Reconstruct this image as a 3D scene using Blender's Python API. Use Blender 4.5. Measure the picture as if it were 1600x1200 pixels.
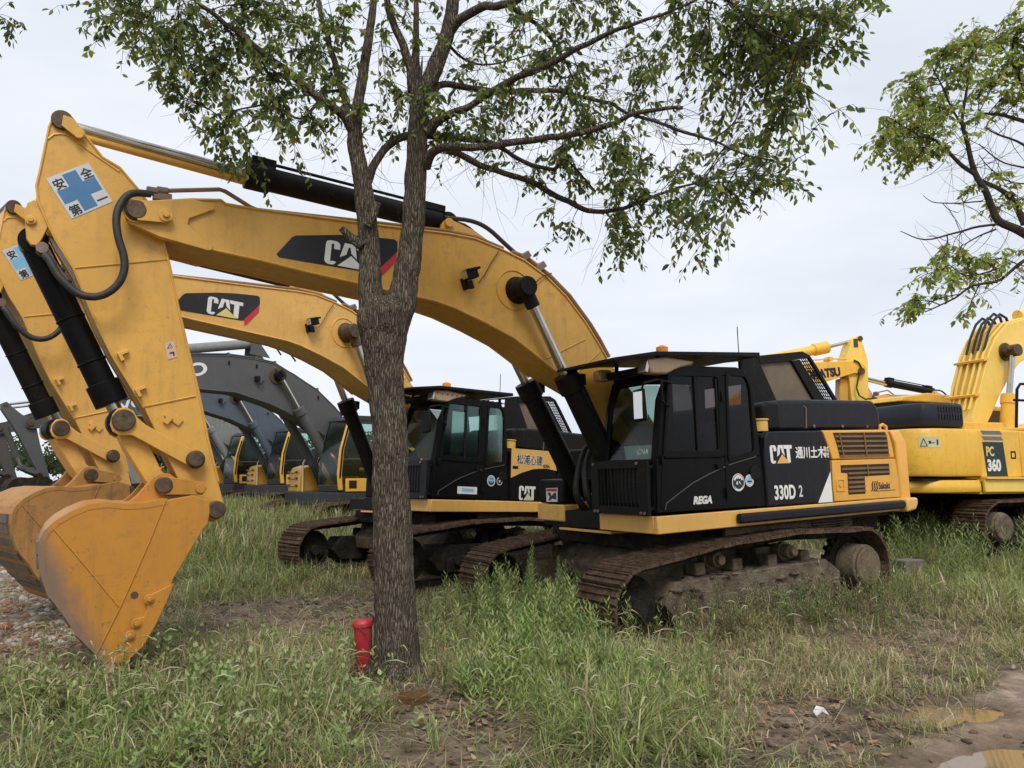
import bpy, bmesh, math, random
import numpy as np
from mathutils import Vector, Matrix, Euler, noise as mnoise
R = math.radians
scene = bpy.context.scene
for _o in list(bpy.data.objects):
    bpy.data.objects.remove(_o)
COL = scene.collection

# ------------------------------------------------------------------ camera, world, sun, exposure
CAM_H, CAM_PITCH, CAM_ROLL, FPX = 1.708, 0.12356, -0.00488, 1200.0
cd = bpy.data.cameras.new('camera'); cam = bpy.data.objects.new('camera', cd); COL.objects.link(cam)
cd.sensor_width = 36.0; cd.lens = 27.0; cd.clip_start = 0.05; cd.clip_end = 3000
cam.location = (0, 0, CAM_H)
cam.rotation_euler = (Matrix.Rotation(CAM_PITCH + math.pi/2, 3, 'X') @ Matrix.Rotation(CAM_ROLL, 3, 'Z')).to_euler()
scene.camera = cam

SUN_EL, SUN_AZ = R(50), R(172)      # azimuth clockwise from +Y (the view direction)
world = bpy.data.worlds.new('World'); scene.world = world; world.use_nodes = True
nt = world.node_tree; nt.nodes.clear()
def N(nt, t, **k):
    n = nt.nodes.new(t)
    for a, b in k.items(): setattr(n, a, b)
    return n
out = N(nt, 'ShaderNodeOutputWorld'); bg = N(nt, 'ShaderNodeBackground')
sky = N(nt, 'ShaderNodeTexSky', sky_type='NISHITA'); sky.sun_disc = False
sky.sun_elevation = SUN_EL; sky.sun_rotation = SUN_AZ; sky.dust_density = 3.0; sky.air_density = 1.0
tc = N(nt, 'ShaderNodeTexCoord'); mp = N(nt, 'ShaderNodeMapping'); mp.inputs['Scale'].default_value = (1.0, 1.0, 3.2)
no = N(nt, 'ShaderNodeTexNoise'); no.inputs['Scale'].default_value = 2.1; no.inputs['Detail'].default_value = 5; no.inputs['Roughness'].default_value = .5
cr = N(nt, 'ShaderNodeValToRGB')
cr.color_ramp.elements[0].position = .33; cr.color_ramp.elements[0].color = (8.0, 8.5, 9.4, 1)
cr.color_ramp.elements[1].position = .68; cr.color_ramp.elements[1].color = (9.8, 10.1, 10.8, 1)
mx = N(nt, 'ShaderNodeMixRGB'); mx.inputs[0].default_value = .93
nt.links.new(tc.outputs['Generated'], mp.inputs[0]); nt.links.new(mp.outputs[0], no.inputs[0])
nt.links.new(no.outputs[0], cr.inputs[0]); nt.links.new(sky.outputs[0], mx.inputs[1]); nt.links.new(cr.outputs[0], mx.inputs[2])
nt.links.new(mx.outputs[0], bg.inputs[0]); bg.inputs[1].default_value = 0.09
nt.links.new(bg.outputs[0], out.inputs[0])

sd = bpy.data.lights.new('sun', 'SUN'); sd.energy = 2.1; sd.angle = R(24); sd.color = (1, .96, .9)
sun = bpy.data.objects.new('sun', sd); COL.objects.link(sun)
_d = Vector((math.sin(SUN_AZ)*math.cos(SUN_EL), math.cos(SUN_AZ)*math.cos(SUN_EL), math.sin(SUN_EL)))
sun.rotation_euler = _d.to_track_quat('Z', 'Y').to_euler()
scene.view_settings.view_transform = 'Standard'; scene.view_settings.look = 'None'
scene.view_settings.exposure = 0.17; scene.view_settings.gamma = 1.0
scene.cycles.max_bounces = 6; scene.cycles.diffuse_bounces = 3; scene.cycles.glossy_bounces = 3
scene.cycles.transmission_bounces = 4; scene.cycles.transparent_max_bounces = 12
scene.cycles.use_denoising = True

# ------------------------------------------------------------------ pixel of the 1600x1200 photograph -> a point of the place
def ray(px, py):
    r2 = (px-800)/FPX; u2 = -(py-600)/FPX
    c_, s_ = math.cos(CAM_ROLL), math.sin(CAM_ROLL)
    r = r2*c_-u2*s_; u = r2*s_+u2*c_
    c_, s_ = math.cos(CAM_PITCH), math.sin(CAM_PITCH)
    return Vector((r, c_-u*s_, s_+u*c_))
def at(px, py, Y):
    d = ray(px, py); return Vector((0, 0, CAM_H)) + d*(Y/d.y)
def on_ground(px, py, z=0.0):
    d = ray(px, py); return Vector((0, 0, CAM_H)) + d*((z-CAM_H)/d.z)
def to_px(P):                       # numpy (n,3) -> px, py, depth
    P = np.asarray(P, float) - np.array([0, 0, CAM_H])
    c_, s_ = math.cos(CAM_PITCH), math.sin(CAM_PITCH)
    d = P[:, 1]*c_+P[:, 2]*s_; u = -P[:, 1]*s_+P[:, 2]*c_; r = P[:, 0]
    c_, s_ = math.cos(CAM_ROLL), math.sin(CAM_ROLL)
    r2 = r*c_+u*s_; u2 = -r*s_+u*c_
    return 800+FPX*r2/d, 600-FPX*u2/d, d
class Frame:
    """A machine's own frame: x forward, y to its left, z up; tilt > 0 is nose down."""
    def __init__(s, X, Y, yaw, tilt=0.0, z=0.0):
        s.eul = Euler((0, tilt, yaw)); s.loc = Vector((X, Y, z)); s.m = s.eul.to_matrix(); s.mi = s.m.transposed()
    def P(s, px, py, y):            # pixel -> (x, z) on the machine's plane y
        o = s.mi @ (Vector((0, 0, CAM_H))-s.loc); d = s.mi @ ray(px, py)
        k = (y-o.y)/d.y; q = o+d*k
        return (q.x, q.z)
    def X(s, px, py, x):            # pixel -> (y, z) on the machine's plane x
        o = s.mi @ (Vector((0, 0, CAM_H))-s.loc); d = s.mi @ ray(px, py)
        q = o+d*((x-o.x)/d.x); return (q.y, q.z)
    def L(s, pts, y): return [s.P(a, b, y) for a, b in pts]
M1 = Frame(2.123, 10.579, 3.6813, 0.0258)

# ------------------------------------------------------------------ materials
MATS = {}
def newmat(name):
    m = bpy.data.materials.new(name); m.use_nodes = True; MATS[name] = m
    return m, m.node_tree, m.node_tree.nodes['Principled BSDF']
def coords(nt, kind='Object', scale=(1, 1, 1)):
    t = N(nt, 'ShaderNodeTexCoord'); p_ = N(nt, 'ShaderNodeMapping'); p_.inputs['Scale'].default_value = scale
    nt.links.new(t.outputs[kind], p_.inputs[0]); return p_.outputs[0]
def noise(nt, vec, scale, detail=4, rough=.55):
    n = N(nt, 'ShaderNodeTexNoise'); n.inputs['Scale'].default_value = scale; n.inputs['Detail'].default_value = detail
    n.inputs['Roughness'].default_value = rough; nt.links.new(vec, n.inputs['Vector']); return n.outputs['Fac']
def ramp(nt, fac, stops):
    r = N(nt, 'ShaderNodeValToRGB'); e = r.color_ramp.elements
    while len(e) < len(stops): e.new(.5)
    for i, (p_, c) in enumerate(stops):
        e[i].position = p_; e[i].color = (c[0], c[1], c[2], 1) if not isinstance(c, (int, float)) else (c, c, c, 1)
    nt.links.new(fac, r.inputs[0]); return r.outputs[0]
def mixc(nt, fac, a, b, blend='MIX'):
    m = N(nt, 'ShaderNodeMixRGB', blend_type=blend)
    for i, v in ((0, fac), (1, a), (2, b)):
        if hasattr(v, 'is_linked') or hasattr(v, 'links'): nt.links.new(v, m.inputs[i])
        elif isinstance(v, (int, float)): m.inputs[i].default_value = v
        else: m.inputs[i].default_value = (v[0], v[1], v[2], 1)
    return m.outputs[0]
def bump(nt, bs, h, strength, dist=.01):
    b = N(nt, 'ShaderNodeBump'); b.inputs['Strength'].default_value = strength; b.inputs['Distance'].default_value = dist
    nt.links.new(h, b.inputs['Height']); nt.links.new(b.outputs[0], bs.inputs['Normal'])
def paint(name, col, dirt=(.16, .11, .06), amount=.35, rough=.42, coat=.15, spec=.5):
    m, nt, bs = newmat(name)
    v = coords(nt)
    big = noise(nt, v, 1.3, 5, .6); fine = noise(nt, v, 9, 6, .7)
    v2 = coords(nt, scale=(7, 7, .9)); streak = noise(nt, v2, 1.6, 4, .65)
    f = ramp(nt, fine, [(.5, 0), (.72, 1)]); g = ramp(nt, big, [(.40, .15), (.66, 1)]); s_ = ramp(nt, streak, [(.52, 0), (.74, .9)])
    mm = mixc(nt, 1.0, f, g, 'MULTIPLY'); mm2 = mixc(nt, .6, mm, s_, 'ADD')
    mm3 = mixc(nt, 1.0, mm2, (amount,)*3, 'MULTIPLY')
    tint = mixc(nt, ramp(nt, big, [(.3, 0), (.75, 1)]), [c*.9 for c in col], [min(1, c*1.08) for c in col])
    c = mixc(nt, mm3, tint, dirt)
    chip = ramp(nt, noise(nt, v, 26, 3, .55), [(.655, 0), (.68, 1)]); zone = ramp(nt, noise(nt, v, 2.7, 4, .6), [(.5, 0), (.66, 1)])
    c = mixc(nt, mixc(nt, 1.0, mixc(nt, 1.0, chip, zone, 'MULTIPLY'), (.75*min(1, amount*2),)*3, 'MULTIPLY'), c, (.085, .05, .03))
    v3 = coords(nt, scale=(1.2, 1.2, 14)); sc3 = ramp(nt, noise(nt, v3, 5, 3, .5), [(.70, 0), (.715, 1)]); c = mixc(nt, mixc(nt, 1.0, sc3, (amount*.7,)*3, 'MULTIPLY'), c, (.13, .09, .055))
    nt.links.new(c, bs.inputs['Base Color'])
    r = ramp(nt, fine, [(.3, rough-.08), (.8, min(1, rough+.2))]); nt.links.new(r, bs.inputs['Roughness'])
    bs.inputs['Coat Weight'].default_value = coat; bs.inputs['Coat Roughness'].default_value = .25
    bs.inputs['Specular IOR Level'].default_value = spec
    bump(nt, bs, noise(nt, v, 2.2, 3, .5), .12, .02)
    return m
def simple(name, col, rough=.6, metal=0.0, var=.25, scale=6, bmp=0, spec=.5):
    m, nt, bs = newmat(name); v = coords(nt)
    n = noise(nt, v, scale, 5, .65)
    nt.links.new(mixc(nt, ramp(nt, n, [(.3, 0), (.75, 1)]), [c*(1-var) for c in col], [min(1, c*(1+var)) for c in col]), bs.inputs['Base Color'])
    bs.inputs['Roughness'].default_value = rough; bs.inputs['Metallic'].default_value = metal
    bs.inputs['Specular IOR Level'].default_value = spec
    if bmp: bump(nt, bs, n, bmp, .02)
    return m
YEL = paint('cat_yellow_paint', (.66, .36, .060), amount=.42)
YEL2 = paint('light_yellow_paint', (.74, .42, .10), amount=.38)
BUCKY = paint('bucket_yellow_paint', (.50, .215, .022), dirt=(.12, .07, .04), amount=.5, rough=.5)
OLDY = paint('old_rusty_yellow_paint', (.42, .21, .06), dirt=(.13, .07, .04), amount=1.0, rough=.7, coat=0)
ORG = paint('orange_yellow_paint', (.74, .37, .05), amount=.3)
KOM = paint('pale_yellow_paint', (.86, .50, .055), amount=.35)
KOM2 = paint('bright_yellow_paint', (.88, .60, .12), amount=.2)
VYEL = paint('amber_paint', (.72, .38, .05), amount=.35)
VGR = paint('grey_paint', (.085, .085, .087), dirt=(.06, .06, .055), amount=.5, rough=.55, coat=0)
VGR2 = paint('pale_grey_paint', (.22, .23, .22), dirt=(.09, .075, .05), amount=.8, rough=.65, coat=0)
VGD = paint('dark_grey_cab_paint', (.045, .046, .05), dirt=(.05, .05, .05), amount=.4, rough=.5, coat=0, spec=.14)
VGB = paint('blue_grey_paint', (.075, .095, .12), dirt=(.05, .05, .05), amount=.4, rough=.55, coat=0)
BLK = paint('black_paint', (.006, .0065, .007), dirt=(.03, .026, .02), amount=.2, rough=.38, coat=.0, spec=.10)
BLM = paint('matt_black_paint', (.009, .009, .0095), dirt=(.045, .037, .027), amount=.4, rough=.5, coat=0, spec=.14)
HOOD = paint('dark_grey_paint', (.011, .012, .016), dirt=(.045, .04, .033), amount=.3, rough=.35, coat=.0, spec=.18)
NAVY = paint('navy_paint', (.016, .02, .032), dirt=(.05, .05, .05), amount=.3, rough=.4, coat=.0, spec=.35)
RUB = simple('black_rubber', (.022, .022, .02), .6, var=.4, scale=20, bmp=.2)
CHROME = simple('chromed_steel', (.52, .5, .46), .22, 1.0, .15, 5)
PIN = simple('greased_steel', (.095, .062, .035), .55, .3, .5, 14, .4)
RUST = simple('worn_rusty_steel', (.13, .065, .035), .8, .1, .5, 7, .5)
STEEL = simple('scraped_steel', (.2, .15, .12), .55, .5, .45, 4, .3)
TAN = simple('tan_plastic', (.38, .28, .17), .5, var=.15)
TANP = simple('dusty_panel', (.15, .115, .075), .7, var=.2, scale=3)
COPPER = simple('brown_pipe_paint', (.26, .15, .085), .45, .2, .2)
LENS = simple('lamp_lens', (.55, .52, .48), .12, .6, .2)
WHITE = simple('white_vinyl', (.72, .72, .70), .45, var=.06, scale=9)
GREYV = simple('grey_vinyl', (.55, .57, .6), .45, var=.08)
BLUE = simple('blue_vinyl', (.05, .17, .34), .45, var=.08)
SKYB = simple('pale_blue_vinyl', (.22, .48, .68), .45, var=.06)
NVINYL = simple('navy_vinyl', (.012, .015, .05), .45, var=.1)
REDV = simple('red_vinyl', (.55, .025, .05), .45, var=.08)
CREAM = simple('cream_vinyl', (.62, .58, .38), .5, var=.08)
PALEY = simple('yellow_vinyl', (.68, .58, .2), .45, var=.06)
ORV = simple('orange_vinyl', (.7, .42, .09), .45, var=.06)
BLACKV = simple('black_vinyl', (.012, .012, .013), .4, var=.2)
TEALV = simple('dark_teal_vinyl', (.012, .03, .03), .45, var=.2)
VENTD = simple('vent_shadow_mesh', (.03, .018, .008), .8, var=.3)
VENTB = simple('brown_louvre', (.19, .105, .035), .6, var=.2)
SEATF = simple('seat_fabric', (.03, .03, .035), .9, var=.3)
CURT = simple('curtain_cloth', (.35, .28, .32), .9, var=.3)
PLASW = simple('clear_plastic_wrap', (.5, .5, .52), .3, var=.3, scale=12, bmp=.4)
BEACON = simple('amber_beacon_plastic', (.8, .28, .02), .25, var=.05)
REDP = paint('red_enamel', (.42, .012, .02), dirt=(.2, .05, .04), amount=.5, rough=.3, coat=.5)

# the heel of the near bucket is scraped to bare metal along its lower back edge
_n = BUCKY.node_tree; _b = _n.nodes['Principled BSDF']; _l = _b.inputs['Base Color'].links[0].from_socket
_t = N(_n, 'ShaderNodeTexCoord'); _d = N(_n, 'ShaderNodeVectorMath', operation='DOT_PRODUCT'); _d.inputs[1].default_value = (.90, 0, -.43)
_n.links.new(_t.outputs['Object'], _d.inputs[0]); _a = N(_n, 'ShaderNodeMath', operation='MULTIPLY_ADD'); _a.inputs[1].default_value = .30
_n.links.new(noise(_n, _t.outputs['Object'], 5, 6, .7), _a.inputs[0]); _n.links.new(_d.outputs['Value'], _a.inputs[2])
_n.links.new(mixc(_n, ramp(_n, _a.outputs[0], [(0, 0), (1, 0)]), _l, (.17, .12, .095)), _b.inputs['Base Color'])
_r = [x for x in _n.nodes if x.type == 'VALTORGB'][-1]
_m = N(_n, 'ShaderNodeMapRange'); _m.inputs['From Min'].default_value = 5.95; _m.inputs['From Max'].default_value = 6.12
_n.links.new(_a.outputs[0], _m.inputs['Value']); _n.links.new(_m.outputs[0], _r.inputs[0]); _r.color_ramp.elements[1].color = (.9, .9, .9, 1)

def glass(name, tint, ior=1.45, rough=.16):
    m = bpy.data.materials.new(name); m.use_nodes = True; nt = m.node_tree; nt.nodes.clear()
    o = N(nt, 'ShaderNodeOutputMaterial'); t = N(nt, 'ShaderNodeBsdfTransparent'); g = N(nt, 'ShaderNodeBsdfGlossy')
    x = N(nt, 'ShaderNodeMixShader'); f = N(nt, 'ShaderNodeFresnel'); f.inputs[0].default_value = ior
    t.inputs[0].default_value = (*tint, 1); g.inputs[1].default_value = rough; g.inputs[0].default_value = (.8, .85, .85, 1)
    nt.links.new(f.outputs[0], x.inputs[0]); nt.links.new(t.outputs[0], x.inputs[1]); nt.links.new(g.outputs[0], x.inputs[2]); nt.links.new(x.outputs[0], o.inputs[0])
    return m
GL_DARK = glass('smoked_glass', (.36, .32, .32), 1.27)
GL_GREEN = glass('green_tinted_glass', (.62, .78, .73), 1.42)
GL_CLEAR = glass('clear_glass', (.66, .72, .70), 1.38)
MIRR = simple('mirror_glass', (.62, .62, .6), .04, 1.0, 0)

def mud(name, c0, c1, c2, scale=5, b=1.0):
    m, nt, bs = newmat(name); v = coords(nt)
    n = noise(nt, v, scale, 8, .7); n2 = noise(nt, v, scale*7, 4, .7)
    c = ramp(nt, n, [(.3, c0), (.5, c1), (.72, c2)])
    nt.links.new(mixc(nt, .5, c, ramp(nt, n2, [(.3, .35), (.75, 1.0)]), 'MULTIPLY'), bs.inputs['Base Color'])
    bs.inputs['Roughness'].default_value = .95; bs.inputs['Specular IOR Level'].default_value = .2
    bump(nt, bs, n2, b, .03); return m
MUD = mud('dried_mud', (.075, .058, .04), (.19, .148, .105), (.31, .26, .19))
MUDR = mud('rusty_mud', (.05, .03, .018), (.135, .085, .055), (.25, .175, .12), 9)
MUDD = mud('dark_greasy_mud', (.012, .01, .008), (.035, .027, .02), (.08, .062, .045), 6)
MUDT = mud('tan_caked_mud', (.12, .09, .055), (.2, .155, .1), (.3, .24, .16), 6)

# ------------------------------------------------------------------ mesh helpers
def tag(o, label=None, cat=None, group=None, kind=None):
    if label: o['label'] = label
    if cat: o['category'] = cat
    if group: o['group'] = group
    if kind: o['kind'] = kind
    return o
def empty(name, loc=(0, 0, 0), rot=(0, 0, 0), **k):
    o = bpy.data.objects.new(name, None); COL.objects.link(o); o.location = loc; o.rotation_euler = rot
    o.empty_display_size = .2; tag(o, **k); return o
class MB:
    def __init__(s): s.v = []; s.f = []; s.mi = []; s.cur = 0
    def mat(s, i): s.cur = i; return s
    def add(s, vs, fs):
        b = len(s.v); s.v += [tuple(x) for x in vs]; s.f += [tuple(b+i for i in f) for f in fs]; s.mi += [s.cur]*len(fs); return s
    def box(s, c, d, rot=None):
        x, y, z = d[0]/2, d[1]/2, d[2]/2
        vs = [Vector((a*x, b*y, e*z)) for a in (-1, 1) for b in (-1, 1) for e in (-1, 1)]
        if rot is not None: vs = [rot @ v for v in vs]
        vs = [v+Vector(c) for v in vs]
        return s.add(vs, [(0, 1, 3, 2), (4, 6, 7, 5), (0, 4, 5, 1), (2, 3, 7, 6), (0, 2, 6, 4), (1, 5, 7, 3)])
    def prism(s, poly, y0, y1, inset=0.0):
        """poly of (x, z), extruded from y0 to y1"""
        n = len(poly)
        vs = [(a, y0, b) for a, b in poly]+[(a, y1, b) for a, b in poly]
        return s.add(vs, [tuple(range(n-1, -1, -1)), tuple(range(n, 2*n))]+[(i, (i+1) % n, n+(i+1) % n, n+i) for i in range(n)])
    def ring(s, outer, inner, y0, y1):
        n = len(outer); vs = []
        for y in (y0, y1):
            vs += [(a, y, b) for a, b in outer]+[(a, y, b) for a, b in inner]
        fs = []
        for i in range(n):
            j = (i+1) % n
            fs += [(i, j, n+j, n+i), (2*n+i, 3*n+i, 3*n+j, 2*n+j), (i, 2*n+i, 2*n+j, j), (n+i, n+j, 3*n+j, 3*n+i)]
        return s.add(vs, fs)
    def prism_x(s, poly, x0, x1):
        n = len(poly); vs = [(x0, a, b) for a, b in poly]+[(x1, a, b) for a, b in poly]
        return s.add(vs, [tuple(range(n)), tuple(range(2*n-1, n-1, -1))]+[(i, n+i, n+(i+1) % n, (i+1) % n) for i in range(n)])
    def tube(s, pts, r, n=8, cap=True):
        pts = [Vector(q) for q in pts]
        rs = r if isinstance(r, (list, tuple)) else [r]*len(pts)
        b = len(s.v); fs = []; vs = []
        t0 = (pts[1]-pts[0]).normalized()
        u = t0.orthogonal().normalized()
        for i, q in enumerate(pts):
            t = (pts[min(i+1, len(pts)-1)]-pts[max(i-1, 0)])
            t = t.normalized() if t.length > 1e-9 else t0
            u = (u-t*u.dot(t)); u = u.normalized() if u.length > 1e-6 else t.orthogonal().normalized()
            w = t.cross(u)
            for k in range(n):
                a = 2*math.pi*k/n; vs.append(q+(u*math.cos(a)+w*math.sin(a))*rs[i])
        for i in range(len(pts)-1):
            for k in range(n):
                k2 = (k+1) % n; fs.append((i*n+k, i*n+k2, (i+1)*n+k2, (i+1)*n+k))
        if cap: fs += [tuple(range(n-1, -1, -1)), tuple((len(pts)-1)*n+k for k in range(n))]
        return s.add(vs, fs)
    def cyl(s, a, b, r, n=24, r2=None): return s.tube([a, b], [r, r if r2 is None else r2], n)
    def disc_y(s, x, z, y0, y1, r, n=28, r2=None): return s.cyl((x, y0, z), (x, y1, z), r, n, r2)
    def build(s, name, mats, parent=None, smooth=38, bevel=0, seg=2):
        me = bpy.data.meshes.new(name); me.from_pydata(s.v, [], s.f)
        if not isinstance(mats, (list, tuple)): mats = [mats]
        for m in mats: me.materials.append(m)
        if len(mats) > 1: me.polygons.foreach_set('material_index', s.mi)
        bm = bmesh.new(); bm.from_mesh(me); bmesh.ops.recalc_face_normals(bm, faces=bm.faces)
        big = [f for f in bm.faces if len(f.verts) > 4]
        bm.to_mesh(me); bm.free()
        if smooth:
            me.polygons.foreach_set('use_smooth', [True]*len(me.polygons)); me.set_sharp_from_angle(angle=R(smooth))
        o = bpy.data.objects.new(name, me); COL.objects.link(o)
        if parent is not None: o.parent = parent
        if bevel:
            b = o.modifiers.new('bevel', 'BEVEL'); b.width = bevel; b.segments = seg; b.limit_method = 'ANGLE'; b.angle_limit = R(35)
            b.harden_normals = False
        return o
def text(name, body, size, origin, xdir, ydir, mat, parent, extrude=.0015, bold=0.0, sx=1.0, shear=0.0, spacing=1.0, align='LEFT', fat=0.0):
    c = bpy.data.curves.new(name, 'FONT'); c.body = body; c.size = size; c.extrude = extrude; c.offset = bold; c.shear = shear
    c.space_character = spacing; c.align_x = align; c.resolution_u = 4
    t = bpy.data.objects.new(name, c); COL.objects.link(t)
    bpy.context.view_layer.update()
    me = bpy.data.meshes.new_from_object(t.evaluated_get(bpy.context.evaluated_depsgraph_get()))
    bpy.data.objects.remove(t); bpy.data.curves.remove(c)
    if fat:                                                         # heavier strokes: the glyphs laid over themselves, slightly shifted
        b_ = bmesh.new()
        for i, (u, v) in enumerate(((0, 0), (1, 0), (-1, 0), (0, 1), (0, -1), (.7, .7), (-.7, .7), (.7, -.7), (-.7, -.7))):
            m2 = me.copy(); m2.transform(Matrix.Translation((u*fat, v*fat, .00006*i))); b_.from_mesh(m2); bpy.data.meshes.remove(m2)
        b_.to_mesh(me); b_.free()
    xd = Vector(xdir).normalized(); yd = Vector(ydir); yd = (yd-xd*yd.dot(xd)).normalized(); zd = xd.cross(yd)
    mt = Matrix(((xd.x*sx, yd.x, zd.x, origin[0]), (xd.y*sx, yd.y, zd.y, origin[1]), (xd.z*sx, yd.z, zd.z, origin[2]), (0, 0, 0, 1)))
    me.transform(mt); me.materials.clear(); me.materials.append(mat)
    o = bpy.data.objects.new(name, me); COL.objects.link(o)
    if parent is not None: o.parent = parent
    return o
def catmull(P_, n=6):
    P_ = [Vector(p_) for p_ in P_]; P_ = [P_[0]*2-P_[1]]+P_+[P_[-1]*2-P_[-2]]; o_ = []
    for i in range(1, len(P_)-2):
        for k in range(n):
            t = k/n; a, b, c, d = P_[i-1], P_[i], P_[i+1], P_[i+2]
            o_.append(.5*((2*b)+(c-a)*t+(2*a-5*b+4*c-d)*t*t+(3*b-a-3*c+d)*t**3))
    o_.append(P_[-2]); return o_
def circ(x, z, r, n=24, sx=1.0, a0=0, a1=360):
    return [(x+r*sx*math.cos(R(a0+(a1-a0)*i/n)), z+r*math.sin(R(a0+(a1-a0)*i/n))) for i in range(n)]
def rotp(pts, c, a):
    ca, sa = math.cos(a), math.sin(a)
    return [(c[0]+(x-c[0])*ca-(z-c[1])*sa, c[1]+(x-c[0])*sa+(z-c[1])*ca) for x, z in pts]

# ------------------------------------------------------------------ crawler track (pads, links, idler, sprocket, rollers, frame)
def make_track(root, side, half=2.25, yc=1.37, w=.70, mats=(MUDR, MUDD, MUD, MUDT), idler=(1.86, .40, .36), spr=(-1.80, .54, .38), seed=1):
    rnd = random.Random(seed)
    xi, zi, ri = idler; xs, zs, rs = spr
    path = []
    for i in range(13):                                            # round the idler, from below to above
        a = R(-90+180*i/12); path.append((xi+(ri+.07)*math.cos(a), zi+(ri+.07)*math.sin(a)))
    top0, top1 = zi+ri+.07, zs+rs+.07
    for i in range(1, 16):
        t = i/16; x = xi+(xs-xi)*t
        path.append((x, top0+(top1-top0)*t+.10*math.sin(math.pi*min(1, t*1.02))**.9-.018*abs(math.sin(3*math.pi*t))))
    for i in range(13):
        a = R(90+180*i/12); path.append((xs+(rs+.07)*math.cos(a), zs+(rs+.07)*math.sin(a)))
    path.append(path[0])
    cum = [0]
    for a, b in zip(path, path[1:]): cum.append(cum[-1]+math.hypot(b[0]-a[0], b[1]-a[1]))
    n = int(cum[-1]/.19); pitch = cum[-1]/n
    def pt(s):
        s %= cum[-1]
        for i in range(len(cum)-1):
            if cum[i+1] >= s:
                t = (s-cum[i])/(cum[i+1]-cum[i]+1e-9)
                return Vector((path[i][0]+(path[i+1][0]-path[i][0])*t, path[i][1]+(path[i+1][1]-path[i][1])*t))
        return Vector(path[-1])
    y0 = side*yc
    sh = MB(); ln = MB()
    for k in range(n):
        a, b = pt(k*pitch), pt(k*pitch+pitch*.97); c = (a+b)/2; d = (b-a); L = d.length; d = d.normalized(); nn = Vector((d.y, -d.x))
        if nn.dot(c-Vector((0, .5))) < 0: nn = -nn
        def q(u, v): r_ = c+d*u*L+nn*v; return (r_.x, r_.y)
        j = rnd.uniform(-.006, .006)
        prof = [(-.5, 0), (-.5, .028), (-.44, .055), (-.40, .055), (-.36, .028), (-.06, .026), (-.03, .048), (.03, .048), (.06, .026), (.34, .028), (.38, .05), (.43, .05), (.47, .026), (.5, 0)]
        sh.prism([q(u, v+j) for u, v in prof], y0-w/2+rnd.uniform(-.006, .006), y0+w/2+rnd.uniform(-.006, .006))
        ln.prism([q(-.48, 0), (q(.48, 0)), q(.42, -.085), q(-.42, -.085)], y0-.11, y0-.05)
        ln.prism([q(-.48, 0), (q(.48, 0)), q(.42, -.085), q(-.42, -.085)], y0+.05, y0+.11)
    tr = sh.build('track', mats[0], root, smooth=0)
    ln.build('track_chain', mats[1], tr, smooth=0)
    fr = MB(); yo = y0+side*.20                                    # roller frame: mud sits on its shoulders
    fr.prism([(-1.45, .22), (1.35, .22), (1.5, .40), (1.35, .62), (-1.2, .66), (-1.45, .5)], y0-.19, y0+.19)
    for x in (-.95, -.35, .25, .85):
        fr.box((x, y0, .71), (.16, .16, .14))
    fr.build('track_frame', mats[2], tr, smooth=30, bevel=.012)
    gd = MB()
    gd.prism([(-1.25, .20), (1.2, .20), (1.2, .38), (1.1, .44), (-1.2, .44)], y0+side*.195, y0+side*.235)
    for x in (-.9, -.3, .3, .9): gd.prism([(x-.16, .32), (x+.16, .32), (x+.12, .46), (x-.12, .46)], y0+side*.23, y0+side*.30)
    gd.build('roller_guard', mats[2], tr, smooth=30, bevel=.01)
    i_ = MB(); i_.disc_y(xi, zi, y0-.07, y0+.07, ri-.02, 32); i_.disc_y(xi, zi, y0-.12, y0+.12, ri-.16, 24); i_.disc_y(xi, zi, y0-.2, y0+.2, .09, 16)
    i_.build('idler_wheel', mats[1], tr, smooth=35, bevel=.01)
    s_ = MB(); s_.disc_y(xs, zs, y0-.05, y0+.05, rs-.02, 32)
    for k in range(21):
        a = 2*math.pi*k/21; s_.box((xs+(rs+.01)*math.cos(a), y0, zs+(rs+.01)*math.sin(a)), (.07, .08, .05), Matrix.Rotation(-a, 3, 'Y'))
    s_.build('drive_sprocket', mats[1], tr, smooth=35)
    m_ = MB(); m_.disc_y(xs, zs, y0+side*.05, y0+side*.33, .27, 32, r2=None); m_.disc_y(xs, zs, y0+side*.33, y0+side*.37, .24, 32)
    m_.build('drive_motor_cover', mats[3], tr, smooth=35, bevel=.02)
    for x in (-.62, .62):
        r_ = MB(); r_.disc_y(x, .80, y0-.14, y0+.14, .085, 20); r_.disc_y(x, .80, y0+side*.14, y0+side*.2, .055, 16); r_.disc_y(x, .80, y0-.03, y0+.03, .11, 20)
        r_.build('carrier_roller', mats[3], tr, smooth=35, bevel=.006)
    for k in range(7):
        x = -1.2+.4*k; r_ = MB(); r_.disc_y(x, .235, y0-.15, y0+.15, .10, 16); r_.build('track_roller', mats[1], tr, smooth=35)
    return tr
def carbody(root, mats=(MUD, MUDD)):
    b = MB(); b.prism([(-.95, .50), (.95, .50), (.75, .92), (-.75, .92)], -.9, .9)
    for sx in (-1, 1): b.prism([(sx*.35, .42), (sx*1.0, .42), (sx*1.05, .62), (sx*.8, .85), (sx*.3, .85)], -1.25, 1.25)
    o = b.build('undercarriage', mats[0], root, smooth=30, bevel=.02)
    r = MB(); r.cyl((0, 0, .9), (0, 0, 1.12), .68, 40); r.build('slewing_ring', mats[1], o, smooth=35)
    return o

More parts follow.
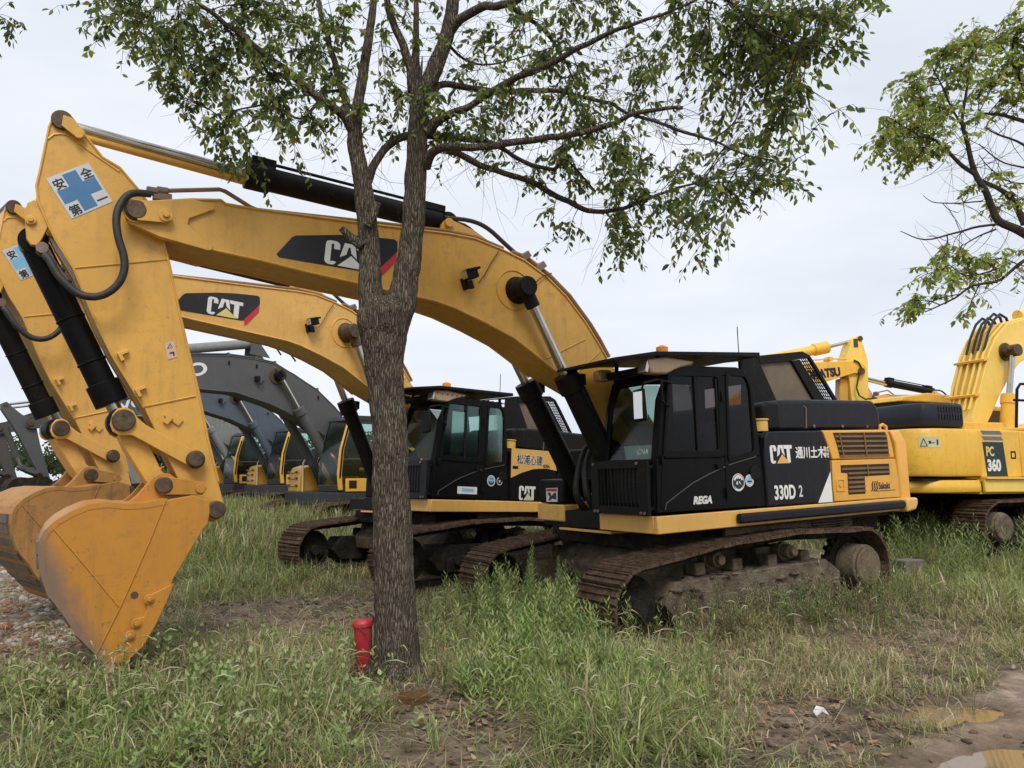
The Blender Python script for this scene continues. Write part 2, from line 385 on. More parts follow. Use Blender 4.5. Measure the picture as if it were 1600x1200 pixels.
# ------------------------------------------------------------------ shapes read off the nearest machine, in its own frame
FOOT = (.10, 1.95)
_B = .30; _S = .20
T_BOOM_TOP = M1.L([(228, 316), (300, 312), (345, 313), (353, 319), (400, 327), (470, 336), (560, 348), (650, 359), (700, 365), (742, 373), (782, 389), (819, 407), (853, 432), (884, 463), (914, 503), (932, 532), (948, 560)], _B)
T_BOOM_BOT = M1.L([(868, 580), (834, 552), (803, 528), (757, 503), (711, 481), (680, 470), (649, 463), (560, 443), (480, 425), (400, 405), (380, 401), (335, 391), (250, 371), (212, 352)], _B)
T_BOOM = T_BOOM_TOP+[(.55, 2.62), (.25, 2.2), (.12, 2.1), (-.05, 2.03), (-.06, 1.88), (.06, 1.8), (.25, 1.8), (.5, 1.95), (.95, 2.5), (1.45, 2.83)]+T_BOOM_BOT
T_NOSE = M1.L([(197, 336), (200, 323), (208, 315), (219, 312), (235, 313), (300, 311), (334, 319), (336, 327), (296, 341), (293, 350), (333, 384), (331, 391), (324, 391), (250, 370), (203, 349)], .335)
T_STICK = M1.L([(97, 176), (112, 184), (128, 206), (160, 246), (187, 262), (215, 295), (229, 314), (255, 375), (265, 415), (280, 487), (295, 550), (310, 612), (325, 687), (341, 752), (350, 788), (347, 806), (335, 816), (322, 814), (305, 800), (283, 768), (279, 750), (242, 672), (225, 637), (175, 555), (150, 505), (115, 420), (87, 375), (75, 350), (60, 315), (57, 290), (62, 270), (70, 232), (77, 198), (85, 180)], _S)
STICK_PIN = M1.P(212, 332, .3); BUCKET_PIN = M1.P(336, 796, .25); LINK_TOP = M1.P(193, 657, .26); LINK_ARM = M1.P(305, 718, .26); BUCKET_LINK = M1.P(253, 758, .22)
CYL_TOP = M1.P(52, 377, .05); ROD_PIN = M1.P(820, 449, .47); BOOM_EAR = M1.P(697, 350, .1); STICK_TOP = M1.P(97, 189, .2)
CYL_FOOT = (1.06, 1.42)

def cat_mark(px_quad, frame, y, parent, tri_mat, name='lettering', rot=None, mat=WHITE):
    """The three white block letters with the triangle under the middle one; px_quad = bottom-left, bottom-right, top-left in pixels"""
    a, b, c = [frame.P(*q, y) for q in px_quad]
    if rot: a, b, c = [rot([q])[0] for q in (a, b, c)]
    cat_mark_m(a, b, c, y, parent, tri_mat, name, mat)
def cat_mark_m(a, b, c, y, parent, tri_mat, name='lettering', mat=WHITE):
    ux, uz = b[0]-a[0], b[1]-a[1]; vx, vz = c[0]-a[0], c[1]-a[1]
    def q(u, v): return (a[0]+ux*u+vx*v, a[1]+uz*u+vz*v)
    m = MB()
    def poly(l, m=m, yy=y): m.prism([q(u, v) for u, v in l], yy, yy+.002)
    # C
    poly([(0, .13), (.04, .03), (.09, 0), (.17, 0), (.21, .04), (.235, .14), (.155, .16), (.15, .13), (.12, .13), (.115, .17), (.115, .84), (.13, .88), (.16, .88), (.17, .84), (.17, .67), (.29, .67), (.29, .87), (.25, .97), (.2, 1), (.08, 1), (.02, .95), (0, .85)])
    # A (upper part, cut off by the triangle)
    poly([(.30, .37), (.375, 1), (.59, 1), (.65, .40), (.53, .60), (.50, .84), (.46, .84), (.43, .52)])
    # T
    poly([(.61, 1), (1, 1), (1, .80), (.895, .80), (.895, .02), (.80, .08), (.75, .2), (.75, .80), (.63, .80)])
    o = m.build(name, mat, parent, smooth=0)
    t = MB(); t.prism([q(u, v) for u, v in [(.27, 0), (.86, 0), (.53, .50)]], y, y+.0022); t.build('triangle_mark', tri_mat, o if o.parent is None else parent, smooth=0)
    return o
def sticker_px(poly_px, frame, y, mat, parent, name, rot=None, th=.002):
    p_ = frame.L(poly_px, y)
    if rot: p_ = rot(p_)
    m = MB(); m.prism(p_, y, y+th); return m.build(name, mat, parent, smooth=0)
def bolt(m, x, z, y, r=.028, h=.02, s=1):
    m.disc_y(x, z, y, y+s*h, r, 6)

def cat_arm(root, f, cfg):
    """Boom, stick, bucket, their cylinders and hoses. rot turns everything about the boom foot."""
    a = cfg.get('arm', 0.0)
    rot = lambda l: rotp(l, cfg.get('pivot', FOOT), a)
    def r1(q): return rot([q])[0]
    def r3(q, y=None): x, z = r1((q[0], q[2] if len(q) > 2 else q[1])); return (x, q[1] if y is None else y, z)
    P = lambda px, py, y: r1(M1.P(px, py, y))
    def T(l, y): return [(*(lambda c: (c[0], y, c[1]))(P(u, v, y)),) for u, v in l]
    yb, ys, bk = cfg['boom'], cfg['stick'], cfg['bucket']
    # boom
    m = MB(); m.prism(rot(T_BOOM), -_B, _B)
    boom = m.build('boom', yb, root, smooth=24, bevel=.008)
    m = MB()                                                        # proud side plates at the nose and flange lines
    for s in (1, -1): m.prism(rot(T_NOSE), s*.302, s*.335); m.disc_y(*r1(STICK_PIN), s*.335, s*.36, .115)
    m.build('nose_plate', yb, boom, smooth=30, bevel=.006)
    m = MB()
    for l, dz in ((T_BOOM_TOP, .0), (T_BOOM_BOT, .0)):
        pts = rot(l)
        for s in (1, -1): m.tube([(x, s*.302, z) for x, z in pts], .016, 6)
    m.build('flange_edge', yb, boom)
    m = MB(); x, z = P(803, 453, .3)
    m.tube([(x+.24*math.cos(R(i*15)), .303, z+.24*math.sin(R(i*15))) for i in range(25)], .010, 5)
    sx, sz = P(735, 508, .3); m.tube(T([(855, 560), (915, 530)], .303), .009, 5); m.tube(T([(900, 585), (938, 549)], .303), .009, 5)
    m.build('weld_seam', yb, boom)
    m = MB(); px_, pz_ = r1(ROD_PIN); m.disc_y(px_, pz_, -.57, .57, .115, 32); m.disc_y(px_, pz_, .30, .40, .17, 32, .135); m.disc_y(px_, pz_, -.40, -.30, .135, 32, .17)
    m.build('cylinder_pin', BLM if cfg['near'] else PIN, boom, smooth=35, bevel=.006)
    m = MB(); x, z = r1(STICK_PIN); m.disc_y(x, z, -.40, .40, .085, 28); m.disc_y(x, z, .36, .375, .10, 28)
    m.build('nose_pin', PIN, boom, smooth=35, bevel=.008)
    m = MB(); m.prism([P(212, 318, .37), P(262, 324, .37), P(268, 335, .37), P(266, 346, .37), P(258, 349, .37), P(214, 345, .37)], .376, .396); x, z = P(259, 337, .39); m.disc_y(x, z, .396, .412, .062, 20); m.disc_y(x, z, .412, .44, .03, 6)
    m.build('pin_retainer', yb, boom, smooth=35, bevel=.004)
    m = MB()                                                        # twin brackets for the stick cylinder on top of the boom
    for s in (1, -1): m.prism([P(686, 364, .12*s), P(689, 350, .12*s), P(697, 344, .12*s), P(706, 346, .12*s), P(740, 362, .12*s), P(762, 378, .12*s)], s*.10, s*.16)
    x, z = r1(BOOM_EAR); m.disc_y(x, z-.01, -.2, .2, .055, 20)
    m.build('cylinder_bracket', yb, boom, smooth=30, bevel=.005)
    # decal
    D = [(432, 398), (436, 390), (458, 370), (462, 368), (515, 366), (612, 373), (620, 378), (622, 386), (620, 396), (590, 420), (560, 432), (440, 404)]
    L = [(432, 397), (456, 371), (462, 368), (530, 367), (570, 369), (616, 374), (621, 378), (621, 393), (588, 426), (583, 427), (436, 402)]
    sticker_px(L, M1, .303, BLACKV, boom, 'logo_panel', rot)
    sticker_px([(588, 424), (620, 395), (619, 409), (593, 435), (588, 437)], M1, .306, REDV, boom, 'red_stripe', rot)
    cat_mark([(506, 411), (582, 425), (510, 374)], M1, .3055, boom, WHITE if cfg['near'] else PALEY, 'lettering', rot)
    # lamp on the boom
    m = MB(); x, z = P(735, 428, .42); rr = Matrix.Rotation(R(18), 3, 'Y')
    m.box((x, .42, z), (.15, .12, .12), rr); m.box((x-.02, .42, z+.05), (.17, .14, .03), rr); m.box((x+.03, .34, z-.10), (.05, .10, .14), rr); m.box((x+.01, .44, z-.13), (.07, .02, .10), rr)
    l = m.build('boom_lamp', BLM, boom, smooth=30, bevel=.012)
    m = MB(); m.box((x+.078, .42, z-.022), (.012, .10, .09), rr); m.build('lamp_glass', LENS, l, smooth=0)
    m = MB(); m.tube(T([(748, 442), (757, 430), (768, 410), (781, 390)], .33), .007, 5); m.tube(T([(838, 440), (850, 431), (862, 427)], .33), .008, 5)
    m.build('lamp_cable', RUST, boom)
    # pipes along the boom
    m = MB()
    m.tube(T([(262, 298), (343, 296), (352, 299), (392, 324), (402, 328), (560, 345), (700, 361), (745, 371), (786, 388)], .25), .022, 8)
    m.tube(T([(800, 394), (822, 402), (858, 430), (890, 463), (922, 507), (936, 530), (951, 558)], .24), .03, 8)
    m.tube(T([(800, 396), (820, 404), (853, 429), (884, 459), (914, 499), (932, 527), (948, 555)], .12), .03, 8)
    m.build('oil_pipe', COPPER, boom)
    m = MB(); 
    for q in ((238, 299), (254, 299)): x, z = P(*q, .25); m.cyl((x-.05, .25, z), (x+.05, .25, z), .042, 12)
    x, z = P(254, 308, .25); m.box((x, .22, z), (.16, .12, .07))
    for q in ((818, 402), (842, 418)): x, z = P(*q, .24); m.box((x, .2, z), (.14, .22, .08), Matrix.Rotation(R(38), 3, 'Y'))
    m.build('pipe_fitting', STEEL, boom, smooth=30, bevel=.005)
    m = MB(); m.tube(catmull(T([(694, 340), (735, 345), (762, 357), (790, 382), (806, 396), (822, 405)], .10), 4), .028, 8); m.tube(catmull(T([(690, 346), (725, 352), (750, 374), (758, 388)], -.05), 4), .026, 8)
    m.build('hydraulic_hose', RUB, boom)
    # stick
    m = MB(); m.prism(rot(T_STICK), -_S, _S)
    stick = m.build('stick', ys, root, smooth=24, bevel=.008)
    m = MB(); sd = rot(T_STICK)
    for s in (1, -1): m.tube([(x, s*.202, z) for x, z in sd[1:14]], .012, 6); m.tube([(x, s*.202, z) for x, z in sd[22:]], .012, 6)
    m.tube(T([(114, 419), (190, 412), (263, 405)], .203), .008, 5); m.tube(T([(227, 635), (305, 619)], .203), .010, 5)
    m.tube(T([(75, 217), (84, 210), (96, 209), (108, 212), (140, 236), (186, 268)], .203), .010, 5)
    m.build('weld_seam', ys, stick)
    m = MB(); x, z = r1(STICK_TOP); m.disc_y(x, z, -.24, .24, .088, 28); m.build('stick_top_pin', PIN, stick, smooth=35, bevel=.006); m = MB(); m.prism([P(99, 181, .24), P(112, 185, .24), P(133, 207, .24), P(132, 216, .24), P(122, 218, .24), P(96, 197, .24)], .241, .262); x, z = P(123, 210, .27); m.disc_y(x, z, .262, .285, .04, 16)
    m.build('pin_retainer', YEL, stick, smooth=35, bevel=.004)
    m = MB()
    for s in (1, -1):
        m.prism([P(*q, .2*s) if s == 1 else P(*q, .2) for q in ((38, 330), (43, 316), (54, 311), (66, 322), (76, 352), (66, 372), (58, 383), (48, 382), (41, 372))], s*.12, s*.19)
    x, z = P(48, 344, .2); m.disc_y(x, z, .19, .215, .045, 16); m.disc_y(x, z, .215, .235, .025, 6)
    m.build('cylinder_bracket', ys, stick, smooth=30, bevel=.006)
    for q in ((192, 552), (219, 608)):
        sm = MB(); x, z = P(*q, .2); rr = Matrix.Rotation(R(28), 3, 'Y'); sm.box((x, .225, z), (.10, .05, .03), rr); sm.box((x+.02, .24, z-.04), (.03, .08, .08), rr); sm.build('bracket', ys, stick, smooth=0, bevel=.003)
    sm = MB(); x, z = P(271, 653, .2); rr = Matrix.Rotation(R(-38), 3, 'Y'); sm.box((x, .21, z), (.16, .02, .07), rr); sm.box((x+.05, .225, z-.02), (.05, .03, .08), rr)
    sm.build('bracket', ys, stick, smooth=0, bevel=.003)
    # safety sign on the stick
    if cfg['near'] or cfg.get('sign'): Q = [(72, 279), (138, 254), (176, 315), (112, 342)]
    else: Q = [(72, 279), (138, 254), (176, 315), (112, 342)]
    A, Bq, Cq, Dq = [P(*q, .204) for q in Q]
    def bil(u, v): return tuple((A[i]*(1-u)+Bq[i]*u)*(1-v)+(Dq[i]*(1-u)+Cq[i]*u)*v for i in (0, 1))
    m = MB(); m.prism([bil(*q) for q in ((0, 0), (1, 0), (1, 1), (0, 1))], .203, .205); sign = m.build('safety_sign', GREYV, stick, smooth=0)
    m = MB(); e = .05; t1, t2 = .34, .66
    m.prism([bil(*q) for q in ((t1, e), (t2, e), (t2, t1), (1-e, t1), (1-e, t2), (t2, t2), (t2, 1-e), (t1, 1-e), (t1, t2), (e, t2), (e, t1), (t1, t1))], .2055, .207)
    m.build('blue_cross', BLUE if cfg['near'] else SKYB, sign, smooth=0)
    ux = Vector((Bq[0]-A[0], 0, Bq[1]-A[1])); vx = Vector((A[0]-Dq[0], 0, A[1]-Dq[1])); sz = ux.length*.27
    for ch, (u, v) in zip('安全第一', ((.05, .305), (.70, .305), (.05, .955), (.70, .955))):
        o = bil(u, v); text('lettering', ch, sz, (o[0], .207, o[1]), ux, vx, BLACKV, sign, .0006, fat=sz*.02)
    if cfg['near']:
        q4 = [(257, 536), (272, 533), (277, 558), (262, 562)]; s_ = sticker_px(q4, M1, .203, simple('pink_vinyl', (.62, .42, .33), .5, var=.1), stick, 'warning_sticker', rot)
        m = MB(); o_ = rot(M1.L([(261, 545), (270, 543), (266, 536)], .206)); i_ = rot(M1.L([(263, 544), (269, 542.6), (266, 538)], .206)); m.ring(o_, i_, .2055, .207); m.prism(rot(M1.L([(265, 551), (272, 549), (273, 556), (271, 556), (270, 552), (265, 553)], .206)), .2055, .207)
        m.build('warning_symbol', BLACKV, s_, smooth=0)
    # bucket cylinder
    a0 = Vector((*r1(CYL_TOP), 0)); a0 = Vector((r1(CYL_TOP)[0], 0, r1(CYL_TOP)[1])); b0 = Vector((r1(LINK_TOP)[0], 0, r1(LINK_TOP)[1]))
    d = (b0-a0).normalized(); Ln = (b0-a0).length
    m = MB(); m.disc_y(a0.x, a0.z, -.1, .1, .12, 28); m.cyl(a0+d*.05, a0+d*(Ln-.30), .118, 28); m.cyl(a0+d*(Ln-.40), a0+d*(Ln-.19), .145, 28); m.cyl(a0+d*(Ln-.62), a0+d*(Ln-.60), .128, 28); m.cyl(a0+d*(Ln-1.05), a0+d*(Ln-1.03), .126, 28)
    bc = m.build('bucket_cylinder', BLK if cfg['near'] else BLM, root, smooth=40, bevel=.006)
    m = MB(); m.cyl(a0+d*(Ln-.25), b0-d*.05, .062, 20); m.build('cylinder_rod', CHROME, bc)
    m = MB(); m.disc_y(b0.x, b0.z, -.13, .13, .13, 28); m.build('rod_eye', BLM, bc, smooth=35, bevel=.01)
    m = MB(); off = Vector((.11, .06, .05)); m.tube([a0+d*.12+off, a0+d*.4+off, a0+d*(Ln-.6)+off], .02, 8); m.build('cylinder_pipe', BLM, bc)
    # idler links and the H link
    m = MB(); l1 = [(172, 663), (176, 647), (184, 638), (197, 636), (208, 642), (215, 653), (228, 664), (290, 697), (308, 706), (317, 712), (319, 722), (312, 731), (302, 732), (287, 724), (225, 690), (206, 680), (186, 680), (176, 674)]
    for s in (1, -1): m.prism([P(u, v, .26) for u, v in l1], s*.215, s*.265)
    lk = m.build('idler_link', ys, root, smooth=30, bevel=.006)
    m = MB(); m.disc_y(b0.x, b0.z, -.30, .30, .098, 28); x, z = r1(LINK_ARM); m.disc_y(x, z, -.33, .33, .07, 24); m.disc_y(x, z, .27, .30, .085, 24)
    m.build('link_pin', PIN, lk, smooth=35, bevel=.01)
    m = MB(); hl = [(180, 668), (190, 645), (208, 650), (222, 668), (252, 735), (266, 748), (268, 760), (256, 772), (240, 768), (226, 750), (196, 702)]
    m.prism([P(u, v, .17) for u, v in hl], -.17, .17); m.build('bucket_link', ys, root, smooth=30, bevel=.01)
    # bucket
    W = cfg.get('bw', .75)
    side = [(262, 781), (300, 774), (327, 782), (328, 800), (325, 818), (318, 826), (294, 866), (270, 906), (264, 931), (243, 976), (222, 1010), (195, 1040), (180, 1052), (168, 1044), (159, 1030), (141, 1012), (120, 991), (99, 958), (75, 928), (64, 895), (61, 868), (62, 847), (70, 831), (87, 815), (111, 801), (138, 790), (168, 786), (195, 789), (225, 788)]
    S = [P(u, v, .75) for u, v in side]
    m = MB()
    for s in (1, -1): m.prism(S, s*(W-.035), s*W)
    bucket = m.build('bucket', bk, root, smooth=30, bevel=.006)
    back = S[12:]+[S[0]]                                            # shell from the lip round the back to the top
    c = Vector((sum(q[0] for q in S)/len(S), sum(q[1] for q in S)/len(S)))
    inn = []
    for i, q in enumerate(back):
        p0, p1 = back[max(i-1, 0)], back[min(i+1, len(back)-1)]
        t = Vector((p1[0]-p0[0], p1[1]-p0[1])).normalized(); nn = Vector((-t.y, t.x))
        if nn.dot(c-Vector(q)) < 0: nn = -nn
        inn.append((q[0]+nn.x*.035, q[1]+nn.y*.035))
    outp = [(q[0]+(q[0]-i[0])*.25, q[1]+(q[1]-i[1])*.25) for q, i in zip(back, inn)]
    m = MB()
    for i in range(len(back)-1): m.prism([outp[i], outp[i+1], inn[i+1], inn[i]], -(W+.004), W+.004)
    sh = m.build('bucket_shell', cfg['shell'], bucket, smooth=45)
    m = MB()                                                        # wear strips across the heel
    for i in range(2, 9):
        o0, o1 = outp[i], outp[i+1]; mx_ = ((o0[0]+o1[0])/2, (o0[1]+o1[1])/2); t = Vector((o1[0]-o0[0], o1[1]-o0[1])).normalized(); nn = Vector((-t.y, t.x))
        if nn.dot(Vector(mx_)-c) < 0: nn = -nn
        m.prism([(mx_[0]-t.x*.05, mx_[1]-t.y*.05), (mx_[0]+t.x*.05, mx_[1]+t.y*.05), (mx_[0]+t.x*.05+nn.x*.02, mx_[1]+t.y*.05+nn.y*.02), (mx_[0]-t.x*.05+nn.x*.02, mx_[1]-t.y*.05+nn.y*.02)], -W+.12, W-.12)
    m.build('wear_strip', STEEL, sh, smooth=0)
    m = MB(); m.tube(T([(259, 782), (232, 850), (190, 944), (151, 1022)], .753), .007, 5); m.tube(T([(82, 824), (130, 880), (186, 948)], .753), .007, 5)
    m.build('weld_seam', bk, bucket)
    m = MB(); m.prism([P(*q, .75) for q in ((271, 911), (232, 930), (226, 940), (230, 950), (224, 963), (212, 966), (205, 975), (206, 984), (198, 990), (196, 1000), (204, 1006), (194, 1018), (184, 1024), (184, 1046), (223, 1010), (243, 976), (264, 931))], W+.001, W+.028)
    for q in ((233, 936), (213, 974), (203, 993), (188, 1030)): x, z = P(*q, .77); m.disc_y(x, z, W+.028, W+.04, .042, 20); m.disc_y(x, z, W+.04, W+.06, .024, 6)
    m.build('side_cutter', bk, bucket, smooth=30, bevel=.005)
    m = MB(); x, z = P(210, 930, .75); m.disc_y(x, z, W, W+.003, .03, 16); m.build('drain_hole', PIN, bucket)
    m = MB(); lip = Vector(P(180, 1040, .75)); dn = (lip-Vector(P(222, 900, .75))).normalized(); pn = Vector((-dn.y, dn.x))
    for k in range(5):
        y = -W+.12+k*(2*W-.24)/4; pp = [lip-pn*.07, lip+pn*.07, lip+pn*.02+dn*.26, lip-pn*.02+dn*.26]; m.prism([(q.x, q.y) for q in pp], y-.06, y+.06)
    
    if cfg['near']: m.build('bucket_tooth', STEEL, bucket, smooth=0, bevel=.008)
    m = MB(); ear = [(196, 788), (214, 773), (229, 756), (237, 746), (249, 739), (264, 740), (279, 750), (290, 759), (293, 770), (303, 775), (323, 782), (335, 780), (345, 788), (349, 800), (342, 811), (330, 814), (322, 806), (316, 790), (262, 790)]
    for s in (1, -1): m.prism([P(u, v, .29) for u, v in ear], s*.25, s*.31)
    m.build('bucket_ear', bk, bucket, smooth=30, bevel=.008)
    m = MB(); x, z = r1(BUCKET_LINK); m.prism([(x+.02, z+.085), (x-.33, z+.02), (x-.37, z-.04), (x-.33, z-.1), (x+.02, z-.085)], .34, .36)
    m.disc_y(x-.31, z-.04, .36, .38, .045, 16); m.build('pin_retainer', bk, bucket, smooth=35, bevel=.004)
    m = MB(); m.disc_y(x, z, -.375, .375, .075, 28); x, z = r1(BUCKET_PIN); m.disc_y(x, z, -.35, .35, .082, 28)
    m.build('bucket_pin', PIN, bucket, smooth=35, bevel=.01)
    # stick cylinder along the top of the boom
    e0 = Vector((r1(STICK_TOP)[0], 0, r1(STICK_TOP)[1])); e0 = Vector((P(104, 196, 0)[0], 0, P(104, 196, 0)[1])); e1 = Vector((P(697, 349, 0)[0], 0, P(697, 349, 0)[1])); g = Vector((P(388, 273, 0)[0], 0, P(388, 273, 0)[1]))
    d = (e1-g).normalized()
    m = MB(); m.cyl(g+d*.05, e1-d*.1, .125, 28); m.cyl(g-d*.03, g+d*.22, .15, 24); m.disc_y(e1.x, e1.z, -.09, .09, .12, 24); m.box(g+d*.14+Vector((0, 0, .13)), (.25, .2, .12), Matrix.Rotation(math.atan2(-d.z, d.x)+math.pi, 3, 'Y')); m.box(e1-d*.2+Vector((0, 0, .13)), (.3, .2, .09), Matrix.Rotation(math.atan2(-d.z, d.x), 3, 'Y'))
    sc = m.build('stick_cylinder', BLM, root, smooth=38, bevel=.008)
    m = MB(); m.cyl(e0, g+d*.02, .052, 20); m.build('cylinder_rod', CHROME, sc)
    m = MB(); lo = Vector((0, .0, -.085)); m.tube([e0+lo+Vector((-.1, 0, 0)), g+lo], .038, 10); m.build('rod_guard', yb, sc)
    m = MB(); up = Vector((0, 0, .15)); m.tube([g+d*.2+up+Vector((0, .06, 0)), e1-d*.3+up+Vector((0, .06, -.0))], .018, 8); m.build('cylinder_pipe', BLM, sc)
    # hose loop between boom and stick
    m = MB(); m.tube(catmull([(x, .30+.14*math.sin(math.pi*i/13), z) for i, (x, y, z) in enumerate(T([(236, 300), (214, 300), (199, 306), (187, 322), (181, 345), (184, 375), (192, 402), (193, 425), (184, 446), (165, 461), (142, 465), (118, 456), (92, 430), (78, 405), (70, 394)], .36))], 4), .034, 10)
    m.build('hydraulic_hose', RUB, stick)
    m = MB(); m.tube(T([(72, 392), (82, 412), (102, 440)], .22), .035, 10); x, z = P(66, 390, .2); m.cyl((x, .08, z), (x, .28, z), .05, 12)
    m.build('hose_fitting', STEEL, stick)
    # boom cylinders
    for s in (1, -1):
        t = Vector((r1(ROD_PIN)[0], s*.46, r1(ROD_PIN)[1])); b = Vector((CYL_FOOT[0], s*.44, CYL_FOOT[1])); d = (b-t).normalized(); Ln = (b-t).length
        m = MB(); m.cyl(t+d*1.22, b-d*.05, .125, 28); m.cyl(t+d*1.15, t+d*1.38, .152, 24); m.disc_y(b.x, b.z, s*.36, s*.52, .14, 24); m.box(t+d*1.22+Vector((-.16, 0, 0)), (.12, .16, .14)); 
        bcy = m.build('boom_cylinder', BLM, root, smooth=38, bevel=.008)
        m = MB(); m.cyl(t, t+d*1.2, .058, 24); m.build('cylinder_rod', CHROME, bcy)
        m = MB(); m.disc_y(t.x, t.z, s*.38, s*.55, .125, 28); m.cyl(t+d*.05, t+d*.26, .085, 20); m.build('rod_eye', BLM if cfg['near'] else PIN, bcy, smooth=35, bevel=.01)
        m = MB(); o_ = Vector((-.15, s*.06, -.02)); m.tube([t+d*1.3+o_, t+d*1.9+o_, b-d*.35+o_], .022, 8); m.build('cylinder_pipe', BLM, bcy)
    return boom, stick

def rrect(x0, z0, x1, z1, r=.05, n=4):
    """rounded rectangle, counted the same for any size"""
    out_ = []
    for cx, cz, a in ((x1-r, z1-r, 0), (x0+r, z1-r, 90), (x0+r, z0+r, 180), (x1-r, z0+r, 270)):
        for i in range(n): t = R(a+90*i/(n-1)); out_.append((cx+r*math.cos(t), cz+r*math.sin(t)))
    return out_
def roundpoly(pts, r=.06, n=4):
    out_ = []; k = len(pts)
    for i in range(k):
        p0, p1, p2 = Vector(pts[i-1]), Vector(pts[i]), Vector(pts[(i+1) % k])
        a = (p0-p1); b = (p2-p1); rr = min(r, a.length*.45, b.length*.45); a = p1+a.normalized()*rr; b = p1+b.normalized()*rr
        for j in range(n):
            t = j/(n-1); q = a*(1-t)**2+p1*2*t*(1-t)+b*t*t; out_.append((q.x, q.y))
    return out_

TRIM = simple('grey_trim', (.06, .06, .062), .4, var=.1)
def cat_cab(root, cfg):
    gl, gl2 = cfg['glass'], cfg['glass2']
    yl, yr = 1.47, .47
    # side outline of the cab (x, z), without the cut at the front-lower edge
    prof = [(1.47, 1.37), (1.44, 1.9), (1.33, 2.62), (1.2, 2.88), (1.05, 2.99), (.85, 3.03), (.1, 3.05), (-.03, 3.02), (-.12, 2.9), (-.16, 2.7), (-.24, 2.1), (-.26, 1.37)]
    door_o = roundpoly([(1.36, 1.97), (1.22, 2.95), (.36, 2.97), (.40, 1.97)], .07)
    door_i = roundpoly([(1.31, 2.045), (1.19, 2.90), (.44, 2.92), (.47, 2.045)], .06)
    q_o = roundpoly([(.34, 1.90), (.30, 2.99), (-.07, 2.98), (-.15, 2.8), (-.17, 1.98)], .07)
    q_i = roundpoly([(.29, 1.97), (.265, 2.94), (-.04, 2.94), (-.10, 2.79), (-.115, 2.02)], .06)
    m = MB()
    # side skins made of bands round the two windows
    for y0, y1 in ((yl-.05, yl), (yr, yr+.05)):
        m.prism([(1.47, 1.37), (1.44, 1.9), (1.435, 1.97), (-.225, 1.97), (-.26, 1.6), (-.26, 1.37)], y0, y1)            # below the glass
        m.prism([(1.435, 1.972), (1.33, 2.62), (1.2, 2.88), (1.15, 2.94), (1.225, 2.944), (1.365, 1.972)][:4]+[(1.21, 2.90), (1.345, 1.972)], y0, y1)  # front pillar
        m.prism([(1.2, 2.895), (1.15, 2.95), (1.05, 2.99), (.85, 3.03), (.1, 3.05), (-.03, 3.02), (-.09, 2.942), (.2, 2.942), (.6, 2.925), (1.1, 2.91)], y0, y1)     # roof edge
        m.prism([(.45, 1.972), (.43, 2.93), (.265, 2.94), (.285, 1.972)], y0, y1)                                     # middle pillar
        m.prism([(-.10, 1.972), (-.10, 2.79), (-.05, 2.94), (-.10, 2.92), (-.12, 2.9), (-.16, 2.7), (-.223, 2.1), (-.222, 1.972)], y0, y1)  # rear pillar
    cab = m.build('cab', BLK, root, smooth=30, bevel=.01)
    m = MB()                                                        # roof skin, rear wall, floor
    roof = [(1.2, 2.88), (1.05, 2.99), (.85, 3.03), (.1, 3.05), (-.03, 3.02), (-.12, 2.9)]
    for a, b in zip(roof, roof[1:]):
        m.prism([(a[0], a[1]+.002), (b[0], b[1]+.002), (b[0]-.0, b[1]-.04), (a[0], a[1]-.04)], yr+.051, yl-.051)
    m.box((-.2, .97, 1.9), (.06, .9, 1.1)); m.box((.6, .97, 1.40), (1.7, .9, .06)); m.box((-.14, .97, 2.93), (.05, .9, .12))
    m.build('roof', BLK, cab, smooth=40)
    # front frame: pillars + header, windscreen, lower panel
    m = MB()
    def fx(z): return 1.47-(z-1.37)*.07 if z < 1.95 else 1.43-(z-1.95)*.155 if z < 2.62 else 1.326-(z-2.62)*.5
    for y in (yl-.065, yr+.065): m.tube([(fx(z)-.02, y-(.0 if y > 1 else -.0), z) for z in (1.4, 1.95, 2.62, 2.86, 2.96)], .045, 8)
    m.box((1.19, .97, 2.92), (.10, .9, .08)); m.box((1.43, .97, 1.93), (.06, .9, .07)); m.box((1.46, .97, 1.42), (.05, .9, .1))
    m.build('front_frame', BLK, cab, smooth=35)
    m = MB(); m.add([(fx(1.96)-.01, yr+.09, 1.96), (fx(1.96)-.01, yl-.09, 1.96), (fx(2.6)-.01, yl-.09, 2.6), (fx(2.6)-.01, yr+.09, 2.6)], [(0, 1, 2, 3)]); m.add([(fx(2.6)-.01, yr+.09, 2.6), (fx(2.6)-.01, yl-.09, 2.6), (fx(2.88)-.01, yl-.12, 2.88), (fx(2.88)-.01, yr+.12, 2.88)], [(0, 1, 2, 3)])
    m.build('windscreen', cfg['glassf'], cab, smooth=0)
    m = MB(); m.add([(fx(1.46), yr+.09, 1.46), (fx(1.46), yl-.09, 1.46), (fx(1.9), yl-.09, 1.9), (fx(1.9), yr+.09, 1.9)], [(0, 1, 2, 3)]); m.build('lower_window', BLACKV, cab, smooth=0)
    # lower windscreen guard
    m = MB(); g0, g1, h0, h1, gx = .44, 1.46, 1.34, 1.95, 1.565
    for y in (g0, g1-.14): m.box((gx, y+.07, (h0+h1)/2), (.04, .14, h1-h0))
    for z in (h0+.05, h1-.04): m.box((gx, (g0+g1)/2, z), (.038, g1-g0-.28, .09))
    for k in range(11): m.box((gx, g0+.17+k*.069, (h0+h1)/2), (.02, .02, h1-h0-.16))
    for k in range(6): m.box((gx-.012, (g0+g1)/2, h0+.14+k*.07), (.012, g1-g0-.28, .008))
    for z in (1.42, 1.88):
        for y in (g0+.05, g1-.05): m.box((gx-.06, y, z), (.1, .04, .04))
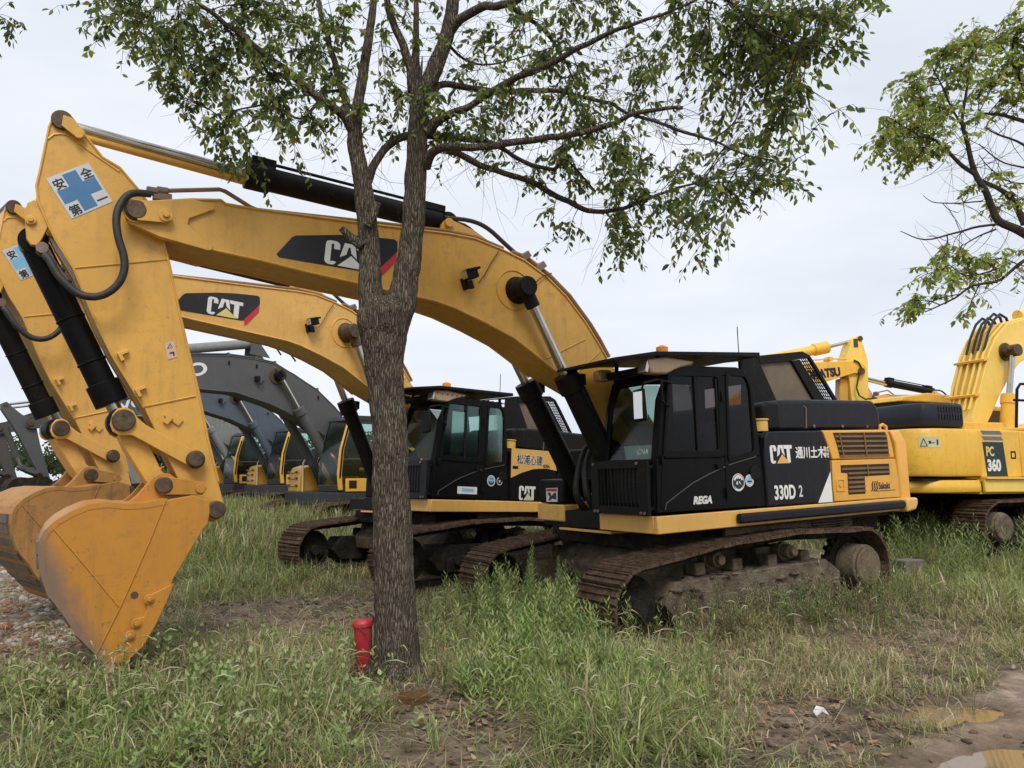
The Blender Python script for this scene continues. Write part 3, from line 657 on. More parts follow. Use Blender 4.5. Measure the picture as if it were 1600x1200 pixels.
    gg = m.build('windscreen_guard', BLM if cfg['near'] else HOOD, cab, smooth=0, bevel=.004)
    m = MB()
    for y, z in ((1.40, 1.37), (1.34, 1.37), (.5, 1.37), (.56, 1.37), (1.3, 1.92), (.5, 1.92)): m.cyl((gx+.02, y, z), (gx+.035, y, z), .018, 8)
    m.build('guard_bolt', STEEL, gg)
    # door
    m = MB(); d_o = roundpoly([(1.42, 1.40), (1.345, 2.1), (1.215, 2.945), (.345, 2.965), (.385, 1.40)], .07); d_i = roundpoly([(1.405, 1.415), (1.33, 2.1), (1.202, 2.93), (.36, 2.95), (.40, 1.415)], .06)
    m.ring(d_o, d_i, yl+.001, yl+.008); m.ring(door_o, door_i, yl+.001, yl+.018)
    m.box((.39, yl+.02, 2.68), (.05, .03, .12)); m.box((.39, yl+.02, 1.55), (.05, .03, .12)); m.box((1.38, yl+.02, 1.95), (.03, .03, .1))
    m.box((.5, yl+.015, 1.86), (.09, .03, .05))
    door = m.build('door', BLK, cab, smooth=30, bevel=.003)
    m = MB(); m.prism(door_i, yl-.012, yl-.008) ; m.build('door_window', gl, door, smooth=0)
    m = MB(); m.box((.80, yl+.0, 2.48), (.045, .02, .86)); m.box((.47, yl+.0, 2.48), (.03, .02, .84)); m.build('window_divider', BLM, door)
    m = MB(); cv = [(1.36, 1.40), (1.34, 1.47), (1.13, 1.58), (.93, 1.68), (.65, 1.78), (.4, 1.855)]; m.tube([(x, yl+.009, z) for x, z in cv], .008, 5); m.build('trim_line', TRIM, door)
    m = MB(); m.tube([(x, yl+.004, z) for x, z in ((.34, 1.87), (.1, 1.92), (-.12, 1.96), (-.15, 2.0))], .008, 5); m.build('trim_line', TRIM, cab)
    m = MB(); m.ring(q_o, q_i, yl+.001, yl+.012); qf = m.build('rear_side_window', BLK, cab, smooth=30, bevel=.003)
    m = MB(); m.prism(q_i, yl-.012, yl-.008); m.build('pane', gl2, qf, smooth=0)
    m = MB(); m.prism(door_i, yr+.012, yr+.016); m.prism(q_i, yr+.012, yr+.016); m.build('far_side_window', GL_CLEAR, cab, smooth=0)
    m = MB(); m.disc_y(-.1, 1.77, yl, yl+.02, .085, 24); m.build('door_latch_cup', BLM, cab, smooth=35, bevel=.006)
    # inside
    m = MB(); m.box((.35, .95, 1.62), (.52, .5, .16)); m.box((.10, .95, 2.02), (.16, .48, .72), Matrix.Rotation(R(-8), 3, 'Y')); m.box((.06, .95, 2.48), (.12, .28, .2)); m.build('seat', SEATF, cab, smooth=35, bevel=.05, seg=3)
    m = MB(); m.box((.55, 1.28, 1.72), (.5, .14, .25)); m.box((.55, .62, 1.72), (.5, .14, .25)); m.tube([(1.15, .72, 1.4), (1.12, .72, 1.9), (1.2, .62, 2.15)], .04, 8); m.tube([(.8, 1.2, 1.8), (.82, 1.2, 2.05)], .02, 6); m.tube([(.8, .7, 1.8), (.82, .7, 2.05)], .02, 6); m.build('console', BLM, cab, smooth=35, bevel=.02)
    if cfg['near']:
        m = MB()
        for k in range(9): m.tube([(.56+.022*k, 1.36+.015*math.sin(k*2.1), 2.86), (.57+.02*k, 1.36, 2.5), (.60+.012*k, 1.36, 2.25)], .018, 6)
        m.build('curtain', CURT, cab)
        m = MB(); m.box((.12, 1.1, 2.2), (.2, .3, .42)); m.build('seat_cover_wrap', PLASW, cab, smooth=35, bevel=.06)
        m = MB(); m.box((1.24, .95, 2.02), (.02, .5, .22), Matrix.Rotation(R(10), 3, 'Y')); m.build('paper_sheet', WHITE, cab)
    # roof guard plate, lamps, beacon, mirror, grab rail
    m = MB(); yo0, yo1 = .42, 1.52
    m.prism([(2.02, 3.03), (2.02, 3.065), (1.42, 3.165), (-.27, 3.245), (-.27, 3.19), (1.40, 3.12)], yo0, yo1)
    for x in (-.1, 1.25): 
        for y in (.6, 1.35): m.box((x, y, 3.09), (.04, .04, .12))
    rg = m.build('roof_guard', BLM, cab, smooth=25, bevel=.006)
    if not cfg['near']:
        m = MB()
        for k in range(20): m.box((1.85-.105*k, .97, 3.05+.0), (.02, 1.0, .015))
        m.build('guard_slat', HOOD, rg)
    m = MB(); m.cyl((.72, .85, 3.205), (.72, .85, 3.35), .075, 20); m.cyl((.72, .85, 3.35), (.72, .85, 3.375), .065, 20, .03); m.build('beacon', BEACON, cab, smooth=40)
    m = MB(); m.prism([(1.45, 2.92), (1.50, 3.08), (1.22, 3.12), (.78, 3.09), (.80, 3.05), (1.02, 3.00), (1.2, 2.92)], 1.30, 1.46)
    l = m.build('headlamp', TAN, cab, smooth=35, bevel=.025)
    m = MB(); m.box((1.49, 1.38, 3.0), (.05, .14, .14), Matrix.Rotation(R(-15), 3, 'Y')); m.build('lamp_glass', LENS, l, bevel=.01)
    m = MB(); m.box((1.40, .52, 3.0), (.16, .15, .14)); l = m.build('headlamp', TAN, cab, smooth=35, bevel=.02)
    m = MB(); m.box((1.49, .52, 3.0), (.03, .13, .12)); m.build('lamp_glass', LENS, l, bevel=.01)
    m = MB(); m.box((1.35, .95, 2.985), (.2, .62, .07)); m.tube([(1.38, .6, 2.95), (1.42, .95, 2.93), (1.38, 1.3, 2.95)], .02, 6); m.build('wiper_motor_cover', HOOD, cab, smooth=35, bevel=.01)
    m = MB(); m.box((1.62, 1.44, 2.56), (.05, .19, .36), Matrix.Rotation(R(4), 3, 'X')); mi_ = m.build('side_mirror', BLM, cab, smooth=35, bevel=.03, seg=3)
    m = MB(); m.box((1.592, 1.44, 2.56), (.006, .15, .31), Matrix.Rotation(R(4), 3, 'X')); m.box((1.648, 1.44, 2.56), (.004, .145, .30)); m.build('mirror_glass', MIRR if cfg['near'] else BLM, mi_)
    m = MB(); m.tube([(1.2, 1.50, 2.82), (1.45, 1.55, 2.84), (1.62, 1.52, 2.8), (1.62, 1.46, 2.7)], .013, 6); m.tube([(1.25, 1.5, 2.55), (1.4, 1.56, 2.6), (1.40, 1.56, 2.85)], .013, 6); m.build('mirror_bracket', BLM, mi_)
    m = MB(); m.tube([(-.25, 1.2, 3.2), (-.25, 1.2, 3.62)], .006, 5); m.build('aerial', BLM, cab)
    return cab

def cat_body(root, cfg):
    f = M1; near = cfg['near']
    # deck and lower rim
    m = MB()
    m.prism([(1.5, 1.14), (1.5, 1.335), (-2.94, 1.355), (-2.94, 1.18)], 1.44, 1.50)
    m.prism([(1.5, 1.141), (1.5, 1.334), (1.44, 1.334), (1.44, 1.141)], .46, 1.438)
    deck = m.build('deck_rim', cfg['rim'], root, smooth=25, bevel=.012)
    m = MB(); m.box((-.7, .22, 1.22), (4.1, 2.4, .18)); m.box((.9, .0, 1.24), (1.0, .9, .2)); m.build('deck', BLM, root, smooth=0)
    m = MB()
    if near:
        m.prism([(.30, 1.19), (.30, 1.305), (-2.88, 1.325), (-2.93, 1.30), (-2.93, 1.24), (-2.88, 1.21)], 1.503, 1.60)
        m.build('bumper_tube', HOOD, root, smooth=40, bevel=.035, seg=4)
        m = MB(); m.prism([(-2.94, 1.16), (-2.94, 1.345), (-3.2, 1.35), (-3.2, 1.26), (-3.14, 1.18)], 1.35, 1.60); m.build('deck_corner', cfg['rim'], root, smooth=35, bevel=.03, seg=3)
    # boom foot brackets
    m = MB()
    for s in (1, -1): m.prism([(-.35, 1.3), (-.15, 2.0), (.0, 2.12), (.2, 2.12), (.32, 2.0), (.95, 1.55), (1.2, 1.5), (1.22, 1.36), (1.1, 1.3)], s*.33, s*.39)
    m.cyl((.1, -.45, 1.95), (.1, .45, 1.95), .09, 20); m.cyl((1.06, -.56, 1.42), (1.06, .56, 1.42), .07, 20)
    m.build('boom_foot_bracket', cfg['rim'], root, smooth=30, bevel=.006)
    m = MB()                                                        # front brackets that carry the boom cylinders
    for y in (.30, .42, -.30, -.42): m.prism([(.9, 1.12), (.9, 1.40), (1.12, 1.46), (1.30, 1.22), (1.30, 1.12)], y-.02, y+.02)
    m.box((1.15, 0, 1.10), (.5, 1.1, .03)); m.build('front_bracket', cfg['rim'], root, smooth=0, bevel=.004)
    # left side panels: black door, orange rear
    lx = [(-.27, 1.36), (-.27, 1.95), (-.3, 2.20), (-.36, 2.27), (-1.38, 2.285), (-1.46, 2.1), (-1.50, 1.9), (-1.505, 1.6), (-1.50, 1.36)]
    m = MB(); m.prism(lx, 1.40, 1.495); sp = m.build('front_side_panel', cfg['panel1'], root, smooth=30, bevel=.02, seg=3)
    m = MB(); m.prism([(-1.395, 2.285), (-2.72, 2.30), (-2.80, 2.26), (-2.86, 2.1), (-2.90, 1.905), (-1.545, 1.905), (-1.49, 2.08)], 1.40, 1.495)
    m.build('upper_side_panel', cfg['panel2'], root, smooth=30, bevel=.015)
    m = MB(); m.prism([(-1.545, 1.895), (-2.91, 1.895), (-2.95, 1.6), (-2.95, 1.36), (-1.53, 1.36), (-1.53, 1.6)], 1.40, 1.495); lp = m.build('lower_side_panel', cfg['panel2'], root, smooth=30, bevel=.012)
    # counterweight with rounded tail
    m = MB(); tail = []
    for i in range(13):
        y = -1.5+3.0*i/12; tail.append((-3.12-.38*math.cos(y/1.5*R(78)), y))
    pl = [(-2.76, 1.496), (-2.76, -1.496)]+[(x, y) for x, y in tail]
    zb, zt = 1.30, 2.28
    n = len(pl); m.v = [(x, y, zb) for x, y in pl]+[(x, y, zt-.16) for x, y in pl]+[(x*.985-.02 if i < 2 else x*.97-.06, y*.955, zt+.02) for i, (x, y) in enumerate(pl)]
    m.f = [tuple(range(n-1, -1, -1)), tuple(range(2*n, 3*n))]+[(i, (i+1) % n, n+(i+1) % n, n+i) for i in range(n)]+[(n+i, n+(i+1) % n, 2*n+(i+1) % n, 2*n+i) for i in range(n)]; m.mi = [0]*len(m.f)
    m.v = [(min(x, -2.965), y, z) for x, y, z in m.v]
    cw = m.build('counterweight', cfg['cw'], root, smooth=40, bevel=.03, seg=3)
    m = MB(); m.tube([(-3.05, 1.2, 2.28), (-3.05, 1.2, 2.37), (-3.13, 1.2, 2.39), (-3.2, 1.2, 2.36), (-3.2, 1.2, 2.28)], .025, 8); m.build('lifting_eye', cfg['cw'], cw)
    # vents
    def vent(poly, zr, slats, cross, name='air_vent'):
        m = MB(); m.mat(0).prism(poly, 1.4955, 1.497)
        o = m.build(name, VENTD, root, smooth=0)
        b = MB()
        for (x0, x1, z) in slats: b.prism([(x0, z-.012), (x0, z+.016), (x1, z+.016), (x1, z-.012)], 1.497, 1.509)
        for (xa, za, xb, zb_) in cross: b.prism([(xa-.012, za), (xa+.012, za), (xb+.012, zb_), (xb-.012, zb_)], 1.51, 1.518)
        b.build('louvre', VENTB, o, smooth=0); return o
    sl = []
    for k in range(5):
        z = 2.235-.065*k; sl.append((-1.62-.02*k, -2.735-.008*k, z-.03))
    vent([(-1.59, 2.255), (-2.72, 2.265), (-2.755, 2.2), (-2.77, 1.94), (-1.70, 1.93), (-1.66, 2.08)], None, sl, [(-1.76, 1.935, -1.7, 2.25), (-2.25, 1.935, -2.22, 2.26)])
    vent([(-1.70, 1.83), (-2.75, 1.83), (-2.75, 1.675), (-2.19, 1.67), (-2.18, 1.44), (-1.82, 1.44), (-1.83, 1.72), (-1.70, 1.73)], None,
         [(-1.71, -2.74, 1.775), (-1.84, -2.74, 1.715), (-1.83, -2.18, 1.655), (-1.83, -2.18, 1.595), (-1.83, -2.18, 1.535), (-1.83, -2.18, 1.48)], [(-2.25, 1.68, -2.24, 1.825)])
    m = MB(); m.ring(rrect(-1.76, 1.49, -1.58, 1.66, .02), rrect(-1.735, 1.515, -1.605, 1.635, .015), 1.4955, 1.505); m.disc_y(-1.67, 1.575, 1.495, 1.507, .03, 16); m.build('panel_latch', cfg['panel2'], lp, smooth=30)
    # top deck, hood, guard behind the cab
    m = MB(); m.box((-1.4, .35, 2.22), (2.6, 2.0, .08)); m.box((-.4, -1.05, 1.75), (2.2, .8, .8)); m.box((-2.1, -1.05, 1.82), (1.3, .85, .9)); m.build('body_core', BLM, root, smooth=0, bevel=.03)
    m = MB(); m.prism([(-.82, 2.29), (-.84, 2.64), (-.95, 2.70), (-1.44, 2.72), (-2.95, 2.74), (-3.08, 2.62), (-3.1, 2.32)], -.95, 1.2); hd = m.build('engine_hood', HOOD if near else BLM, root, smooth=25, bevel=.05, seg=3)
    m = MB(); m.tube([(-1.44, 1.205, 2.33), (-1.46, 1.205, 2.6), (-1.38, 1.16, 2.70)], .012, 6)
    for x in (-1.6, -2.2, -2.75): m.cyl((x, 1.2, 2.36), (x, 1.215, 2.36), .022, 10)
    m.build('hood_bolt', STEEL, hd)
    m = MB(); m.prism([(-.5, 2.30), (-.5, 2.62), (-.58, 2.66), (-.81, 2.66), (-.81, 2.30)], .8, 1.32); m.build('air_cleaner_box', BLM, root, smooth=30, bevel=.04, seg=3)
    m = MB(); m.cyl((-.48, 1.25, 2.28), (-.48, 1.25, 2.42), .11, 24); m.cyl((-.48, 1.25, 2.42), (-.48, 1.25, 2.44), .125, 24); m.build('pre_cleaner', ORV, root, smooth=40, bevel=.006)
    # guard behind the cab: black plate frame, a dusty panel in it, wire mesh in its sloping rear part
    L_ = lambda l: f.L(l, .3) if near else M1.L(l, .3)
    m = MB()
    for k, l in enumerate(([(1160, 560), (1182, 556), (1187, 568), (1219, 640), (1160, 640)], [(1182.5, 556), (1253, 549), (1264, 555), (1263, 560), (1249, 561), (1236, 564), (1187.5, 568)], [(1236.5, 564), (1249, 561.5), (1295, 634), (1277, 634)],
              [(1264.5, 555), (1275, 571), (1315, 637), (1310, 637), (1263.5, 560)])): m.prism(L_(l), .27, .31)
    m.prism(L_([(1219.5, 625), (1274, 625), (1282, 640), (1219.5, 640)]), .272, .308)
    gd = m.build('rear_guard', BLM, root, smooth=0, bevel=.004)
    m = MB(); m.prism(L_([(1185, 566), (1238, 562), (1278, 632), (1217, 632)]), .255, .268); m.build('guard_panel', TANP, gd, smooth=0)
    m = MB(); tp = L_([(1160, 560), (1182, 556), (1253, 549), (1264, 555), (1275, 571), (1315, 637)])
    for a, b in zip(tp[:4], tp[1:4]): m.prism([a, b, (b[0], b[1]-.02), (a[0], a[1]-.02)], -.35, .268)
    m.build('guard_top', BLM, gd, smooth=0)
    m = MB(); A0, A1, B0, B1 = [Vector(q) for q in L_([(1249, 560), (1295, 634), (1264, 558), (1312, 637)])]
    for k in range(15): a, b = A0.lerp(A1, k/14), B0.lerp(B1, k/14); m.tube([(a.x, .29, a.y), (b.x, .29, b.y)], .0085, 5)
    for k in range(1, 5): a, b = A0.lerp(B0, k/5), A1.lerp(B1, k/5); m.tube([(a.x, .29, a.y), (b.x, .29, b.y)], .0085, 5)
    m.build('guard_mesh', BLM, gd)
    # right front: tool box, steps
    if near:
        m = MB(); m.prism([(1.40, 1.42), (1.40, 1.74), (.2, 1.74), (.2, 1.42)], -1.02, -.42); tb = m.build('tool_box', BLK, root, smooth=30, bevel=.035, seg=3)
        m = MB(); m.prism([(1.42, 1.19), (1.42, 1.41), (.2, 1.41), (.2, 1.19)], -1.04, -.40); m.build('deck_front', cfg['rim'], root, smooth=25, bevel=.02)
    m = MB(); m.box((-.9, 0, 1.01), (4.0, 2.3, .21)); m.build('dark_gap_block', MUDD, root, smooth=0)  # dark block added so the see-through gap under the deck looks dark
    m = MB(); m.prism([(.30, 1.04), (.30, 1.128), (-1.25, 1.128), (-1.25, 1.03)], 1.28, 1.33)
    for k in range(3): m.prism([(-1.27, 1.03+.033*k), (-1.27, 1.05+.033*k), (-2.1, 1.05+.033*k), (-2.1, 1.03+.033*k)], 1.27, 1.33)
    m.build('belly_cover', MUDT, root, smooth=0, bevel=.004)
    if near:
        y0, z0 = f.X(854, 783, 1.402)[0], f.X(854, 783, 1.402)[1]
        def yz(px, py): return f.X(px, py, 1.404)
        q = [yz(*t) for t in ((853, 763), (871, 762), (871, 784), (854, 784))]
        m = MB(); m.prism_x(q, 1.401, 1.404); st = m.build('notice_sticker', WHITE, tb, smooth=0)
        m = MB(); m.prism_x([yz(*t) for t in ((854, 764), (870, 763), (870, 768), (854, 768))], 1.405, 1.406); m.build('red_band', REDV, st, smooth=0)
        m = MB(); m.prism_x([yz(*t) for t in ((855, 770), (860, 769.5), (862, 775), (866, 770), (869, 770), (869.5, 781), (863, 779), (860, 782), (857, 782), (859, 776))], 1.405, 1.406); m.build('blue_drawing', NVINYL, st, smooth=0)
        m = MB(); c = [yz(869.5, 744), yz(861.5, 744), yz(869.5, 736)]
        cy, cz = yz(870, 744); ry = abs(yz(878, 744)[0]-cy); rz = abs(yz(870, 736)[1]-cz)
        m.cyl((1.40-.62, cy, cz), (1.40-.60, cy, cz), .1, 20)
    # hoses in front of the boom foot
    hs = MB()
    for k, (y, w) in enumerate(((-.12, 0), (-.04, .05), (.05, .02), (.14, .08))):
        hs.tube(catmull([(1.2, y*1.4-.05, 1.28), (1.38+w, y*1.5, 1.55), (1.36+w, y, 1.9), (1.22+w, y, 2.16), (1.02, y, 2.22), (.84, y, 2.10), (.7, y, 1.85)], 4), .03, 8)
    hs.build('hydraulic_hose', RUB, root)

def excavator_cat(frame, cfg, label, group):
    root = empty('excavator', frame.loc, frame.eul, label=label, cat='excavator', group=group)
    make_track(root, 1, seed=3, mats=cfg['trk']); make_track(root, -1, seed=5, mats=cfg['trk']); carbody(root)
    cat_arm(root, frame, cfg); cab = cat_cab(root, cfg); cat_body(root, cfg)
    return root, cab

GRP = 'excavators parked in rows on the grass'
cfg1 = dict(near=True, arm=0.0, boom=YEL, stick=YEL, bucket=BUCKY, shell=BUCKY, rim=YEL2, panel1=HOOD, panel2=ORG, cw=ORG, glass=GL_DARK, glass2=GL_DARK, glassf=GL_GREEN, trk=(MUDR, MUDD, MUD, MUDT))
ex1, cab1 = excavator_cat(M1, cfg1, 'nearest black-cabbed excavator with orange vented engine panel, its arm passing behind the forked tree', GRP)
# mud caked on the near track frame of the nearest machine
_r = random.Random(9); _b = bmesh.new(); bmesh.ops.create_icosphere(_b, subdivisions=2, radius=1); _iv = [v.co.copy() for v in _b.verts]; _if = [[v.index for v in f.verts] for f in _b.faces]; _b.free()
m = MB()
for i in range(70):
    x = _r.uniform(-1.35, 1.4); sh_ = _r.random(); y = _r.uniform(1.22, 1.58) if sh_ < .6 else _r.uniform(1.56, 1.66); z = .63 if sh_ < .6 else _r.uniform(.25, .58)
    z -= max(0, x-1.1)*.5; s_ = _r.uniform(.03, .085); o_ = Vector((_r.random()*9, _r.random()*9, 0))
    m.add([Vector((x, y, z))+Vector((v.x*s_*1.5, v.y*s_*(.9 if sh_ < .6 else .35), v.z*s_*.4))*(.8+.7*mnoise.noise(v*1.6+o_)) for v in _iv], _if)
m.build('caked_mud', MUD, [c for c in ex1.children if c.name.startswith('track')][0], smooth=60)
XR, ZU = (-1, 0, 0), (0, 0, 1)
ysd = 1.497
cat_mark_m((-.37, 1.875), (-.775, 1.875), (-.36, 2.10), ysd, ex1, ORV, 'lettering')
text('lettering', '通川土木', .158, (-.832, ysd, 1.945), XR, ZU, WHITE, ex1, sx=.9, fat=.0035)
for i, ch in enumerate(('株式', '會社')): text('lettering', ch, .075, (-1.378, ysd, 2.015-.075*i), XR, ZU, WHITE, ex1, sx=.72, fat=.0012)
text('lettering', '330D', .235, (-.395, ysd, 1.44), XR, ZU, WHITE, ex1, bold=.007, sx=.72, spacing=1.04)
text('lettering', '2', .20, (-.845, ysd, 1.455), XR, ZU, GREYV, ex1, bold=.003, sx=.75)
m = MB(); m.prism([(-1.482, 1.75), (-1.20, 1.362), (-1.488, 1.362)], ysd, ysd+.002); m.build('white_wedge', WHITE, ex1, smooth=0)
text('lettering', 'REGA', .115, (.93, 1.473, 1.445), XR, ZU, WHITE, cab1, bold=.006, shear=.25, sx=1.0)
text('lettering', 'CNA', .09, (1.45, 1.15, 2.02), (0, 1, 0), (-.15, 0, 1), WHITE, cab1, bold=-.001)
text('lettering', 'Sakaki', .125, (-2.475, ysd+.0015, 1.492), XR, ZU, NVINYL, ex1, sx=.82, fat=.0022)
m = MB()
for k in range(3): m.prism([(-2.30-.05*k, 1.47), (-2.335-.05*k, 1.50), (-2.325-.05*k, 1.56), (-2.355-.05*k, 1.60), (-2.37-.05*k, 1.60), (-2.35-.05*k, 1.55), (-2.36-.05*k, 1.50), (-2.325-.05*k, 1.465)], ysd, ysd+.002)
m.prism([(-2.38, 1.462), (-2.85, 1.462), (-2.85, 1.47), (-2.38, 1.47)], ysd, ysd+.002); m.build('maker_emblem', BLACKV, ex1, smooth=0)
def badge(par, x, z, r, base, y, rings, figs=(), name='round_badge'):
    m = MB(); m.prism(circ(x, z, r, 28), y, y+.002); b = m.build(name, base, par, smooth=0)
    k = 0
    for (r0, r1_, mt) in rings:
        k += 1; m = MB(); m.ring(circ(x, z, r*r0, 28), circ(x, z, r*r1_, 28), y+.002+.0006*k, y+.0032+.0006*k); m.build('badge_ring', mt, b, smooth=0)
    for (pts, mt) in figs:
        m = MB(); m.prism([(x-u*r, z+v*r) for u, v in pts], y+.0045, y+.0055); m.build('badge_figure', mt, b, smooth=0)
    return b
badge(cab1, .19, 1.665, .105, NVINYL, 1.473, [(1, .9, WHITE)], [([(-.75, .3), (-.55, .62), (-.3, .78), (0, .84), (.3, .78), (.55, .62), (.75, .3), (.5, .2), (.35, .5), (.12, .35), (0, .6), (-.12, .35), (-.35, .5), (-.5, .2)], WHITE), ([(-.3, .05), (-.1, .15), (-.1, -.25), (-.35, -.2)], WHITE), ([(.05, .2), (.2, .1), (.45, -.3), (.15, -.1)], WHITE), ([(-.7, -.35), (-.4, -.65), (0, -.78), (.4, -.65), (.7, -.35), (.45, -.85), (0, -.95), (-.45, -.85)], WHITE)])
badge(cab1, .0, 1.68, .072, SKYB, 1.473, [(1, .88, WHITE), (.8, .6, GREYV)], [([(-.5, -.25), (.5, -.25), (.5, .0), (-.5, .0)], TEALV)])

# second machine: same shapes, its own pose and colours
M2 = Frame(-1.354, 14.348, 3.9394, -.045, .0)
cfg2 = dict(near=False, pivot=(2.46, 4.03), arm=R(-4.8), boom=YEL2, stick=YEL2, bucket=OLDY, shell=OLDY, rim=YEL2, panel1=BLK, panel2=BLK, cw=YEL2, glass=GL_GREEN, glass2=GL_GREEN, glassf=GL_CLEAR, trk=(MUDR, MUDD, MUDD, MUD), sign=True)
ex2, cab2 = excavator_cat(M2, cfg2, 'black-cabbed excavator behind the trunk with see-through green cab windows and paler blue arm sign', GRP)
cat_mark_m((-.50, 1.37), (-.93, 1.37), (-.50, 1.62), ysd, ex2, CREAM, 'lettering')
m = MB(); m.prism([(-.285, 2.27), (-1.4, 2.285), (-1.5, 1.93), (-1.2, 1.96), (-.85, 1.93), (-.55, 1.85), (-.285, 1.75)], 1.4955, 1.50); m.build('yellow_side_panel', YEL2, ex2, smooth=0)
text('lettering', '松浦心建', .19, (-.42, 1.5005, 2.02), XR, ZU, WHITE, ex2, sx=.9, extrude=.0004, fat=.011)
text('lettering', '松浦心建', .19, (-.42, 1.5035, 2.02), XR, ZU, BLACKV, ex2, sx=.9, extrude=.0008, fat=.002)
text('lettering', 'EDEA', .075, (-1.12, 1.5005, 1.975), XR, ZU, BLACKV, ex2, bold=.003, sx=1.0)
m = MB(); m.prism([(-.32, 1.91), (-.46, 1.915), (-.46, 1.965), (-.32, 1.96)], 1.5005, 1.503); m.build('small_plate', BLM, ex2, smooth=0)
m = MB(); m.prism([(.94, 1.44), (.50, 1.44), (.50, 1.56), (.94, 1.56)], 1.48, 1.482); st = m.build('blue_and_white_sticker', WHITE, cab2, smooth=0)
m = MB(); m.prism([(.86, 1.48), (.58, 1.48), (.56, 1.50), (.60, 1.515), (.53, 1.53), (.86, 1.535), (.83, 1.51)], 1.4825, 1.484); m.build('blue_print', SKYB, st, smooth=0)
badge(cab2, .17, 1.68, .095, SKYB, 1.473, [(1, .88, WHITE)], [([(-.75, -.1), (.75, -.1), (.5, -.6), (0, -.75), (-.5, -.6)], TEALV), ([(-.35, -.35), (.35, -.35), (.35, -.15), (-.35, -.15)], WHITE), ([(-.5, .3), (.5, .3), (.5, .45), (-.5, .45)], BLUE)])
badge(cab2, -.03, 1.68, .07, BLACKV, 1.473, [(1, .82, CREAM)], [([(-.4, .3), (-.1, .3), (0, 0), (.1, .3), (.4, .3), (.1, -.4), (-.1, -.4)], CREAM)])
badge(ex2, -1.62, 1.66, .11, CREAM, ysd, [(.95, .85, TAN)], [([(-.5, -.2), (-.2, .3), (.3, .3), (.5, .1), (.1, .1), (.3, -.2), (-.1, -.35)], BLACKV)])

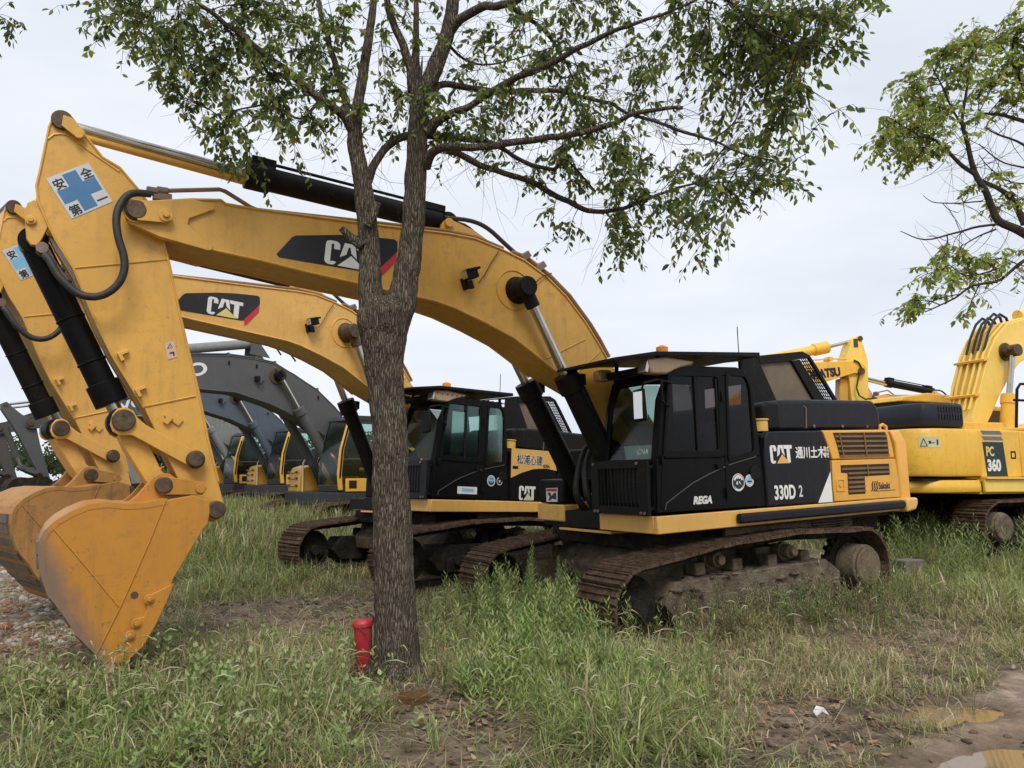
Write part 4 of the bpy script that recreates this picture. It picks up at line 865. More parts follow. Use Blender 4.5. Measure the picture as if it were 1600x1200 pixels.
# ------------------------------------------------------------------ the grey-armed machines further down the row
def lerp2(a, b, t): return (a[0]+(b[0]-a[0])*t, a[1]+(b[1]-a[1])*t)
def plain_arm(root, boomp, stickp, bucketp, pins, mats, hw=.30, sw=.2, bw=.7, words=None, blk=BLM, rod=CHROME):
    """pins: foot, cyl_foot, rod_pin, stick_pin, stick_top, ear (stick cylinder on boom), curl_top, link_top, arm_pin, bucket_pin, bucket_link"""
    by, sy, bk, cyl = mats
    boom = MB().prism(boomp, -hw, hw).build('boom', by, root, smooth=24, bevel=.012)
    m = MB()
    for s in (1, -1): m.tube([(x, s*(hw+.002), z) for x, z in boomp+[boomp[0]]], .014, 5)
    m.build('flange_edge', by, boom)
    m = MB(); m.disc_y(*pins['rod_pin'], -hw-.24, hw+.24, .11, 24); m.disc_y(*pins['rod_pin'], hw, hw+.03, .22, 28); m.disc_y(*pins['stick_pin'], -hw-.06, hw+.06, .10, 24)
    m.build('boom_pin', PIN, boom, smooth=35, bevel=.006)
    m = MB(); top = pins['pipe']
    for y in (-.18, -.06, .08, .2): m.tube([(x, y, z+.07) for x, z in top], .02, 6)
    for i in range(1, len(top)-1): m.box((top[i][0], 0, top[i][1]+.06), (.05, .56, .07))
    m.build('oil_pipe', by, boom)
    m = MB()
    for i, (x, z) in enumerate(top[1:-1]): m.box((x, hw+.02, z-.16), (.03, .04, .09))
    m.box((pins['lamp'][0], hw+.08, pins['lamp'][1]), (.1, .14, .12)); m.tube([(pins['lamp'][0]+.03, hw+.1, pins['lamp'][1]-.08), (pins['lamp'][0]-.1, hw+.1, pins['lamp'][1]-.14), (pins['lamp'][0]-.2, hw+.02, pins['lamp'][1]-.02)], .012, 5)
    m.build('boom_lamp', BLM, boom, smooth=30, bevel=.01)
    if words:
        for (w, size, o, ang, mt, sx) in words:
            text('lettering', w, size, (o[0], hw+.003, o[1]), (-math.cos(ang), 0, math.sin(ang)), (math.sin(ang), 0, math.cos(ang)), mt, boom, bold=.012, sx=sx)
    for s in (1, -1):
        t = Vector((pins['rod_pin'][0], s*(hw+.15), pins['rod_pin'][1])); b = Vector((pins['cyl_foot'][0], s*(hw+.13), pins['cyl_foot'][1])); d = (b-t).normalized(); fr = pins.get('rodlen', 1.2)
        m = MB(); m.cyl(t+d*(fr+.03), b, .125, 24); m.cyl(t+d*fr, t+d*(fr+.2), .15, 24); o_ = Vector((-.15, s*.05, 0)); m.tube([t+d*(fr+.2)+o_, b-d*.4+o_], .022, 6)
        bc = m.build('boom_cylinder', cyl, root, smooth=38, bevel=.008)
        m = MB(); m.cyl(t, t+d*(fr+.1), .055, 20); m.build('cylinder_rod', rod, bc)
        m = MB(); m.disc_y(t.x, t.z, s*(hw+.06), s*(hw+.24), .13, 24); m.build('rod_eye', blk, bc, smooth=35, bevel=.01)
    st = None
    if stickp:
        st = MB().prism(stickp, -sw, sw).build('stick', sy, root, smooth=24, bevel=.012)
        m = MB(); m.disc_y(*pins['stick_top'], -sw-.03, sw+.03, .08, 20); m.disc_y(*pins['bucket_pin'], -sw-.1, sw+.1, .09, 20); m.disc_y(*pins['arm_pin'], -sw-.1, sw+.1, .07, 20); m.build('stick_pin', PIN, st, smooth=35, bevel=.006)
        e0 = Vector((pins['stick_top'][0], 0, pins['stick_top'][1])); e1 = Vector((pins['ear'][0], 0, pins['ear'][1])); g = e0.lerp(e1, .48)
        m = MB(); d = (e1-e0).normalized(); m.cyl(g, e1, .12, 24); m.cyl(g-d*.05, g+d*.2, .145, 24); m.disc_y(e1.x, e1.z, -.14, .14, .13, 24); sc = m.build('stick_cylinder', sy, root, smooth=38, bevel=.01)
        m = MB(); m.cyl(e0, g, .05, 16); m.build('cylinder_rod', rod, sc)
        m = MB(); m.tube([(e1.x-.1, .08, e1.z+.1), (e1.x-.45, .08, e1.z+.2), (e1.x-.9, .08, e1.z-.05), (e1.x-1.15, .08, e1.z-.35)], .025, 6); m.tube([(e1.x-.1, -.05, e1.z+.1), (e1.x-.5, -.05, e1.z+.18), (e1.x-.8, -.05, e1.z-.2)], .025, 6); m.build('hydraulic_hose', RUB, boom)
        m = MB()
        for s in (1, -1): m.prism([(e1.x-.4, e1.z-.35), (e1.x+.12, e1.z-.3), (e1.x+.1, e1.z+.08), (e1.x-.05, e1.z+.1)], s*.15, s*.19)
        m.build('cylinder_bracket', by, boom, smooth=0)
    if bucketp:
        c0 = Vector((pins['curl_top'][0], 0, pins['curl_top'][1])); c1 = Vector((pins['link_top'][0], 0, pins['link_top'][1])); d = (c1-c0).normalized(); L = (c1-c0).length
        m = MB(); m.cyl(c0, c1-d*.45, .11, 20); m.cyl(c1-d*.6, c1-d*.4, .135, 20); bc = m.build('bucket_cylinder', cyl, root, smooth=38, bevel=.008)
        m = MB(); m.cyl(c1-d*.45, c1, .055, 16); m.build('cylinder_rod', rod, bc)
        def bar(a, b, w, y0, y1, m):
            a, b = Vector(a), Vector(b); t = (b-a).normalized(); n = Vector((-t.y, t.x)); m.prism([tuple(q) for q in (a-t*w+n*w*.5, a-t*w*.4-n*w, b+t*w*.4-n*w*.8, b+t*w, b+n*w*.8, a+n*w)], y0, y1)
        m = MB()
        for s in (1, -1): bar(pins['link_top'], pins['arm_pin'], .09, s*.22, s*.27, m)
        m.disc_y(*pins['link_top'], -.3, .3, .09, 20); m.build('idler_link', sy, root, smooth=30)
        m = MB(); bar(pins['link_top'], pins['bucket_link'], .11, -.15, .15, m); m.build('bucket_link', sy, root, smooth=30)
        m = MB()
        for s in (1, -1): m.prism(bucketp, s*(bw-.04), s*bw)
        bu = m.build('bucket', bk, root, smooth=30, bevel=.008)
        c = Vector((sum(q[0] for q in bucketp)/len(bucketp), sum(q[1] for q in bucketp)/len(bucketp))); k = len(bucketp); sel = bucketp[pins['b0']:pins['b1']]
        m = MB()
        for a, b in zip(sel, sel[1:]):
            m.prism([a, b, tuple(Vector(b).lerp(c, .06)), tuple(Vector(a).lerp(c, .06))], -bw-.004, bw+.004)
        m.build('bucket_shell', bk, bu, smooth=45)
        m = MB()
        for s in (1, -1):
            m.prism([pins['bucket_link'], pins['bucket_pin'], tuple(Vector(pins['bucket_pin']).lerp(c, .35)), tuple(Vector(pins['bucket_link']).lerp(c, .35))], s*.24, s*.3)
        m.disc_y(*pins['bucket_link'], -.33, .33, .09, 20); m.build('bucket_ear', bk, bu, smooth=30)
    return boom

def volvo(frame, label, grey, word, stick=None):
    root = empty('excavator', frame.loc, frame.eul, label=label, cat='excavator', group=GRP)
    make_track(root, 1, seed=11, mats=(MUDR, MUDD, MUDD, MUD)); make_track(root, -1, seed=12, mats=(MUDR, MUDD, MUDD, MUD)); carbody(root, (MUDD, MUDD))
    boomp = [(6.75, 3.42), (6.62, 3.62), (6.4, 3.68), (4.9, 4.38), (4.0, 4.46), (3.3, 4.44), (2.8, 4.37), (2.3, 4.16), (1.6, 3.78), (.95, 3.24), (.3, 2.3), (.0, 2.05), (-.05, 1.85), (.15, 1.78), (.5, 1.9), (1.2, 2.5), (1.8, 2.86), (2.4, 3.15), (2.9, 3.35), (3.8, 3.58), (4.7, 3.6), (5.6, 3.42), (6.55, 3.2), (6.72, 3.26)]
    stickp = [(7.55, 4.1), (7.38, 4.18), (7.2, 4.0), (6.9, 3.75), (6.5, 3.5), (6.35, 3.2), (6.2, 2.6), (5.85, 1.5), (5.75, 1.2), (5.85, 1.05), (6.0, 1.15), (6.4, 1.9), (6.9, 2.9), (7.2, 3.4), (7.5, 3.85)]
    bucketp = [(6.55, 1.35), (6.0, 1.4), (5.8, 1.25), (5.85, 1.0), (6.2, .55), (6.55, .2), (6.75, .15), (7.05, .4), (7.25, .8), (7.25, 1.05), (7.1, 1.28), (6.85, 1.38)]
    pins = dict(foot=(.1, 1.95), cyl_foot=(1.0, 1.4), rod_pin=(2.74, 4.07), stick_pin=(6.6, 3.4), stick_top=(7.42, 4.08), ear=(3.3, 4.88), curl_top=(7.35, 3.25), link_top=(6.75, 1.75), arm_pin=(6.15, 1.5), bucket_pin=(5.85, 1.2), bucket_link=(6.2, 1.45), rodlen=.95,
                pipe=[(4.9, 4.36), (4.0, 4.45), (3.3, 4.43), (2.8, 4.36), (1.6, 3.76), (1.0, 3.28)], lamp=(3.3, 3.95), b0=5, b1=12)
    plain_arm(root, boomp, stickp, bucketp, pins, (grey, stick or VGR2, MUDD, grey), words=[(word, .42, (6.35, 3.42), R(17), WHITE, 1.4)] if word else None)
    # cab: grey frame, amber corner post beside the big windscreen, rounded glass
    yl, yr = 1.45, .45
    side = [(1.62, 1.15), (1.66, 1.6), (1.60, 2.2), (1.38, 2.95), (1.2, 3.08), (-.1, 3.10), (-.22, 2.95), (-.26, 1.15)]
    m = MB()
    m.prism([(1.55, 1.15), (1.55, 1.32), (-.26, 1.32), (-.26, 1.15)], yl-.05, yl); m.prism([(1.38, 2.95), (1.2, 3.08), (-.1, 3.10), (-.22, 2.95)], yr, yl); m.prism([(.30, 1.322), (.28, 2.948), (.20, 2.948), (.20, 1.322)], yl-.05, yl)
    m.prism([(-.15, 1.322), (-.13, 2.948), (-.22, 2.948), (-.26, 1.322)], yr, yl); m.prism([(1.60, 1.322), (1.62, 1.6), (1.56, 2.2), (1.36, 2.948), (1.30, 2.948), (1.50, 2.2), (1.55, 1.6), (1.52, 1.322)], yr, yr+.05)
    m.prism([(1.60, 1.15), (1.62, 1.32), (1.3, 1.32), (1.3, 1.15)], yr, yl-.05); m.prism([(.28, 2.0), (1.55, 1.98), (1.55, 1.92), (.28, 1.94)], yl-.04, yl-.002)
    cab = m.build('cab', VGD, root, smooth=30, bevel=.02, seg=3)
    m = MB(); fxz = [(1.585, 1.2), (1.63, 1.6), (1.57, 2.2), (1.35, 2.95)]
    m.v = [(x, y, z) for x, z in fxz for y in (yr+.06, yl-.02)]; m.f = [(0, 1, 3, 2), (2, 3, 5, 4), (4, 5, 7, 6)]; m.mi = [0]*3
    m.build('windscreen', GL_GREEN, cab, smooth=60)
    m = MB(); m.prism([(1.5, 1.33), (1.53, 1.6), (1.48, 2.2), (1.28, 2.94), (.3, 2.94), (.3, 1.33)], yl-.03, yl-.025); m.build('door_window', GL_GREEN, cab, smooth=0)
    m = MB(); m.prism([(1.60, 1.18), (1.64, 1.6), (1.585, 2.2), (1.38, 2.93), (1.27, 2.93), (1.46, 2.2), (1.51, 1.6), (1.47, 1.18)], yl-.02, yl+.05); cp = m.build('corner_post', VYEL, cab, smooth=30, bevel=.03, seg=3)
    m = MB(); m.tube([(1.58, yl+.06, 1.5), (1.53, yl+.07, 2.2), (1.38, yl+.06, 2.75)], .022, 6); m.build('grab_rail', BLM, cp)
    m = MB(); m.box((.35, .95, 1.6), (.5, .5, .2)); m.box((.1, .95, 2.1), (.16, .48, .8)); m.box((.8, .6, 1.7), (.6, .12, .3)); m.build('seat', SEATF, cab, smooth=35, bevel=.05)
    # deck, lower side doors, counterweight, right-hand step box with its rail
    m = MB(); m.prism([(1.62, .80), (1.62, 1.14), (-2.9, 1.14), (-2.9, .95), (1.0, .78)], -1.45, 1.47); m.build('deck', VGD, root, smooth=0, bevel=.03)
    m = MB(); m.prism([(1.40, 1.15), (1.40, 1.48), (.72, 1.48), (.72, 1.15)], yl, yl+.04); m.prism([(.70, 1.15), (.70, 1.48), (.25, 1.48), (.25, 1.15)], yl, yl+.04); ly = m.build('lower_side_panel', VYEL, root, smooth=30, bevel=.015)
    m = MB(); m.box((1.2, yl+.042, 1.33), (.22, .004, .2)); m.build('step_hole', BLACKV, ly, smooth=0)
    m = MB(); m.prism([(-.28, 1.15), (-.28, 2.3), (-3.0, 2.3), (-3.2, 2.1), (-3.2, 1.15)], -1.45, 1.45); m.build('engine_body', VYEL, root, smooth=30, bevel=.06, seg=3)
    m = MB(); m.prism([(-.8, 2.3), (-.9, 2.6), (-3.0, 2.6), (-3.1, 2.3)], -1.1, 1.1); m.build('engine_hood', VGB, root, smooth=30, bevel=.05)
    m = MB(); m.prism([(1.55, 1.12), (1.55, 1.55), (1.45, 1.78), (1.2, 1.85), (.9, 1.85), (.9, 1.12)], -1.4, -.72); tb = m.build('step_box', VYEL, root, smooth=30, bevel=.05, seg=3)
    m = MB()
    for z in (1.3, 1.5, 1.66):
        for y in (-1.3, -.85): m.cyl((1.55, y, z), (1.6, y, z), .035, 10)
        m.tube([(1.56, -1.3, z), (1.62, -1.2, z-.03), (1.62, -.95, z-.03), (1.56, -.85, z)], .014, 5)
    m.build('step_rung', VGB, tb)
    m = MB(); m.tube([(1.5, -.62, 1.12), (1.5, -.62, 1.9), (1.2, -.75, 2.3), (.9, -1.0, 2.35), (.5, -1.4, 2.3), (.5, -1.42, 1.85)], .024, 6); m.build('hand_rail', CREAM, root)
    m = MB(); m.prism([(.7, 1.0), (.7, 2.1), (-.3, 2.1), (-.3, 1.0)], -1.4, -.6); m.build('fuel_tank', VYEL, root, smooth=30, bevel=.05)
    m = MB()
    for k in range(3): m.tube([(1.25, -.15+.14*k, 1.25), (1.5, -.15+.14*k, 1.8), (1.3, -.1+.12*k, 2.3), (.8, -.1+.1*k, 2.2)], .03, 6)
    m.build('hydraulic_hose', RUB, root)
    return root
V1 = Frame(-4.12, 21.39, R(222), 0, .27); V2 = Frame(-7.53, 27.98, R(222), 0, .42); V3 = Frame(-10.19, 31.07, R(222), 0, .45)
volvo(V1, 'nearest grey-armed excavator, its amber cab post just left of the forked trunk', VGR, 'VOLVO')
volvo(V2, 'grey-armed excavator with blue-grey boom, middle of the three with amber cab posts', VGB, 'VOLVO')
volvo(V3, 'pale grey-armed excavator, farthest left of the three with amber cab posts', VGR2, None)
VGM = paint('muddy_grey_paint', (.07, .07, .065), dirt=(.07, .05, .035), amount=1.0, rough=.8, coat=0)
V4 = Frame(-13.5, 33.6, R(222), 0, .5); V5 = Frame(-16.6, 36.5, R(222), 0, .5)
volvo(V4, 'muddy grey excavator arm at the left edge, its cab hidden behind the nearest stick', VGM, None, VGR)
volvo(V5, 'farthest grey excavator arm at the left edge, cut off by the frame', VGM, None, VGM)

# ------------------------------------------------------------------ the big yellow machine at the right, seen from behind
def yellow_rear(frame):
    root = empty('excavator', frame.loc, frame.eul, label='big yellow excavator at right edge seen from behind, with green number panel', cat='excavator', group=GRP)
    make_track(root, 1, seed=21, mats=(MUDR, MUDD, MUDD, MUD)); make_track(root, -1, seed=22, mats=(MUDR, MUDD, MUDD, MUD)); carbody(root, (MUDD, MUDD))
    # counterweight: rounded plan, two stacked bands
    def plan(x0, half, xr, rc, n=8):
        l = [(x0, half)]
        for i in range(n+1): a = R(90+90*i/n); l.append((xr+rc+rc*math.cos(a), half-rc+rc*math.sin(a)))
        for i in range(n+1): a = R(180+90*i/n); l.append((xr+rc+rc*math.cos(a), -half+rc+rc*math.sin(a)))
        l.append((x0, -half)); return l
    def slab(m, l, z0, z1, top=1.0, zt=None):
        n = len(l); b = len(m.v)
        rows = [(z0+.05, .985), (z0+.12, 1.0), (z1-.10, 1.0), (z1, .975)] if top else [(z0, 1), (z1, 1)]
        vs = []
        for z, s in rows: vs += [((x+1.6)*s-1.6, y*s, z) for x, y in l]
        fs = [tuple(range(n-1, -1, -1)), tuple(range((len(rows)-1)*n, len(rows)*n))]
        for r_ in range(len(rows)-1): fs += [(r_*n+i, r_*n+(i+1) % n, (r_+1)*n+(i+1) % n, (r_+1)*n+i) for i in range(n)]
        m.add(vs, fs)
    m = MB(); slab(m, plan(-2.0, 1.52, -3.45, .55), 1.42, 2.36); cw = m.build('counterweight', KOM, root, smooth=50, bevel=.02, seg=3)
    m = MB(); slab(m, plan(-2.0, 1.5, -3.42, .5), 1.12, 1.405); m.build('counterweight_base', KOM, cw, smooth=50, bevel=.02, seg=3)
    m = MB(); m.box((-2.72, 0, 1.41), (1.35, 2.9, .04)); m.build('seam', BLM, cw, smooth=0)
    # side panels, right side (the one in view)
    m = MB(); m.box((-1.45, 0, 1.90), (1.08, 3.0, .9)); m.build('rear_side_panel', KOM, root, smooth=30, bevel=.03, seg=3)
    m = MB(); m.box((-.42, 0, 1.90), (.96, 3.0, .88)); m.build('middle_side_panel', KOM, root, smooth=30, bevel=.03, seg=3)
    m = MB(); m.box((.75, -.95, 1.88), (1.3, 1.1, .86)); m.build('tank', KOM, root, smooth=30, bevel=.03, seg=3)
    m = MB(); m.box((-.1, 0, 1.25), (3.8, 2.9, .22)); m.prism([(1.8, 1.16), (1.8, 1.40), (-1.98, 1.42), (-1.98, 1.18)], -1.56, -1.5); m.prism([(1.8, 1.405), (1.8, 1.43), (-1.98, 1.45), (-1.98, 1.42)], -1.62, -1.40)
    m.build('deck_rim', KOM2, root, smooth=30, bevel=.01)
    # engine hood with its slotted end
    m = MB(); slab(m, [(-2.05, .9), (-2.95, .9), (-3.1, .75), (-3.1, -1.0), (-3.0, -1.2), (-2.75, -1.28), (-2.05, -1.28)], 2.36, 2.86); hd = m.build('engine_hood', NAVY, root, smooth=50, bevel=.04, seg=3)
    m = MB()
    for k in range(9):
        x = -2.68+.07*k; m.box((x, -1.285, 2.74), (.035, .02, .10)); m.box((x, -1.29, 2.60), (.035, .02, .10)); m.box((x, -1.1, 2.862), (.035, .25, .01))
    m.build('hood_slot', BLACKV, hd, smooth=0)
    m = MB(); m.box((-1.5, -.2, 2.42), (1.1, 2.1, .2)); m.box((.2, -1.0, 2.38), (1.6, .9, .08)); m.build('top_deck', KOM, root, smooth=30, bevel=.03)
    # number panel: two stripes and a green field
    y = -1.502
    def band(x0, x1, z0, z1, mt, nm, e=.0):
        m = MB(); m.prism([(x0+.06, z0), (x1+.06, z0), (x1, z1), (x0, z1)], y-.002-e, y-e); return m.build(nm, mt, root, smooth=0)
    band(-1.93, -1.42, 2.26, 2.335, TEALB, 'stripe'); band(-1.91, -1.40, 2.15, 2.225, TEALB, 'stripe'); pn = band(-1.90, -1.36, 1.47, 2.12, TEALV, 'number_panel')
    text('lettering', 'PC', .24, (-1.83, y-.005, 1.86), (1, 0, 0), (0, 0, 1), PALEY, pn, bold=.008, sx=.72)
    text('lettering', '360', .29, (-1.82, y-.005, 1.58), (1, 0, 0), (0, 0, 1), WHITE, pn, bold=.014, sx=.80)
    m = MB(); m.ring(rrect(-1.18, 1.80, -1.04, 1.95, .02), rrect(-1.15, 1.83, -1.07, 1.92, .015), y, y+.004); m.build('door_latch', BLM, root, smooth=0)
    # warning sticker wrapped round the counterweight's corner
    cx, cy, r_ = -2.90, -.97, .553
    def arc(a, z, e=0): return (cx+(r_+e)*math.cos(R(a)), cy+(r_+e)*math.sin(R(a)), z)
    def wrap(a0, a1, z0, z1, mt, nm, par, e, n=8):
        m = MB(); A = [a0+(a1-a0)*i/n for i in range(n+1)]
        m.v = [arc(a, z, e) for z in (z0, z1) for a in A]; m.f = [(i, i+1, n+2+i, n+1+i) for i in range(n)]; m.mi = [0]*n; return m.build(nm, mt, par, smooth=60)
    ws = wrap(222, 262, 2.0, 2.2, CREAM, 'warning_sticker', cw, .0)
    for (a0, z0, a1, z1) in ((225, 2.03, 231, 2.17), (231, 2.17, 237, 2.03), (225, 2.03, 237, 2.03)):
        m = MB(); m.tube([arc(a0, z0, .004), arc((a0+a1)/2, (z0+z1)/2, .004), arc(a1, z1, .004)], .006, 4); m.build('warning_symbol', BLACKV, ws)
    for (a, z, w, h) in ((242, 2.1, .04, .05), (248, 2.09, .05, .012), (256, 2.10, .03, .10)):
        m = MB(); q = arc(a, z, .002); m.box(q, (w, .006, h), Matrix.Rotation(R(a-270), 3, 'Z')); m.build('warning_symbol', BLACKV, ws, smooth=0)
    # boom and its pipes, the boom cylinder, the rail
    F = frame
    back = [(1517, 672), (1522, 640), (1533, 600), (1545, 552), (1556, 527), (1574, 506), (1600, 498), (1640, 494), (1700, 505), (1760, 530)]
    belly = [(1750, 580), (1690, 560), (1640, 552), (1612, 555), (1592, 568), (1576, 592), (1561, 620), (1550, 647), (1536, 676)]
    bp = [F.P(u, v, -.33) for u, v in back+belly]
    bp = bp[:10]+bp[10:]
    boom = MB().prism(bp, -.33, .33).build('boom', KOM2, root, smooth=30, bevel=.015)
    m = MB()
    for k, y_ in enumerate((-.26, -.12, .04, .20, .30)):
        l = [F.P(u, v, -.33) for u, v in back[1:8]]
        m.tube([(x-.07+.03*k*(i == 0), y_, z) for i, (x, z) in enumerate(l)], .028, 8)
    m.build('oil_pipe', KOM2, boom)
    m = MB()
    for u, v in ((1541, 562), (1528, 617)): x, z = F.P(u, v, -.33); m.box((x-.05, 0, z), (.14, .74, .05), Matrix.Rotation(R(-15), 3, 'Y'))
    m.build('pipe_clamp', KOM, boom, smooth=0, bevel=.004)
    m = MB(); l = [F.P(u, v, -.33) for u, v in ((1545, 548), (1552, 520), (1560, 500), (1570, 490), (1580, 496), (1584, 508))]
    for k in range(4): m.tube([(x-.05, -.25+.14*k, z+.04*math.sin(k*2)) for x, z in l], .03, 6)
    m.build('hydraulic_hose', RUB, boom)
    a, b = F.P(1590, 497, 0), F.P(1720, 470, 0); m = MB(); m.cyl((a[0], 0, a[1]+.05), (b[0], 0, b[1]), .13, 24); m.build('stick_cylinder', KOM2, root)
    t, b = F.P(1582, 548, -.5), F.P(1573, 672, -.5); t = Vector((t[0], -.5, t[1])); b = Vector((b[0], -.5, b[1])); d = (b-t).normalized(); L = (b-t).length
    m = MB(); m.cyl(t+d*L*.58, b, .14, 28); m.cyl(t+d*L*.56, t+d*L*.68, .16, 28); bc = m.build('boom_cylinder', KOM, root, smooth=38, bevel=.01)
    m = MB(); m.cyl(t, t+d*L*.6, .06, 20); m.build('cylinder_rod', CHROME, bc)
    m = MB(); m.disc_y(t.x, t.z, -.64, -.3, .13, 24); m.disc_y(t.x, t.z, -.36, -.33, .2, 24); m.cyl((t.x, -.5, t.z), (t.x-.22, -.5, t.z+.03), .07, 12); m.build('rod_eye', PIN, bc, smooth=35, bevel=.01)
    q = [F.P(u, v, -1.2) for u, v in ((1588, 668), (1589, 608), (1594, 600), (1625, 600))]
    m = MB(); m.tube([(x, -1.2, z) for x, z in q]+[(q[-1][0]+.4, -1.2, q[-1][1]), (q[-1][0]+.42, -1.2, q[0][1]-.3)], .028, 8); m.tube([(q[0][0]-.0, -1.2, q[0][1]+.55), (q[0][0]+.8, -1.2, q[0][1]+.55)], .025, 8); m.build('hand_rail', BLM, root)
    m = MB(); m.prism([(-.6, 2.32), (.2, 2.55), (1.4, 2.62), (1.4, 2.32)], -.95, -.5); m.prism([(.5, 2.32), (.5, 2.8), (1.2, 2.8), (1.2, 2.32)], -1.1, -.6); m.build('step_cover', KOM2, root, smooth=30, bevel=.03)
    # cab on the far side
    m = MB(); m.prism([(1.75, 1.3), (1.7, 2.4), (1.45, 3.05), (.1, 3.1), (0, 1.3)], .5, 1.45); m.build('cab', KOM, root, smooth=30, bevel=.05)
    m = MB(); m.prism([(.35, 2.1), (1.5, 2.1), (1.35, 2.95), (.35, 2.98)], .48, 1.47); m.box((.02, .97, 2.5), (.12, .75, .8)); m.build('cab_window', GL_DARK, root, smooth=0)
    return root
TEALB = simple('faded_blue_grey_vinyl', (.13, .17, .2), .45, var=.1)
PF = Frame(10.15, 16.6, R(20), 0, .25)
yellow_rear(PF)

# ------------------------------------------------------------------ yellow machine whose arm shows above the nearest machine's engine hood, arm to the right
def right_facing(frame, label):
    root = empty('excavator', frame.loc, frame.eul, label=label, cat='excavator', group=GRP); F = frame
    make_track(root, 1, seed=31, mats=(MUDR, MUDD, MUDD, MUD)); make_track(root, -1, seed=32, mats=(MUDR, MUDD, MUDD, MUD)); carbody(root, (MUDD, MUDD))
    P = lambda l: [F.P(u, v, -.28) for u, v in l]
    top = P([(1354, 576), (1350, 568), (1340, 564), (1325, 564), (1272, 566), (1230, 572)]); bot = P([(1238, 612), (1292, 596), (1335, 583), (1352, 584)])
    foot = [(.5, 2.5), (.1, 2.2), (-.1, 2.0), (.1, 1.8), (.5, 1.9), (1.4, 2.7)]
    bx = top+[lerp2(top[-1], foot[0], .35)]+foot+[lerp2(foot[-1], bot[0], .5)]+bot
    boom = MB().prism(bx, -.28, .28).build('boom', KOM, root, smooth=30, bevel=.01)
    o = F.P(1262, 593, -.283); e = F.P(1312, 588, -.283); ang = Vector((e[0]-o[0], 0, e[1]-o[1]))
    text('lettering', 'KOMATSU', .29, (o[0]-.20, -.284, o[1]+.0), ang, (-.06, 0, 1), NVINYL, boom, bold=.018, sx=.82)
    m = MB(); l = P([(1230, 568), (1272, 562), (1300, 560), (1326, 560)]); m.tube([(x, -.2, z) for x, z in l], .02, 6); m.box((l[2][0], -.1, l[2][1]), (.1, .3, .1)); m.build('oil_pipe', KOM, boom)
    st = P([(1345, 523), (1334, 529), (1331, 540), (1328, 550), (1323, 562), (1324, 575), (1330, 592), (1334, 625), (1337, 700), (1352, 700), (1361, 640), (1360, 610), (1359, 562), (1354, 545), (1350, 531)])
    sk = MB().prism(st, -.2, .2).build('stick', KOM2, root, smooth=30, bevel=.012)
    m = MB(); x, z = F.P(1337, 536, -.2); m.box((x, -.2, z), (.12, .02, .22)); m.disc_y(*F.P(1346, 580, -.3), -.32, .32, .09, 20); m.disc_y(*F.P(1344, 529, -.2), -.22, .22, .07, 16); m.build('stick_pin', PIN, sk)
    m = MB(); l = [F.P(u, v, -.3) for u, v in ((1334, 563), (1341, 566), (1346, 575), (1341, 590), (1338, 606), (1342, 618), (1352, 624), (1358, 623))]; m.tube([(x, -.31, z) for x, z in l], .022, 6); m.build('hydraulic_hose', RUB, sk)
    m = MB(); l = P([(1318, 590), (1331, 590), (1333, 640), (1317, 640)]); m.prism(l, -.12, .12); m.build('bucket_cylinder', YEL, root, bevel=.03)
    a, g, b = F.P(1339, 531, 0), F.P(1290, 543, 0), F.P(1200, 562, 0); V = lambda q: Vector((q[0], 0, q[1])); d = (V(b)-V(g)).normalized()
    m = MB(); m.cyl(V(g), V(b), .13, 24); m.cyl(V(g)-d*.05, V(g)+d*.35, .16, 24); sc = m.build('stick_cylinder', KOM, root, smooth=38, bevel=.01)
    m = MB(); m.cyl(V(a), V(g), .045, 16); m.build('cylinder_rod', CHROME, sc)
    m = MB(); m.prism([(-.3, 1.15), (-.3, 2.35), (-3.2, 2.35), (-3.4, 2.1), (-3.4, 1.15)], -1.45, 1.45); m.box((.7, -.95, 1.7), (1.7, 1.0, 1.0)); m.build('engine_body', KOM, root, smooth=30, bevel=.05)
    m = MB(); m.prism([(1.6, 1.2), (1.5, 2.4), (1.2, 3.0), (.1, 3.0), (0, 1.2)], .5, 1.45); m.build('cab', KOM, root, smooth=30, bevel=.05)
    m = MB(); m.prism([(.3, 2.0), (1.4, 2.0), (1.1, 2.9), (.3, 2.9)], .49, 1.46); m.build('cab_window', GL_DARK, root, smooth=0)
    return root
K2F = Frame(3.2, 19.0, R(8), 0, .2)
right_facing(K2F, 'yellow excavator with dark blue boom lettering, arm raised behind the black mesh guard')

# far dusty yellow machine of the row, arm to the left
M3 = Frame(17.77, 28.45, R(206), 0, -.1)
cfg3 = dict(near=False, arm=0, boom=YEL2, stick=YEL2, bucket=ORG, shell=STEEL, rim=YEL2, panel1=BLK, panel2=YEL2, cw=YEL2, glass=GL_DARK, glass2=GL_DARK, glassf=GL_CLEAR, trk=(MUDR, MUDD, MUDD, MUD))
ex3, cab3 = excavator_cat(M3, cfg3, 'far dusty yellow excavator with dark logo panel and black cylinder above the dark hood', GRP)

